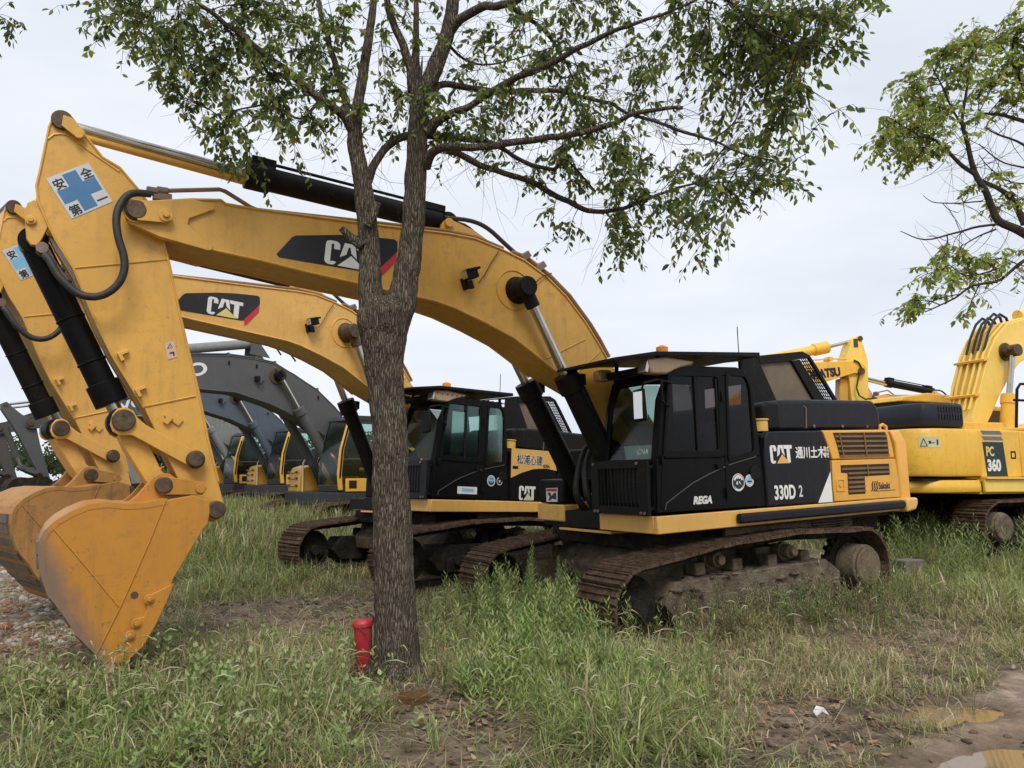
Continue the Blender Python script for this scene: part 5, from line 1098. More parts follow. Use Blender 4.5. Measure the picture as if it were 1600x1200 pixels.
# a machine of which only the roof of the cab shows between them
def roof_machine(frame):
    root = empty('excavator', frame.loc, frame.eul, label='mostly hidden excavator, only its yellow roof edge showing above the dark engine hood', cat='excavator', group=GRP)
    make_track(root, 1, seed=41, mats=(MUDR, MUDD, MUDD, MUD)); make_track(root, -1, seed=42, mats=(MUDR, MUDD, MUDD, MUD)); carbody(root, (MUDD, MUDD))
    m = MB(); m.box((-.8, 0, 1.7), (4.2, 2.8, 1.1)); m.build('engine_body', KOM, root, bevel=.05)
    m = MB(); m.prism([(1.55, 2.98), (1.45, 3.08), (.6, 3.20), (-.7, 3.16), (-.85, 3.05), (-.85, 2.98)], .1, 1.4); m.build('roof', KOM, root, smooth=30, bevel=.03)
    m = MB(); m.prism([(1.5, 1.3), (1.42, 2.975), (-.78, 2.975), (-.8, 1.3)], .15, 1.36); m.tube([(.6, 1.38, 2.7), (.55, 1.38, 2.9), (-.1, 1.38, 2.92), (-.15, 1.38, 2.7)], .015, 5); m.build('cab', NAVY, root, smooth=30, bevel=.04)
    return root
roof_machine(Frame(9.6, 19.2, R(205), 0, .45))

# ------------------------------------------------------------------ terrain
rng = np.random.default_rng(7)
def sstep(a, b, x): t = np.clip((x-a)/(b-a), 0, 1); return t*t*(3-2*t)
from mathutils import noise as mnoise
_perm = rng.random((64, 64))
def vnoise(x, y, s):                        # cheap tiling value noise for numpy arrays
    x = np.asarray(x)*s; y = np.asarray(y)*s; xi = np.floor(x).astype(int); yi = np.floor(y).astype(int); fx = x-xi; fy = y-yi
    fx = fx*fx*(3-2*fx); fy = fy*fy*(3-2*fy)
    g = lambda a, b: _perm[a % 64, b % 64]
    return (g(xi, yi)*(1-fx)+g(xi+1, yi)*fx)*(1-fy)+(g(xi, yi+1)*(1-fx)+g(xi+1, yi+1)*fx)*fy
def fbm(x, y, s, o=4):
    r = 0; a = .5
    for k in range(o): r = r+a*vnoise(x+k*7.3, y+k*3.1, s); s *= 2.03; a *= .5
    return r/(1-.5**o)
def G(px, py): q = on_ground(px, py); return (q.x, q.y)
def pline(x, pts): return np.interp(x, [p_[0] for p_ in pts], [p_[1] for p_ in pts])
# edge of the muddy track in the lower right corner: world x -> world y below which it is path
_edge = sorted([G(1350, 1240), G(1406, 1199), G(1444, 1166), G(1500, 1132), G(1553, 1085), G(1600, 1052), G(1800, 985)])
PUD = [(G(1478, 1108), .42, .20, .3), (G(1590, 1185), .75, .26, .25)]
def path_amt(x, y):
    e = np.interp(x, [a for a, b in _edge], [b for a, b in _edge], left=-5)
    e = np.where(x < _edge[0][0], _edge[0][1]-(_edge[0][0]-x)*1.2, e)
    return sstep(.18, -.18, (y-e)+(fbm(x, y, 3.0)-.5)*.5)
def pud(x, y, k, grow=1.0):
    (cx, cy), rx, ry, rot = PUD[k]; c, s = math.cos(rot), math.sin(rot); u = (x-cx)*c+(y-cy)*s; v = -(x-cx)*s+(y-cy)*c
    return np.sqrt((u/(rx*grow))**2+(v/(ry*grow))**2)
BX, BY = M1.m @ Vector((6.6, .75, 0)), None
_bk = M1.m @ Vector((6.7, .7, 0))+M1.loc
def terr(x, y):
    h = .25*sstep(11.5, 19, y)+.2*sstep(20, 33, y)+.3*sstep(35, 120, y)
    h = h+(fbm(x, y, .35, 3)-.5)*.16*sstep(4, 9, y)+(fbm(x, y, 1.6, 4)-.5)*.09+(fbm(x+5, y, 7, 3)-.5)*.03
    h = h+.16*np.exp(-((x-_bk.x)**2+(y-_bk.y)**2)/1.0)
    p_ = path_amt(x, y); h = h*(1-p_)+p_*((fbm(x, y, 2.2, 4)-.5)*.06-.02)
    for k in range(2): h = h-.06*sstep(1.6, .5, pud(x, y, k)+(fbm(x, y, 5, 3)-.5)*.9)
    h = h+.42*sstep(15.3, 18.2, y)*sstep(-1.6, -3.4, x)*sstep(-17, -13, x)
    u = (x-M1.loc.x)*math.cos(M1.eul.z)+(y-M1.loc.y)*math.sin(M1.eul.z); v = -(x-M1.loc.x)*math.sin(M1.eul.z)+(y-M1.loc.y)*math.cos(M1.eul.z)
    h = h+.24*np.exp(-((v-1.95)/.42)**2)*sstep(-3.0, -1.8, u)*sstep(2.0, 1.2, u)*(.7+.6*fbm(x, y, 2.0, 2))
    return h
def blobf(px, py, l):
    r = np.zeros_like(px)
    for (a, b, rx, ry, w) in l: r = r+w*np.exp(-((px-a)/rx)**2-((py-b)/ry)**2)
    return r
BARE = [(566, 1075, 26, 22, 1.6), (740, 1120, 90, 35, 1.4), (40, 960, 120, 70, 1.2), (150, 1020, 80, 25, .9), (480, 958, 120, 16, .7), (1250, 1110, 150, 22, .45), (1420, 1010, 120, 20, .45), (700, 1190, 90, 25, .7), (60, 1010, 110, 45, 1.1), (50, 930, 90, 60, 1.4), (430, 955, 110, 22, 1.2), (540, 950, 60, 20, .9), (1260, 1150, 120, 40, .8), (1200, 1100, 80, 30, .3), (1010, 950, 60, 15, .3), (1130, 935, 70, 22, .8), (330, 840, 60, 12, .5), (1420, 1000, 90, 30, .25), (640, 1090, 40, 20, .6), (1000, 905, 300, 25, .45), (700, 880, 200, 30, .5), (1430, 860, 100, 30, .6)]
LUSH = [(850, 1000, 110, 70, 1.2), (960, 1120, 110, 80, 1.1), (760, 960, 60, 50, .8), (350, 890, 90, 45, 1.1), (450, 905, 110, 30, .8), (250, 1120, 260, 70, .8), (480, 1080, 80, 60, .7), (1500, 890, 120, 45, 1.2), (1560, 920, 80, 50, .8), (60, 1150, 100, 60, .7), (1000, 1180, 90, 40, .7), (330, 840, 120, 30, .6)]
DRY = [(1180, 1040, 190, 80, 1.1), (1400, 1040, 130, 60, .8), (200, 1020, 200, 40, .9), (560, 1000, 60, 60, .6), (1100, 960, 120, 40, .6), (1500, 980, 100, 40, .8), (600, 890, 60, 40, .6), (450, 1010, 90, 50, .7), (1150, 1130, 90, 50, .5), (700, 1020, 50, 60, .4)]
def zones(x, y, z=None):
    z = np.zeros_like(x) if z is None else z
    a, b, d = to_px(np.stack([x, y, z], -1)); ok = d > .5
    a = np.where(ok, a, -9999); b = np.where(ok, b, -9999)
    return blobf(a, b, BARE)*ok, blobf(a, b, LUSH)*ok, blobf(a, b, DRY)*ok
xs = np.concatenate([-np.geomspace(900, 14, 40), np.arange(-13.9, 14, .065), np.geomspace(14, 900, 40)])
ys = np.concatenate([[-60, -20, -5, 0, 2], np.arange(3.4, 17, .065), np.geomspace(17.1, 1400, 110)])
XX, YY = np.meshgrid(xs, ys); x_, y_ = XX.ravel(), YY.ravel(); z_ = terr(x_, y_)
nx, ny = len(xs), len(ys); idx = np.arange(nx*ny).reshape(ny, nx)
quads = np.stack([idx[:-1, :-1], idx[:-1, 1:], idx[1:, 1:], idx[1:, :-1]], -1).reshape(-1, 4)
def np_mesh(name, verts, faces, mat, colors=None, parent=None, smooth=False):
    """faces: list of (m, k) integer arrays"""
    me = bpy.data.meshes.new(name); me.vertices.add(len(verts)); me.vertices.foreach_set('co', np.asarray(verts, np.float32).ravel())
    tot = sum(f.size for f in faces); npoly = sum(len(f) for f in faces)
    me.loops.add(tot); me.polygons.add(npoly)
    me.loops.foreach_set('vertex_index', np.concatenate([f.ravel() for f in faces]).astype(np.int32))
    st = []; o = 0
    for f in faces: st.append(o+np.arange(len(f))*f.shape[1]); o += f.size
    me.polygons.foreach_set('loop_start', np.concatenate(st).astype(np.int32))
    me.update(calc_edges=True)
    if colors is not None:
        ca = me.color_attributes.new('Col', 'FLOAT_COLOR', 'POINT'); c4 = np.ones((len(verts), 4), np.float32); c4[:, :3] = colors; ca.data.foreach_set('color', c4.ravel())
    if smooth: me.polygons.foreach_set('use_smooth', np.ones(npoly, bool))
    me.materials.append(mat); o = bpy.data.objects.new(name, me); COL.objects.link(o)
    if parent is not None: o.parent = parent
    return o
def attr_mat(name, rough=.8, trans=0.0, tcol=(1, 1, 1), bscale=0, bstr=.5, spec=.3, var=True):
    m, nt, bs = newmat(name); a = N(nt, 'ShaderNodeAttribute'); a.attribute_name = 'Col'; c = a.outputs['Color']
    if var:
        v = coords(nt); n = noise(nt, v, 14, 5, .7); c = mixc(nt, 1.0, c, ramp(nt, n, [(.3, .62), (.7, 1.25)]), 'MULTIPLY')
    nt.links.new(c, bs.inputs['Base Color']); bs.inputs['Roughness'].default_value = rough; bs.inputs['Specular IOR Level'].default_value = spec
    if bscale:
        v = coords(nt); h1 = noise(nt, v, bscale, 8, .75); bump(nt, bs, h1, bstr, .04)
    if trans:
        t = N(nt, 'ShaderNodeBsdfTranslucent'); nt.links.new(mixc(nt, 1.0, c, tcol, 'MULTIPLY'), t.inputs[0]); x = N(nt, 'ShaderNodeMixShader'); x.inputs[0].default_value = trans
        o = nt.nodes['Material Output']; nt.links.new(bs.outputs[0], x.inputs[1]); nt.links.new(t.outputs[0], x.inputs[2]); nt.links.new(x.outputs[0], o.inputs[0])
    return m
bare, lush, dry = zones(x_, y_, z_)
pa = path_amt(x_, y_); n1 = fbm(x_, y_, 2.4, 5); n2 = fbm(x_+9, y_+4, 9, 4)
def mixn(a, b, t): return a*(1-t[:, None])+np.asarray(b)[None, :]*t[:, None]
col = np.tile(np.array([[.18, .145, .095]]), (len(x_), 1))
col = mixn(col, (.085, .095, .035), np.clip(lush*.8+sstep(13, 30, y_)*.8, 0, 1)*sstep(.25, .6, n1))
col = mixn(col, (.30, .22, .16), np.clip(bare, 0, 1)*sstep(.2, .6, n1))
col = mixn(col, (.07, .05, .035), sstep(.42, .68, n2)*.75)
col = mixn(col, (.52, .395, .30), pa); col = mixn(col, (.24, .18, .14), pa*sstep(.42, .62, n1)*.9); col = mixn(col, (.26, .17, .11), pa*sstep(.55, .7, fbm(x_, y_+3, .9, 3))*.6)
for k in range(2): col = mixn(col, (.15, .105, .07), sstep(1.9, 1.0, pud(x_, y_, k))*.75)
ground = np_mesh('ground', np.stack([x_, y_, z_], -1), [quads], attr_mat('earth', .92, bscale=22, bstr=.8, spec=.25), col, smooth=True)
tag(ground, kind='structure')
m, nt, bs = newmat('muddy_water'); bs.inputs['Base Color'].default_value = (.22, .155, .095, 1); bs.inputs['Roughness'].default_value = .03
bump(nt, bs, noise(nt, coords(nt), 5, 2, .5), .03, .01)
for k in range(2):
    (cx, cy), rx, ry, rot = PUD[k]; c, s = math.cos(rot), math.sin(rot); mb = MB(); n = 40
    zz = float(terr(np.array([cx]), np.array([cy]))[0])+.022
    mb.add([(cx+1.75*(rx*math.cos(2*math.pi*i/n)*c-ry*math.sin(2*math.pi*i/n)*s), cy+1.75*(rx*math.cos(2*math.pi*i/n)*s+ry*math.sin(2*math.pi*i/n)*c), zz) for i in range(n)], [tuple(range(n))])
    o = mb.build('puddle', MATS['muddy_water'], smooth=0); tag(o, kind='structure')

# ------------------------------------------------------------------ grass, foxtails, weeds
def in_machine(x, y):
    r = np.zeros(len(x), bool)
    for F, in ((M1,), (M2,), (V1,), (V2,), (V3,), (PF,), (K2F,)):
        F = (F,); c, s = math.cos(-F[0].eul.z), math.sin(-F[0].eul.z); F = F[0]; u = (x-F.loc.x)*c-(y-F.loc.y)*s; v = (x-F.loc.x)*s+(y-F.loc.y)*c
        r |= (np.abs(u) < 2.15) & (np.abs(np.abs(v)-1.37) < .33)
    return r
def blades(base, head, length, lean, droop, width, color, tipcol=None):
    """curved tapering blades: 7 points, 3 faces each"""
    n = len(base); T = np.array([0, .35, .7, 1.0]); dx, dy = np.cos(head), np.sin(head); sx, sy = -dy, dx
    V = np.zeros((n, 7, 3)); C = np.zeros((n, 7, 3)); k = 0
    for i, t in enumerate(T):
        out = length*(np.sin(lean)*t+droop*t*t*.6); up = length*(np.cos(lean)*t-droop*t**3*.55)
        c = np.stack([base[:, 0]+dx*out, base[:, 1]+dy*out, base[:, 2]+up], -1)
        w = width*(1-t**2*.75)*(.55 if i == 0 else 1)
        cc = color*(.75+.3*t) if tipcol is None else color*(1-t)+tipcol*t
        if i < 3:
            for sg in (-1, 1): V[:, k] = c+np.stack([sx, sy, np.zeros(n)], -1)*(sg*w/2)[:, None]; C[:, k] = cc; k += 1
        else: V[:, k] = c; C[:, k] = cc
    b = (np.arange(n)*7)[:, None]
    return V.reshape(-1, 3), C.reshape(-1, 3), np.concatenate([b+np.array([0, 1, 3, 2]), b+np.array([2, 3, 5, 4])]), b+np.array([4, 5, 6])
class Acc:
    def __init__(s): s.V = []; s.C = []; s.F = {}; s.n = 0
    def add(s, V, C, *fs):
        for f in fs: s.F.setdefault(f.shape[1], []).append(f+s.n)
        s.V.append(V); s.C.append(C); s.n += len(V)
    def build(s, name, mat, parent=None, smooth=False):
        return np_mesh(name, np.concatenate(s.V), [np.concatenate(f) for f in s.F.values()], mat, np.concatenate(s.C), parent, smooth)
GRASSM = attr_mat('grass_blade', .6, .38, (1.1, 1.15, .7), spec=.3, var=False)
PAL = 1.95*np.array([(.155, .18, .07), (.20, .215, .085), (.12, .15, .06), (.215, .195, .10), (.28, .235, .145), (.34, .29, .20), (.17, .125, .085), (.23, .245, .125)])
def scatter(y0, y1, dens, margin=1.5):
    A = (y1-y0)*(y1+y0)*.72+2*margin*(y1-y0); n = int(A*dens)
    y = np.sqrt(rng.random(n)*(y1**2-y0**2)+y0**2); x = (rng.random(n)*2-1)*(y*.72+margin); return x, y
def make_grass(acc, y0, y1, dens, per, hs, wmul=1.0, spread=.05):
    x, y = scatter(y0, y1, dens); z = terr(x, y); bare, lush, dry = zones(x, y, z); pa = path_amt(x, y)
    cl = fbm(x, y, 1.1, 3); far = sstep(12, 22, y)
    p_ = np.clip(.50+.9*lush+.25*dry-1.0*bare-1.6*pa, .0, 1)*(.35+1.3*sstep(.35, .6, cl)); p_ = np.where(in_machine(x, y), p_*.12, p_)
    for k in range(2): p_ = np.where(pud(x, y, k) < 1.35, 0, p_)
    p_ = np.maximum(p_, .03*(pa < .5)); keep = rng.random(len(x)) < p_
    x, y, z, lush, dry, bare, far = [q[keep] for q in (x, y, z, lush, dry, bare, far)]
    n = len(x); rep = per; X = np.repeat(x, rep)+rng.normal(0, spread, n*rep); Y = np.repeat(y, rep)+rng.normal(0, spread, n*rep); Z = np.repeat(z, rep)-.01
    L = np.repeat((.55+.9*np.clip(lush, 0, 1.2)+.15*dry-.3*np.clip(bare, 0, 1)+.35*far)*(.7+.6*rng.random(n)), rep)*hs*(.45+.75*rng.random(n*rep)); L = L*np.repeat(.45+1.1*fbm(x+3, y+8, 3.2, 3), rep); L = np.clip(L, .035, .9)
    g = np.repeat(np.clip(lush, 0, 1), rep); dd = np.repeat(np.clip(dry+.35*bare, 0, 1), rep); u = rng.random(n*rep); tuft = np.repeat(rng.random(n), rep)
    dryp = np.clip(.36+.5*dd-.24*g+(tuft-.5)*.4-.1*np.repeat(far, rep), .06, .9)
    ci = np.where(u < dryp, rng.choice([4, 5, 6, 3], n*rep), np.where(tuft < .5, rng.choice([0, 1, 2], n*rep), rng.choice([0, 3, 7, 2], n*rep)))
    c = PAL[ci]*(.65+.6*rng.random((n*rep, 1)))*np.repeat(.72+.5*rng.random((n, 1)), rep, 0)
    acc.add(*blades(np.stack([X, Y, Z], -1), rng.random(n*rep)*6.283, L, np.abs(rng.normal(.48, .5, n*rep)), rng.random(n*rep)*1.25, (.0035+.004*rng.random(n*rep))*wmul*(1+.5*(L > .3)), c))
    return n
ga = Acc()
make_grass(ga, 4.3, 8.5, 230, 13, .24, 1.55, .04)
make_grass(ga, 8.5, 14, 100, 11, .29, 1.9, .06)
make_grass(ga, 14, 26, 34, 11, .36, 2.6, .12)
make_grass(ga, 26, 60, 4, 12, .5, 6, .3)
# taller rank growth between the machines of the row
x, y = scatter(15, 27, 26); kk = (x < -.8) & (x > -12) & (rng.random(len(x)) < .8); x, y = x[kk], y[kk]; n = len(x); rep = 9; X = np.repeat(x, rep)+rng.normal(0, .12, n*rep); Y = np.repeat(y, rep)+rng.normal(0, .12, n*rep)
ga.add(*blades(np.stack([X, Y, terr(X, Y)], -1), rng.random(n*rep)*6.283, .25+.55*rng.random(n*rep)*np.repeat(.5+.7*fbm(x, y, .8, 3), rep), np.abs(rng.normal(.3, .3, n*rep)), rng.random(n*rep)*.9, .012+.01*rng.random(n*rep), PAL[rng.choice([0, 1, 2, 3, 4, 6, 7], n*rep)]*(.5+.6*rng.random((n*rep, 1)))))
# tangled dead stems lying low
x, y = scatter(4.3, 13, 260); z = terr(x, y); b_, l_, d_ = zones(x, y, z); k = (rng.random(len(x)) < .25+.5*d_+.35*b_) & (path_amt(x, y) < .4) & ~in_machine(x, y); x, y, z = x[k], y[k], z[k]; n = len(x)
ga.add(*blades(np.stack([x, y, z+.01+.05*rng.random(n)], -1), rng.random(n)*6.283, .08+.22*rng.random(n), 1.1+.5*rng.random(n), .1*rng.random(n), .003+.003*rng.random(n), PAL[rng.choice([4, 5, 6, 3], n)]*(.7+.6*rng.random((n, 1)))))
# long arching blades and curled straw on top of the sward
for (nn, y0, y1, l0, l1, dr, wd, pal, kk) in ((2600, 4.3, 9, .22, .5, 1.15, .006, [0, 1, 7, 2], 0), (5200, 4.3, 11, .12, .34, 1.3, .0032, [4, 5, 3, 6, 4], 1)):
    x, y = scatter(y0, y1, nn/((y1-y0)*(y1+y0)*.72)); z = terr(x, y); b_, l_, d_ = zones(x, y, z); k = (rng.random(len(x)) < (.25+l_-.8*b_ if kk == 0 else .5+.5*d_-.3*b_)) & (path_amt(x, y) < .3) & ~in_machine(x, y); x, y, z = x[k], y[k], z[k]; n = len(x)
    ga.add(*blades(np.stack([x, y, z+.02*rng.random(n)], -1), rng.random(n)*6.283, l0+(l1-l0)*rng.random(n), .15+.6*rng.random(n), dr*(.6+.6*rng.random(n)), wd*(.7+.6*rng.random(n)), PAL[rng.choice(pal, n)]*(.8+.6*rng.random((n, 1)))))
# broad light-green tufts right of the trunk
nt_ = 95; g = np.array([G(rng.normal(a, b), min(1250, max(900, rng.normal(c_, d_)))) for a, b, c_, d_ in [((960, 55, 1115, 45), (880, 70, 1060, 40), (1000, 60, 1165, 25), (300, 150, 1150, 35), (1490, 60, 925, 15))[rng.choice(5, p=[.4, .2, .15, .15, .1])] for _ in range(nt_)]])
ok = path_amt(g[:, 0], g[:, 1]) < .3; g = g[ok]; nt_ = len(g); rep = 26; X = np.repeat(g[:, 0], rep)+rng.normal(0, .025, nt_*rep); Y = np.repeat(g[:, 1], rep)+rng.normal(0, .025, nt_*rep)
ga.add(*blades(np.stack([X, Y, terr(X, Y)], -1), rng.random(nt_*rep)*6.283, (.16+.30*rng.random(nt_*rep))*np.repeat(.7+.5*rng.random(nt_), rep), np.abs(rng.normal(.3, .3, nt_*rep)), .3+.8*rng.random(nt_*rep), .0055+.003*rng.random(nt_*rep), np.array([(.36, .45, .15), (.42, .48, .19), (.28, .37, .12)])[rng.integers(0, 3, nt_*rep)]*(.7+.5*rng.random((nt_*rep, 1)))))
tag(ga.build('grass', GRASSM), kind='stuff', label='rough mixed green and straw coloured grass over the whole yard', cat='grass')

# foxtail grass: arching stems that end in bristly heads
fx = Acc()
def foxtails(n, area, hmin, hmax):
    px = rng.normal(0, 1, n)*area[2]+area[0]; py = rng.normal(0, 1, n)*area[3]+area[1]
    g = np.array([G(a, max(b, 830)) for a, b in zip(px, py)]); x, y = g[:, 0], g[:, 1]; z = terr(x, y); ok = (y > 4.2) & (y < 16) & (path_amt(x, y) < .3); x, y, z = x[ok], y[ok], z[ok]; n = len(x)
    hd = rng.random(n)*6.283; L = hmin+(hmax-hmin)*rng.random(n); le = .1+.35*rng.random(n); dr = .25+.5*rng.random(n)
    for t0 in range(n):
        dx, dy = math.cos(hd[t0]), math.sin(hd[t0]); P_ = []
        for t in (0, .3, .6, .8, .9, 1.0, 1.07, 1.13):
            o_ = L[t0]*(math.sin(le[t0])*t+dr[t0]*t**3*.5); u_ = L[t0]*(math.cos(le[t0])*t-dr[t0]*t**4*.35)
            if t > 1: u_ = L[t0]*(math.cos(le[t0])-dr[t0]*.35)-(t-1)*L[t0]*dr[t0]*.6
            P_.append((x[t0]+dx*o_, y[t0]+dy*o_, z[t0]+u_))
        P_ = np.array(P_); rad = [.0015, .0013, .0011, .0011, .0045, .0068, .006, .0025]
        V = []; 
        for i, q in enumerate(P_):
            for kk in range(4): a = kk*math.pi/2; V.append((q[0]-dy*math.cos(a)*rad[i], q[1]+dx*math.cos(a)*rad[i], q[2]+math.sin(a)*rad[i]+(0 if i < 4 else dx*0)))
        V = np.array(V); C = np.zeros((len(V), 3)); C[:16] = (.22, .25, .10); hc = np.array([(.42, .43, .25), (.46, .40, .27), (.32, .38, .17), (.34, .29, .18)])[rng.integers(4)]; C[16:] = hc*(.8+.4*rng.random())
        F = []
        for i in range(7):
            for kk in range(4): F.append((i*4+kk, i*4+(kk+1) % 4, i*4+4+(kk+1) % 4, i*4+4+kk))
        fx.add(V, C, np.array(F))
        # bristles
        nb = 16; i0 = rng.integers(4, 8, nb); b = P_[i0]; fx.add(*blades(b, rng.random(nb)*6.283, np.full(nb, .012), rng.random(nb)*2.2, np.zeros(nb), np.full(nb, .0013), np.tile(hc*1.1, (nb, 1))))
for a in ((300, 1080, 200, 60), (150, 1140, 120, 40), (480, 1060, 90, 50), (900, 1040, 130, 70), (1000, 960, 90, 40), (780, 960, 60, 50), (1180, 1000, 150, 60), (560, 830, 30, 15), (1450, 880, 60, 25), (200, 1010, 60, 25), (1000, 1130, 80, 50)):
    foxtails(85 if a[1] > 900 else 12, a, .2, .52)
tag(fx.build('foxtail_grass', attr_mat('foxtail', .8, .25, (1, 1, .8), var=False)), kind='stuff', label='drooping bristly foxtail grass heads among the weeds', cat='grass')

# leafy weeds
LEAFM = attr_mat('weed_leaf', .55, .3, (1.1, 1.2, .6), spec=.35, var=False)
def leaf5(base, dirv, side, length, width, fold, col):
    """leaves as two folded halves; all (n,3)/(n,) arrays"""
    n = len(base); up = np.cross(dirv, side); w = (side*np.cos(fold)[:, None]+up*np.sin(fold)[:, None]); w2 = (-side*np.cos(fold)[:, None]+up*np.sin(fold)[:, None]); L = length[:, None]; W = width[:, None]
    V = np.stack([base, base+dirv*L*.28+w*W*.42, base+dirv*L*.62+w*W*.40, base+dirv*L, base+dirv*L*.62+w2*W*.40, base+dirv*L*.28+w2*W*.42, base+dirv*L*.5], 1)
    C = np.repeat(col[:, None, :], 7, 1); b = (np.arange(n)*7)[:, None]
    return V.reshape(-1, 3), C.reshape(-1, 3), b+np.array([0, 6, 3, 2, 1]), b+np.array([0, 5, 4, 3, 6])
def unit(v): return v/np.linalg.norm(v, axis=-1, keepdims=True)
def leafy_stem(acc, x, y, h, nl, ll, lw, col, lean=.15, spire=False):
    z = float(terr(np.array([x]), np.array([y]))[0]); hd = rng.random()*6.283; dx, dy = math.cos(hd)*lean, math.sin(hd)*lean
    acc.add(*blades(np.array([[x, y, z], [x, y, z]]), np.array([hd, hd]), np.array([h, h]), np.array([lean, lean]), np.array([0., 0.]), np.array([.009, .006]), np.tile(np.array(col)*.8, (2, 1))))
    t = np.linspace(.1, 1, nl)**.9; a = np.arange(nl)*2.4+rng.random(nl)*.5; b = np.stack([x+math.cos(hd)*math.sin(lean)*h*t, y+math.sin(hd)*math.sin(lean)*h*t, z+math.cos(lean)*h*t], -1)
    el = .25+.6*t+rng.normal(0, .15, nl); d = np.stack([np.cos(a)*np.cos(el), np.sin(a)*np.cos(el), np.sin(el)], -1); s = unit(np.cross(d, [0, 0, 1.0]))
    Ls = ll*(1.15-.65*t if spire else 1.1-.5*t)*(.7+.5*rng.random(nl)); acc.add(*leaf5(b, d, s, Ls, Ls*lw, np.full(nl, .3), np.array(col)*(.7+.5*rng.random((nl, 1)))))
wa = Acc()
def weeds(n, cx, cy, sx, sy, h0, h1, nl, ll, lw, cols):
    for i in range(n):
        px, py = rng.normal(cx, sx), rng.normal(cy, sy)
        if py < 835: continue
        x, y = G(px, py)
        if float(fbm(np.array([x]), np.array([y]), 2.6, 2)[0]) < .40+.12*rng.random(): continue
        if float(path_amt(np.array([x]), np.array([y]))[0]) > .3 or y < 4.2: continue
        leafy_stem(wa, x, y, h0+(h1-h0)*rng.random(), int(nl*(.6+.6*rng.random())), ll, lw, cols[rng.integers(len(cols))], .05+.35*rng.random())
GR = [(.25, .33, .11), (.32, .39, .14), (.18, .25, .09), (.37, .39, .17)]
weeds(420, 822, 985, 64, 34, .30, .72, 32, .12, .22, GR)
weeds(320, 860, 1045, 95, 38, .22, .52, 26, .12, .21, GR)
weeds(460, 1170, 978, 135, 9, .2, .42, 18, .07, .2, [(.22, .2, .1), (.3, .26, .15), (.2, .24, .1)])
weeds(420, 1530, 882, 70, 14, .5, 1.0, 30, .17, .17, [(.2, .25, .1), (.25, .3, .12)])
weeds(260, 1440, 880, 50, 14, .4, .9, 28, .16, .17, [(.2, .25, .1), (.16, .2, .08)])
weeds(90, 730, 960, 40, 45, .2, .4, 22, .07, .2, GR)
weeds(300, 950, 1110, 90, 45, .2, .42, 16, .11, .10, [(.32, .40, .13), (.38, .44, .16), (.27, .34, .11)])
weeds(380, 200, 1130, 150, 45, .12, .34, 12, .075, .5, [(.3, .37, .14), (.23, .3, .1), (.36, .39, .18), (.34, .29, .17)])
weeds(230, 430, 1090, 110, 50, .12, .30, 9, .088, .78, [(.3, .38, .17), (.25, .33, .13), (.37, .42, .2)])
weeds(110, 560, 1010, 50, 50, .1, .25, 9, .06, .5, GR+[(.25, .2, .1)])
weeds(220, 1480, 905, 100, 28, .25, .6, 22, .10, .15, GR)
weeds(120, 360, 880, 80, 28, .15, .35, 12, .09, .12, GR)
weeds(260, 1200, 1010, 160, 55, .1, .32, 12, .06, .2, GR+[(.24, .2, .1), (.22, .17, .09)])
weeds(60, 1150, 945, 150, 15, .15, .45, 14, .06, .2, [(.15, .13, .06), (.2, .16, .08)])
weeds(30, 1390, 865, 30, 15, .3, .8, 16, .08, .2, [(.11, .12, .07), (.15, .14, .09)])
for i in range(330):
    q = M1.m @ Vector((rng.uniform(-2.7, 1.8), rng.uniform(1.80, 2.35), 0))+M1.loc
    leafy_stem(wa, q.x, q.y, .12+.26*rng.random(), int(14+12*rng.random()), .07, .2, [(.24, .25, .12), (.31, .28, .16), (.2, .26, .1), (.17, .14, .09)][rng.integers(4)], .05+.4*rng.random())
tag(wa.build('weeds', LEAFM), kind='stuff', label='low leafy green weeds in patches between the grass', cat='weeds')
for i, (px, py, h, lb) in enumerate(((836, 972, .98, 'tallest leafy green weed spike in front of the track, middle of three'), (795, 975, .72, 'shorter leafy green weed spike, leftmost of three before the track'), (868, 975, .82, 'slender leafy weed spike, rightmost of three before the track'), (882, 968, .74, 'thin pale weed spike behind the rightmost tall green one'))):
    a = Acc(); x, y = G(px, py)
    for j in range(4 if i == 0 else 3): leafy_stem(a, x+rng.normal(0, .03), y+rng.normal(0, .03), h*(1-.13*j), 95, .095, .17, [(.36, .44, .16), (.3, .38, .14)][j % 2], .03+.05*j, True)
    tag(a.build('tall_weed', LEAFM), label=lb, cat='weed', group='tall weed spikes in front of the tracks')

# dry leaves on the ground
lf = Acc(); x, y = scatter(4.3, 9.5, 230); z = terr(x, y); b_, l_, d_ = zones(x, y, z); pp = path_amt(x, y); k = rng.random(len(x)) < np.clip(.08+.75*b_-.2*l_-.12*pp, .012, 1); x, y, z = x[k], y[k], z[k]; n = len(x)
a = rng.random(n)*6.283; d = unit(np.stack([np.cos(a), np.sin(a), rng.normal(.1, .25, n)], -1)); s = unit(np.cross(d, unit(np.stack([rng.normal(0, .35, n), rng.normal(0, .35, n), np.ones(n)], -1)))); Ls = .035+.05*rng.random(n)
lf.add(*leaf5(np.stack([x, y, z+.012+.02*rng.random(n)], -1), d, s, Ls, Ls*.55, rng.random(n)*.7, np.array([(.26, .18, .11), (.19, .12, .075), (.33, .25, .17), (.13, .08, .05), (.3, .15, .08)])[rng.integers(0, 5, n)]*(.7+.6*rng.random((n, 1)))))
tag(lf.build('fallen_leaves', attr_mat('dry_leaf', .8, .15, var=False)), kind='stuff', label='brown fallen leaves scattered on the bare soil', cat='leaves')

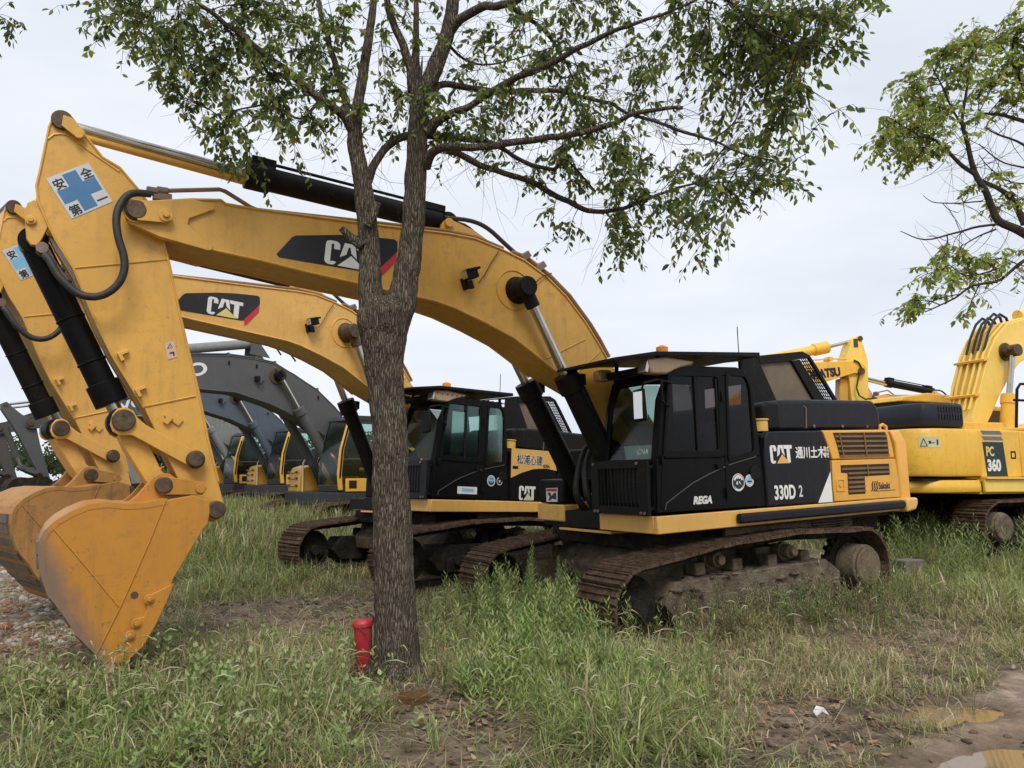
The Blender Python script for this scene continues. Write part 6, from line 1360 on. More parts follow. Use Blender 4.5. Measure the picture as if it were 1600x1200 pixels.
# rubble to the left of the bucket, and clods of earth
ico_v = []; _b = bmesh.new(); bmesh.ops.create_icosphere(_b, subdivisions=1, radius=1); IV = np.array([v.co[:] for v in _b.verts]); IF = np.array([[v.index for v in f.verts] for f in _b.faces]); _b.free()
def stones(acc, x, y, r, cols, flat=.6):
    n = len(x); z = terr(x, y)
    for i in range(n):
        q = IV*(.65+.5*rng.random((len(IV), 1)))*r[i]*np.array([1, .7+.5*rng.random(), flat*(.7+.5*rng.random())]); a = rng.random()*6.283; c, s = math.cos(a), math.sin(a)
        q = np.stack([q[:, 0]*c-q[:, 1]*s, q[:, 0]*s+q[:, 1]*c, q[:, 2]+q[:, 0]*rng.normal(0, .25)], -1)+np.array([x[i], y[i], z[i]+r[i]*.15]); cc = np.array(cols[rng.integers(len(cols))])*(.7+.5*rng.random())
        acc.add(q, np.tile(cc, (len(q), 1)), IF)
sa = Acc(); n = 1500; px = rng.uniform(-120, 150, n); py = 860+150*rng.random(n)**1.2; g = np.array([G(a, b) for a, b in zip(px, py)])
stones(sa, g[:, 0], g[:, 1], .02+.07*rng.random(n)**2, [(.42, .36, .31), (.5, .46, .42), (.3, .24, .19), (.3, .14, .09), (.34, .2, .14), (.26, .21, .17), (.36, .31, .26), (.55, .52, .48)])
STONEM = attr_mat('rubble_stone', .9, bscale=40, bstr=.5)
tag(sa.build('rubble', STONEM), kind='stuff', label='pale and brick-red rubble left of the nearest bucket', cat='rubble')
ca_ = Acc(); n = 1700; pts_ = [(430, 955, 90, 14), (540, 950, 50, 12), (90, 1025, 110, 30), (1150, 935, 60, 15), (760, 1110, 80, 30), (1250, 1140, 110, 35), (230, 960, 30, 40), (330, 870, 50, 8)]
g = []
for i in range(n): a = pts_[rng.integers(len(pts_))]; g.append(G(rng.normal(a[0], a[2]), max(850, rng.normal(a[1], a[3]))))
g = np.array(g); stones(ca_, g[:, 0], g[:, 1], .012+.035*rng.random(n)**2, [(.13, .09, .06), (.17, .12, .085), (.09, .06, .04), (.2, .15, .1)])
tag(ca_.build('soil_clods', STONEM), kind='stuff', label='brown clods of loose earth on the bare patches', cat='soil')

REDF = paint('faded_red_enamel', (.42, .022, .035), dirt=(.30, .14, .10), amount=1.0, rough=.5, coat=.1)
# small single things on the ground
def zt(x, y): return float(terr(np.array([x]), np.array([y]))[0])
x, y = G(570, 1053); ext = empty('fire_extinguisher', (x, y, zt(x, y)-.01), (R(2), R(-3.5), .3), label='faded red metal cylinder standing against the foot of the forked tree', cat='fire extinguisher')
m = MB(); prof = [(0, .062), (.012, .070), (.42, .080), (.445, .083), (.45, .090), (.475, .092), (.49, .087), (.51, .072), (.522, .045), (.525, .0)]
n = 28; m.v = [(r_*math.cos(2*math.pi*i/n), r_*math.sin(2*math.pi*i/n), z) for z, r_ in prof[:-1] for i in range(n)]; m.f = [(k*n+i, k*n+(i+1) % n, (k+1)*n+(i+1) % n, (k+1)*n+i) for k in range(len(prof)-2) for i in range(n)]+[tuple(range(n-1, -1, -1)), tuple((len(prof)-2)*n+i for i in range(n))]; m.mi = [0]*len(m.f)
eb = m.build('cylinder_body', REDF, ext, smooth=40)
m = MB(); m.cyl((.01, 0, .515), (.012, 0, .54), .042, 20); m.build('worn_cap', MUDT, ext, smooth=40, bevel=.004)
m = MB(); m.tube([(.02, 0, .535), (.05, -.02, .56), (.09, -.03, .53), (.097, -.03, .47)], .009, 8); m.build('short_hose', RUB, ext)
m = MB(); m.tube([(-.05, -.088, .46), (.0, -.105, .42), (.015, -.098, .39)], .004, 5); m.build('wire_scratch', RUST, ext)
x, y = G(642, 1098); bk_ = MB(); bk_.box((0, 0, .035), (.27, .13, .075)); b_ = bk_.build('brick', mud('mossy_brick', (.12, .055, .025), (.2, .1, .045), (.16, .14, .06), 8), None, smooth=0, bevel=.008); b_.location = (x, y, zt(x, y)); b_.rotation_euler = (R(6), R(-4), R(12)); tag(b_, label='mossy brown brick half sunk in the soil at the foot of the forked tree', cat='brick')
x, y = G(847, 1107); m = MB(); m.box((0, 0, 0), (.085, .05, .03), Matrix.Rotation(R(15), 3, 'Y')); m.box((.035, .01, .012), (.05, .045, .02), Matrix.Rotation(R(-30), 3, 'Z')); w = m.build('wrapper', simple('yellow_wrapper', (.62, .36, .03), .35, var=.4, scale=30, bmp=.4), None, smooth=40, bevel=.008); w.location = (x, y, zt(x, y)+.03); tag(w, label='small crumpled yellow wrapper on the leaf-strewn soil', cat='litter')
x, y = G(1276, 1125); m = MB(); m.add([(0, 0, 0), (.05, .01, .03), (.09, -.01, .01), (.07, .04, .05), (.02, .05, .06), (-.01, .03, .03)], [(0, 1, 3, 4), (1, 2, 3), (0, 4, 5)]); w = m.build('plastic_scrap', PLASW, None, smooth=0); w.modifiers.new('t', 'SOLIDIFY').thickness = .002; w.location = (x, y, zt(x, y)+.02); tag(w, label='thin pale scrap of plastic lying on dry soil near the puddle', cat='litter')
for i, (px, py, sz, lb) in enumerate(((1398, 893, (.22, .2, .2), 'smaller square grey block under the tail of the nearest excavator'), (1420, 905, (.42, .3, .34), 'larger grey concrete block beside a smaller one, under the pale yellow excavator'))):
    x, y = G(px, py); m = MB(); m.box((0, 0, sz[2]/2), sz); w = m.build('concrete_block', simple('weathered_concrete', (.14, .12, .1), .9, var=.35, scale=9, bmp=.6), None, smooth=0, bevel=.02); w.location = (x, y, zt(x, y)-.02); w.rotation_euler = (0, 0, R(20)); tag(w, label=lb, cat='block', group='concrete blocks in the grass')

# ------------------------------------------------------------------ trees
BARK, nt, bs = newmat('furrowed_bark')
v = coords(nt, scale=(1, 1, .13)); vo = N(nt, 'ShaderNodeTexVoronoi'); vo.feature = 'DISTANCE_TO_EDGE'; vo.inputs['Scale'].default_value = 56
wv = noise(nt, coords(nt), 9, 4, .6)
ds = N(nt, 'ShaderNodeVectorMath', operation='ADD'); sc_ = N(nt, 'ShaderNodeVectorMath', operation='SCALE'); sc_.inputs['Scale'].default_value = .045
nz = N(nt, 'ShaderNodeTexNoise'); nz.inputs['Scale'].default_value = 11; nt.links.new(v, nz.inputs['Vector']); nt.links.new(nz.outputs['Color'], sc_.inputs[0]); nt.links.new(v, ds.inputs[0]); nt.links.new(sc_.outputs[0], ds.inputs[1]); nt.links.new(ds.outputs[0], vo.inputs['Vector'])
rid = ramp(nt, vo.outputs['Distance'], [(.0, 0), (.10, .5), (.3, 1)]); fine = noise(nt, coords(nt, scale=(1, 1, .35)), 70, 5, .7)
c = mixc(nt, rid, (.045, .036, .027), (.20, .16, .12)); c = mixc(nt, ramp(nt, fine, [(.4, 0), (.75, .45)]), c, (.32, .27, .215))
c = mixc(nt, 1.0, c, ramp(nt, noise(nt, coords(nt, scale=(1, 1, .3)), 26, 5, .7), [(.3, .45), (.7, 1.3)]), 'MULTIPLY'); c = mixc(nt, ramp(nt, wv, [(.52, 0), (.75, .5)]), c, (.075, .085, .04)); nt.links.new(c, bs.inputs['Base Color']); bs.inputs['Roughness'].default_value = .95; bs.inputs['Specular IOR Level'].default_value = .15
hh = mixc(nt, .4, rid, fine); bump(nt, bs, hh, 1.0, .03)
BARKD = simple('dark_bark', (.055, .045, .036), .95, var=.45, scale=25, bmp=.8, spec=.15)
LEAF = attr_mat('tree_leaf', .5, .48, (1.25, 1.35, .5), spec=.4, var=False)
def limb_pts(l, Y, n=6):
    """l: (px, py, width in px, depth offset)"""
    P_ = [(*at(q[0], q[1], Y+q[3]), q[2]/2*(Y+q[3])/FPX*1.02) for q in l]
    pos = catmull([p_[:3] for p_ in P_], n); rad = []
    for i in range(len(P_)-1):
        for k in range(n): rad.append(P_[i][3]+(P_[i+1][3]-P_[i][3])*k/n)
    rad.append(P_[-1][3]); return pos, rad
def bark_tube(name, l, Y, parent, mat, nround=72, n=10, amp=.012, knots=()):
    pos, rad = limb_pts(l, Y, n); V = []; u = Vector((1, 0, 0))
    # resample to about 1.5 cm
    P2, R2 = [pos[0]], [rad[0]]
    for a, b, ra, rb in zip(pos, pos[1:], rad, rad[1:]):
        k = max(1, int((b-a).length/.016))
        for i in range(1, k+1): P2.append(a.lerp(b, i/k)); R2.append(ra+(rb-ra)*i/k)
    for i, q in enumerate(P2):
        t = (P2[min(i+2, len(P2)-1)]-P2[max(i-2, 0)]).normalized(); u = (u-t*u.dot(t)).normalized(); w = t.cross(u)
        for k in range(nround):
            a = 2*math.pi*k/nround; dr = u*math.cos(a)+w*math.sin(a); r_ = R2[i]
            pp = q+dr*r_; s = Vector((pp.x*22, pp.y*22, pp.z*5)); e = mnoise.noise(s); e2 = mnoise.noise(Vector((pp.x*60, pp.y*60, pp.z*14)))
            f = 1-abs(e)*2.2; r_ += amp*(-max(0, f)**2*.7+e2*.35)*min(1, r_/.1)+.012*mnoise.noise(pp*5)*min(1, r_/.1)
            for (kp, kr, kh) in knots:
                dd = (pp-kp).length/kr
                if dd < 1: r_ += kh*(1-dd*dd)**2
            V.append(q+dr*r_)
    m = len(P2); F = np.array([(i*nround+k, i*nround+(k+1) % nround, (i+1)*nround+(k+1) % nround, (i+1)*nround+k) for i in range(m-1) for k in range(nround)])
    V = np.array([v[:] for v in V]); top = np.arange((m-1)*nround, m*nround)[None, :]
    o = np_mesh(name, V, [F, top], mat, None, parent, True); return o
TY = G(618, 1062)[1]+.18
tx, ty = G(618, 1062)
tree = empty('tree', (0, 0, 0), label='forked tree with furrowed bark and drooping leaves in front of the nearest excavator', cat='tree')
kp = [(at(575, 500, TY-.1), .16, .05), (at(660, 470, TY-.05), .14, .02), (at(605, 520, TY-.22), .12, -.03), (at(575, 520, TY-.25), .06, .03), (at(590, 605, TY-.2), .05, .02)]
kp += [(Vector((tx+.24*math.cos(a_), TY+.24*math.sin(a_), .02)), .16, .07) for a_ in (-.5, -1.6, -2.8, .9, 2.3)]
bark_tube('trunk', [(614, 1115, 150, 0), (617, 1085, 98, 0), (620, 1055, 75, 0), (619, 990, 65, 0), (616, 900, 61, 0), (612, 800, 57, 0), (610, 700, 55, 0), (605, 620, 54, 0), (600, 560, 61, 0), (599, 515, 77, 0), (600, 488, 82, 0), (600, 468, 60, 0)], TY, tree, BARK, 110, 8, .014, kp)
bark_tube('stem', [(592, 520, 44, -.03), (583, 480, 46, -.03), (578, 440, 37, -.02), (577, 380, 33, 0), (571, 320, 31, 0), (563, 268, 29, 0), (554, 215, 24, 0), (559, 165, 18, .02), (568, 110, 16, .04), (576, 60, 14, .06), (584, 0, 12, .1), (592, -90, 9, .1)], TY, tree, BARK, 64, 6, .010)
bark_tube('stem', [(612, 520, 48, .02), (625, 475, 50, .02), (634, 440, 42, .02), (643, 380, 38, .02), (648, 310, 35, .02), (651, 250, 34, .02), (654, 200, 33, .02), (662, 150, 29, .02), (680, 105, 27, .02), (697, 60, 24, 0), (707, 10, 22, -.05), (716, -80, 17, -.1)], TY, tree, BARK, 64, 6, .010)
LIMBS = [
 [(556, 212, 18, 0), (535, 178, 14, -.1), (500, 155, 13, -.2), (440, 105, 11, -.35), (375, 55, 9, -.5), (317, 10, 7, -.6), (260, -40, 4, -.7)],
 [(551, 200, 14, 0), (540, 165, 12, .1), (530, 120, 11, .2), (512, 60, 9, .3), (497, 0, 7, .4), (490, -70, 5, .5)],
 [(573, 288, 16, .02), (582, 262, 14, .03), (598, 236, 13, .08), (618, 220, 13, .14), (645, 212, 12, .2), (690, 214, 11, .25), (760, 222, 8, .35), (800, 240, 5, .5)],
 [(652, 190, 24, 0), (644, 120, 18, -.05), (634, 80, 14, -.1), (612, 35, 12, -.15), (603, -20, 10, -.2), (600, -90, 8, -.2)],
 [(648, 140, 18, .05), (650, 100, 14, .05), (650, 50, 10, .1), (649, -10, 8, .1), (645, -80, 6, .1)],
 [(700, 55, 18, 0), (722, 27, 15, -.1), (750, 12, 14, -.2), (795, 4, 12, -.4), (850, -25, 9, -.6), (920, -60, 6, -.8)],
 [(794, 5, 9, -.4), (818, 25, 7, -.4), (845, 45, 6, -.35), (875, 80, 4, -.3), (900, 130, 2.5, -.3)],
 [(668, 205, 18, .0), (695, 182, 13, -.1), (735, 165, 11, -.2), (780, 137, 11, -.35), (815, 118, 11, -.45), (860, 100, 10, -.6), (900, 77, 9, -.75), (940, 57, 8, -.9), (990, 38, 6, -1.1), (1036, 22, 5, -1.2), (1100, -5, 3, -1.4)],
 [(676, 150, 12, .05), (690, 132, 11, .1), (730, 138, 10, .2), (790, 143, 9, .35), (850, 140, 8, .5), (900, 148, 7, .6), (945, 160, 6, .75), (985, 178, 5, .8)],
 [(664, 262, 18, .0), (675, 240, 15, -.1), (695, 229, 13, -.2), (740, 232, 12, -.3), (780, 226, 12, -.4), (850, 215, 11, -.6), (900, 209, 10, -.8), (950, 196, 9, -.9), (985, 180, 8, -1.0), (1015, 172, 7, -1.1), (1066, 168, 6, -1.2)],
 [(990, 180, 6, -1.0), (1030, 192, 5, -1.1), (1080, 210, 5, -1.2), (1115, 221, 4, -1.3), (1165, 242, 3, -1.4), (1210, 250, 2, -1.5)],
 [(700, 232, 11, -.1), (740, 254, 10, 0), (780, 268, 9, .1), (830, 285, 9, .2), (880, 311, 9, .3), (920, 329, 8, .4), (960, 328, 7, .5), (1000, 316, 6, .6), (1050, 296, 4, .7), (1095, 285, 3, .8)],
 [(785, 230, 7, -.35), (820, 252, 7, -.3), (865, 265, 6, -.2), (885, 250, 4, -.2), (930, 300, 3, 0)],
 [(1110, 222, 3, -1.3), (1150, 185, 2.5, -1.3), (1162, 130, 2, -1.4), (1200, 80, 2, -1.4)],
 [(1100, -30, 5, -1.2), (1150, 10, 4, -1.3), (1200, 50, 3.5, -1.4), (1250, 70, 3, -1.5)],
 [(540, 140, 5, .2), (470, 150, 4, 0), (400, 165, 3, -.2), (340, 180, 2, -.3)],
 [(500, 155, 6, -.2), (470, 185, 4, -.3), (430, 170, 3, -.4), (380, 200, 2, -.5)],
 [(690, 60, 6, .1), (730, 95, 4, .3), (770, 100, 3, .5), (830, 85, 2, .7)],
]
limb_samples = []
for l in LIMBS:
    pos, rad = limb_pts(l, TY, 5); m = MB(); rad = [max(r_, .002) for r_ in rad]
    wob = [q+Vector((mnoise.noise(q*6), mnoise.noise(q*6+Vector((9, 0, 0))), mnoise.noise(q*6+Vector((0, 9, 0)))))*min(.02, .6*rad[i]+.004) for i, q in enumerate(pos)]
    m.tube(wob, rad, 10 if rad[0] > .02 else 7); m.build('limb', BARK if rad[0] > .03 else BARKD, tree)
    limb_samples += [(q, r_) for q, r_ in zip(wob, rad)]
m = MB()
for l in ([(574, 352, 17, -.1), (584, 335, 14, -.12), (590, 316, 12, -.14)], [(565, 385, 16, -.1), (545, 368, 13, -.14), (533, 356, 10, -.18)], [(641, 132, 12, 0), (640, 105, 8, 0), (638, 78, 2, 0)], [(655, 135, 8, 0), (658, 110, 5, 0), (660, 88, 1.5, 0)]):
    pos, rad = limb_pts(l, TY, 3); m.tube(pos, rad, 9)
m.build('broken_stub', BARK, tree)

def crown(parent, clumps, samples, Y, leaf_len, cols, seed, twig_r=.0022, per=9, depth=.5, sag=.12, spreadk=1.15, bare=0, thin=1.0, dirz=-1.0):
    rs = np.random.default_rng(seed); tw = MB(); V = []; base = []; dv = []; lens = []
    S = np.array([q[:] for q, r_ in samples])
    for (px, py, rx, ry, nt_) in clumps:
        nt_ = int(nt_*thin)+1
        c = at(px, py, Y); j = np.argmin(np.linalg.norm((S-np.array(c[:]))*np.array([1, .35, 1]), axis=1)); st = Vector(S[j]); c = at(px, py, st.y*.75+Y*.25+rs.normal(0, .12))
        kx, kz = rx*c.y/FPX, ry*c.y/FPX
        mid = (st+c)/2+Vector((rs.normal(0, .05), rs.normal(0, .05), .06+rs.normal(0, .04))); main = [st.lerp(mid, t)*(1-t)+mid.lerp(c, t)*t for t in [i/8 for i in range(9)]]
        tw.tube(main, [.006-.0035*i/8 for i in range(9)] if twig_r < .003 else [.012-.006*i/8 for i in range(9)], 4, cap=False)
        for i in range(nt_):
            p_ = Vector((c.x+rs.normal(0, .5)*kx*spreadk, c.y+rs.normal(0, depth*.7), c.z+rs.normal(0, .5)*kz*spreadk)); a = main[rs.integers(3, 9)]; d = p_-a
            if d.length > .9: a = p_-d*(.9/d.length)*1.0; a = a if rs.random() < .3 else main[rs.integers(5, 9)]; d = p_-a
            md = a+d*.55+Vector((rs.normal(0, .04), rs.normal(0, .04), sag*.5)); cv = [a.lerp(md, t)*(1-t)+md.lerp(p_, t)*t for t in (0, .25, .5, .75, 1)]; cv.append(p_+(cv[-1]-cv[-2])*.35+Vector((0, 0, -.05)))
            tw.tube(cv, [twig_r*1.6, twig_r*1.4, twig_r*1.2, twig_r, twig_r*.8, twig_r*.5], 3, cap=False)
            nl = int(per*(.6+.8*rs.random())) if rs.random() < .88 else int(per*2.2)
            if rs.random() < bare: 
                e = p_+Vector((rs.normal(0, .13), rs.normal(0, .12), rs.normal(-.02, .09))); q1 = cv[rs.integers(1, 4)]; mm = (q1+e)/2+Vector((rs.normal(0, .04), 0, rs.normal(.04, .04))); tw.tube([q1, q1.lerp(mm, .6), mm.lerp(e, .4), e], [twig_r, twig_r*.8, twig_r*.6, twig_r*.4], 3, cap=False)
            for k in range(nl):
                t = .35+.65*(k+rs.random())/nl; f = t*5; i0 = min(int(f), 4); q = cv[i0].lerp(cv[i0+1], f-i0); out_ = Vector((rs.normal(0, 1), rs.normal(0, 1), 0)).normalized()
                dd = (out_*(.35+.8*rs.random())+Vector((0, 0, dirz*(.15+.85*rs.random())))+(cv[i0+1]-cv[i0]).normalized()*.3).normalized(); base.append(q+out_*.012); dv.append(dd); lens.append(leaf_len*(.6+.65*rs.random()))
    n = len(base); base = np.array([q[:] for q in base]); dv = np.array([q[:] for q in dv]); lens = np.array(lens); rd = rs.normal(0, 1, (n, 3)); side = unit(np.cross(dv, rd))
    cc = np.array(cols)[rs.choice(len(cols), n, p=[.31, .31, .21, .135, .035])]*(.6+.7*rs.random((n, 1)))
    A = Acc(); A.add(*leaf5(base, dv, side, lens, lens*(.46+.16*rs.random(n)), .15+.5*rs.random(n), cc)); A.build('foliage', LEAF, parent); tw.build('twigs', BARKD, parent, smooth=60)
    return n
C = [(175, 22, 45, 30, 26), (225, 55, 50, 45, 34), (165, 60, 25, 20, 8), (270, 95, 50, 45, 32), (300, 40, 70, 45, 48), (330, 130, 55, 45, 42), (380, 70, 60, 50, 50), (290, 160, 22, 14, 10), (275, 160, 26, 18, 10), (360, 185, 50, 30, 26), (430, 130, 60, 50, 46), (440, 40, 60, 45, 46), (400, 10, 90, 30, 40), (350, 235, 28, 20, 13), (330, 215, 20, 14, 7), (480, 80, 50, 60, 40), (485, 190, 35, 30, 18), (445, 205, 26, 28, 17), (440, 170, 50, 30, 20), (390, 250, 30, 14, 8), (520, 130, 35, 50, 24), (525, 40, 50, 50, 30), (555, 190, 22, 22, 9), (590, 80, 50, 60, 16), (610, 10, 60, 40, 18), (615, 150, 26, 40, 12), (610, 215, 22, 16, 5),
     (665, 175, 35, 35, 16), (700, 200, 40, 35, 26), (750, 205, 35, 35, 22), (775, 180, 40, 30, 16), (730, 110, 50, 40, 14), (760, 60, 60, 40, 18), (820, 50, 50, 40, 22), (850, 100, 50, 40, 20), (870, 160, 50, 35, 26), (800, 160, 40, 35, 16), (900, 20, 60, 40, 26), (960, 20, 50, 30, 18), (905, 115, 50, 40, 22), (1005, 95, 32, 28, 22), (1025, 115, 26, 22, 12), (1000, 135, 26, 22, 12), (950, 130, 40, 30, 14), (920, 200, 45, 30, 24), (960, 240, 45, 30, 26), (1000, 250, 30, 20, 14), (880, 240, 40, 30, 18), (840, 265, 35, 25, 10), (760, 262, 25, 12, 3), (960, 290, 45, 30, 24), (900, 290, 40, 25, 13), (1000, 310, 40, 25, 20), (970, 350, 24, 24, 14), (978, 390, 22, 20, 12), (890, 365, 22, 12, 7), (860, 345, 16, 10, 3), (1005, 365, 20, 12, 6), (1060, 280, 35, 30, 18), (1045, 330, 35, 26, 18), (1095, 365, 32, 20, 17), (1085, 330, 35, 26, 15), (1120, 300, 40, 30, 22), (1160, 300, 35, 28, 17),
     (1110, 60, 45, 45, 34), (1090, 100, 30, 24, 16), (1120, 140, 18, 14, 7), (1160, 40, 50, 45, 40), (1160, 100, 45, 40, 36), (1210, 70, 50, 50, 46), (1200, 130, 40, 36, 30), (1250, 40, 55, 40, 38), (1250, 90, 40, 40, 28), (1300, 25, 45, 35, 26), (1340, 8, 25, 20, 10), (1285, 70, 40, 30, 20), (1310, 80, 20, 22, 7), (1225, 170, 32, 30, 18), (1245, 155, 22, 18, 9), (1180, 190, 30, 24, 10), (1220, 215, 24, 26, 13), (1190, 260, 40, 28, 22), (1230, 250, 30, 20, 14), (1260, 240, 20, 14, 6), (1195, 300, 30, 22, 12), (1130, 240, 40, 26, 12), (1235, 292, 14, 10, 4), (1120, 385, 14, 10, 3), (1060, 20, 60, 30, 24),
     (600, -60, 120, 40, 30), (800, -60, 120, 40, 30), (1000, -50, 120, 40, 30), (1200, -50, 120, 40, 30), (400, -60, 120, 40, 30), (220, -40, 80, 30, 16)]
crown(tree, C, limb_samples, TY, .076, [(.13, .18, .06), (.09, .13, .05), (.21, .25, .08), (.30, .31, .10), (.26, .19, .08)], 11, per=10, bare=.75, thin=.84)

def bare_twigs(parent, samples, n, x0, x1, seed, r0=.0028, L0=.3, L1=.8):
    rs = np.random.default_rng(seed); S = [(q, r_) for q, r_ in samples if x0 < 800+FPX*q.x/q.y < x1]; m = MB()
    for i in range(n):
        q, r_ = S[rs.integers(len(S))]; d = Vector((rs.normal(.35, .6), rs.normal(0, .5), rs.normal(-.05, .6))).normalized(); L = L0+(L1-L0)*rs.random(); p_ = [q]; k = 7; turn = Vector((rs.normal(0, .25), rs.normal(0, .2), rs.normal(.02, .28)))
        for j in range(k): d = (d+turn*.7+Vector((rs.normal(0, .12), rs.normal(0, .12), rs.normal(0, .12)))).normalized(); p_.append(p_[-1]+d*L/k)
        m.tube(p_, [r0*(1-.75*j/k) for j in range(k+1)], 4, cap=False)
        if rs.random() < .6:
            b = p_[rs.integers(2, 5)]; d2 = (d+Vector((rs.normal(0, .8), 0, rs.normal(0, .8)))).normalized(); m.tube([b, b+d2*L*.2+Vector((0, 0, .02)), b+d2*L*.4], [r0*.6, r0*.45, r0*.25], 3, cap=False)
    m.build('bare_twigs', BARKD, parent, smooth=60)
bare_twigs(tree, limb_samples, 330, 690, 1260, 3); bare_twigs(tree, limb_samples, 110, 380, 690, 4)

# second tree, right edge: trunk outside the frame, limbs reaching in
RY = 13.0
tree2 = empty('tree', (0, 0, 0), label='tree at the right edge with bare grey twigs and lighter green leaves against the sky', cat='tree')
gx, gy = 1790*1.0, 0
b0 = at(1800, 740, RY); m = MB(); m.tube([(b0.x, RY, -.1), (b0.x-.02, RY, 1.5), (b0.x-.1, RY, 2.8), (b0.x-.3, RY, 3.9)], [.26, .2, .18, .16], 24); m.build('trunk', BARK, tree2)
L2 = [
 [(1775, 475, 30, 0), (1700, 430, 26, 0), (1650, 395, 22, 0), (1600, 365, 19, 0), (1562, 347, 16, 0), (1550, 325, 14, 0), (1538, 296, 13, -.1), (1524, 270, 12, -.1), (1512, 225, 9, -.2), (1504, 190, 7, -.2), (1512, 130, 5, -.3), (1515, 90, 3, -.3)],
 [(1524, 272, 9, -.1), (1500, 256, 8, -.2), (1475, 232, 6, -.3), (1455, 215, 4, -.4), (1420, 215, 2.5, -.5)],
 [(1601, 350, 13, .1), (1585, 315, 12, .2), (1560, 295, 9, .3), (1535, 283, 7, .4)],
 [(1506, 200, 5, -.2), (1485, 165, 4, -.1), (1470, 130, 3, 0), (1455, 100, 2, .1)],
 [(1558, 350, 5, 0), (1530, 354, 5, 0), (1490, 364, 4, -.1), (1445, 373, 3, -.2), (1408, 361, 1.5, -.3)],
 [(1556, 358, 4, 0), (1530, 368, 3, .1), (1505, 382, 2, .2)],
 [(1535, 316, 3, 0), (1480, 318, 2.5, .1), (1455, 316, 2, .2), (1442, 305, 1, .2)],
 [(1700, 420, 10, 0), (1640, 398, 8, -.2), (1600, 408, 7, -.3), (1565, 437, 6, -.4), (1520, 447, 5, -.5), (1490, 466, 4, -.6), (1445, 488, 2, -.7)],
 [(1600, 190, 9, .4), (1560, 180, 6, .5), (1530, 175, 4, .5)], [(1640, 260, 6, .4), (1600, 225, 5, .4), (1560, 210, 4, .4), (1540, 200, 2, .4)], [(1640, 275, 5, .3), (1600, 262, 4, .3), (1560, 250, 3, .3), (1530, 225, 2, .3)],
 [(1700, 300, 20, .4), (1650, 220, 15, .4), (1610, 150, 11, .4), (1580, 100, 6, .4)], [(1770, 480, 24, .3), (1740, 380, 22, .4), (1700, 300, 20, .4)], [(1640, 290, 4, .1), (1580, 285, 3, .1), (1545, 262, 2, .1), (1530, 240, 1.5, .1)],
 [(1560, 420, 3, -.4), (1510, 430, 2.5, -.4), (1480, 410, 2, -.4)],
]
s2 = []
for l in L2:
    pos, rad = limb_pts(l, RY, 4); rad = [max(r_*.78, .005) for r_ in rad]; wob = [q+Vector((mnoise.noise(q*2), mnoise.noise(q*2+Vector((9, 0, 0))), mnoise.noise(q*2+Vector((0, 9, 0)))))*.03 for q in pos]
    m = MB(); m.tube(wob, rad, 8); m.build('limb', BARKD, tree2); s2 += list(zip(wob, rad))
C2 = [(1420, 130, 24, 16, 16), (1410, 150, 18, 10, 8), (1378, 218, 20, 20, 18), (1400, 190, 26, 22, 26), (1430, 200, 30, 26, 34), (1440, 160, 30, 22, 22), (1460, 180, 30, 24, 26), (1400, 235, 26, 14, 16), (1435, 245, 30, 14, 18), (1470, 230, 20, 14, 10), (1480, 85, 26, 28, 24), (1500, 110, 30, 26, 28), (1520, 70, 32, 28, 30), (1555, 55, 34, 28, 34), (1590, 45, 30, 26, 26), (1600, 100, 30, 40, 30), (1560, 110, 34, 30, 30), (1530, 140, 30, 22, 18), (1475, 125, 24, 22, 14), (1500, 205, 18, 14, 8), (1570, 150, 30, 18, 14), (1600, 160, 24, 20, 12), (1545, 280, 20, 14, 8), (1560, 325, 16, 12, 5), (1590, 310, 22, 18, 10), (1480, 395, 16, 18, 11), (1500, 405, 22, 16, 12), (1470, 425, 24, 16, 9), (1445, 440, 14, 12, 5), (1430, 470, 16, 12, 9), (1415, 490, 18, 10, 10), (1460, 470, 18, 10, 6), (1525, 408, 26, 12, 13), (1560, 405, 24, 12, 12), (1545, 430, 24, 14, 8), (1510, 490, 16, 8, 5), (1600, 430, 16, 14, 6), (1490, 440, 26, 14, 8), (1650, 80, 60, 60, 40), (1440, 225, 24, 16, 12), (1510, 300, 12, 10, 3)]
crown(tree2, C2, s2, RY, .115, [(.29, .36, .10), (.22, .28, .09), (.38, .42, .14), (.42, .40, .17), (.44, .24, .11)], 5, bare=.6, twig_r=.0035, per=9, depth=.5, sag=.15)
bare_twigs(tree2, s2, 130, 1490, 1640, 6, .006, .5, 1.5)
# twig of a third tree in the upper left corner
tree3 = empty('tree', (0, 0, 0), label='tree beyond the upper left corner, only a few leaf tips showing', cat='tree')
q0 = at(-320, 760, 9.0); pos = [Vector((q0.x, 9, -.1)), Vector((q0.x+.05, 9, 2)), Vector((q0.x+.1, 9, 3.6)), Vector((q0.x+.3, 9, 5.0)), Vector((q0.x+.6, 9, 6.2))]; m = MB(); m.tube(pos, [.17, .14, .12, .1, .06], 16); m.build('trunk', BARK, tree3)
pos, rad = limb_pts([(-270, 250, 16, 0), (-180, 120, 10, 0), (-90, 40, 6, 0), (-20, 20, 3, 0), (8, 30, 1.5, 0)], 9.0, 4); m = MB(); m.tube(pos, [max(r_, .003) for r_ in rad], 8); m.build('limb', BARKD, tree3)
crown(tree3, [(0, 25, 12, 26, 5), (6, 45, 5, 12, 3), (-50, 30, 40, 40, 20), (-130, 60, 50, 50, 30), (-200, 80, 50, 60, 30)], list(zip(pos, rad)), 9.0, .09, [(.085, .12, .04), (.06, .085, .035), (.125, .155, .05), (.16, .17, .055), (.2, .12, .05)], 8, depth=.3)

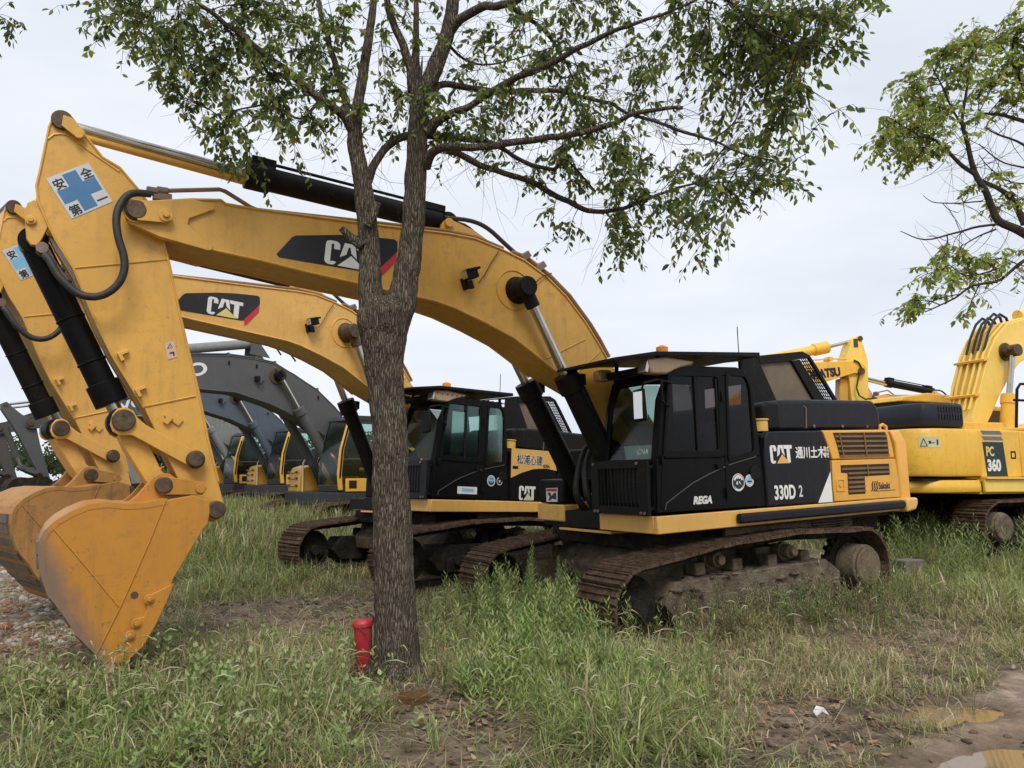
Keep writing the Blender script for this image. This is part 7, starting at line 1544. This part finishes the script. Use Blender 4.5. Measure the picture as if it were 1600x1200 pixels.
# distant trees along the horizon
def far_tree(x, y, h, w, seed, lb, col):
    rs = np.random.default_rng(seed); t = empty('distant_tree', (x, y, zt(x, y)), label=lb, cat='tree', group='distant trees on the horizon')
    m = MB(); m.tube([(0, 0, 0), (.1, 0, h*.3), (0, 0, h*.6)], [.2, .16, .08], 8)
    for k in range(5): a = k*1.3; m.tube([(0, 0, h*.3), (math.cos(a)*w*.3, math.sin(a)*w*.3, h*.6)], [.08, .04], 6)
    m.build('trunk', BARKD, t); n = 2600; u = unit(rs.normal(0, 1, (n, 3))); r_ = rs.random(n)**.4; cl = rs.normal(0, 1, (14, 3))*np.array([w*.32, w*.32, h*.17])
    c = cl[rs.integers(0, 14, n)]+u*r_[:, None]*np.array([w*.22, w*.22, h*.16])+np.array([0, 0, h*.62]); d = unit(rs.normal(0, 1, (n, 3))); s = unit(np.cross(d, rs.normal(0, 1, (n, 3)))); A = Acc()
    A.add(*leaf5(c, d, s, np.full(n, .42), np.full(n, .25), np.full(n, .3), np.array(col)*(.6+.8*rs.random((n, 1))))); A.build('crown', LEAF, t)
FT = [(-62, 92, 6, 8), (-54, 88, 5, 7), (-47, 90, 6.5, 8), (-40, 86, 5, 7), (-34, 90, 6, 8), (-28, 82, 7, 8), (-21, 88, 6, 8), (-14, 90, 5, 7), (44, 85, 5, 8), (52, 84, 6, 8), (60, 86, 5, 8)]
WORDS = ['first', 'second', 'third', 'fourth', 'fifth', 'sixth', 'seventh', 'eighth', 'ninth', 'tenth', 'eleventh']
for i, (x, y, h, w) in enumerate(FT): far_tree(x, y, h, w, 40+i, 'hazy round green tree on the horizon, %s from the left' % WORDS[i], (.07, .09, .045))

# unseen trees added behind the camera to darken reflections and the foreground
for i, (x, y, h, w) in enumerate(((-12, -15, 7, 8), (-2, -17, 8, 9), (8, -16, 7, 9), (19, -13, 7.5, 9))):
    far_tree(x, y, h, w, 70+i, 'unseen tree added behind the camera to darken reflections, %s from the left' % WORDS[i], (.06, .08, .04))
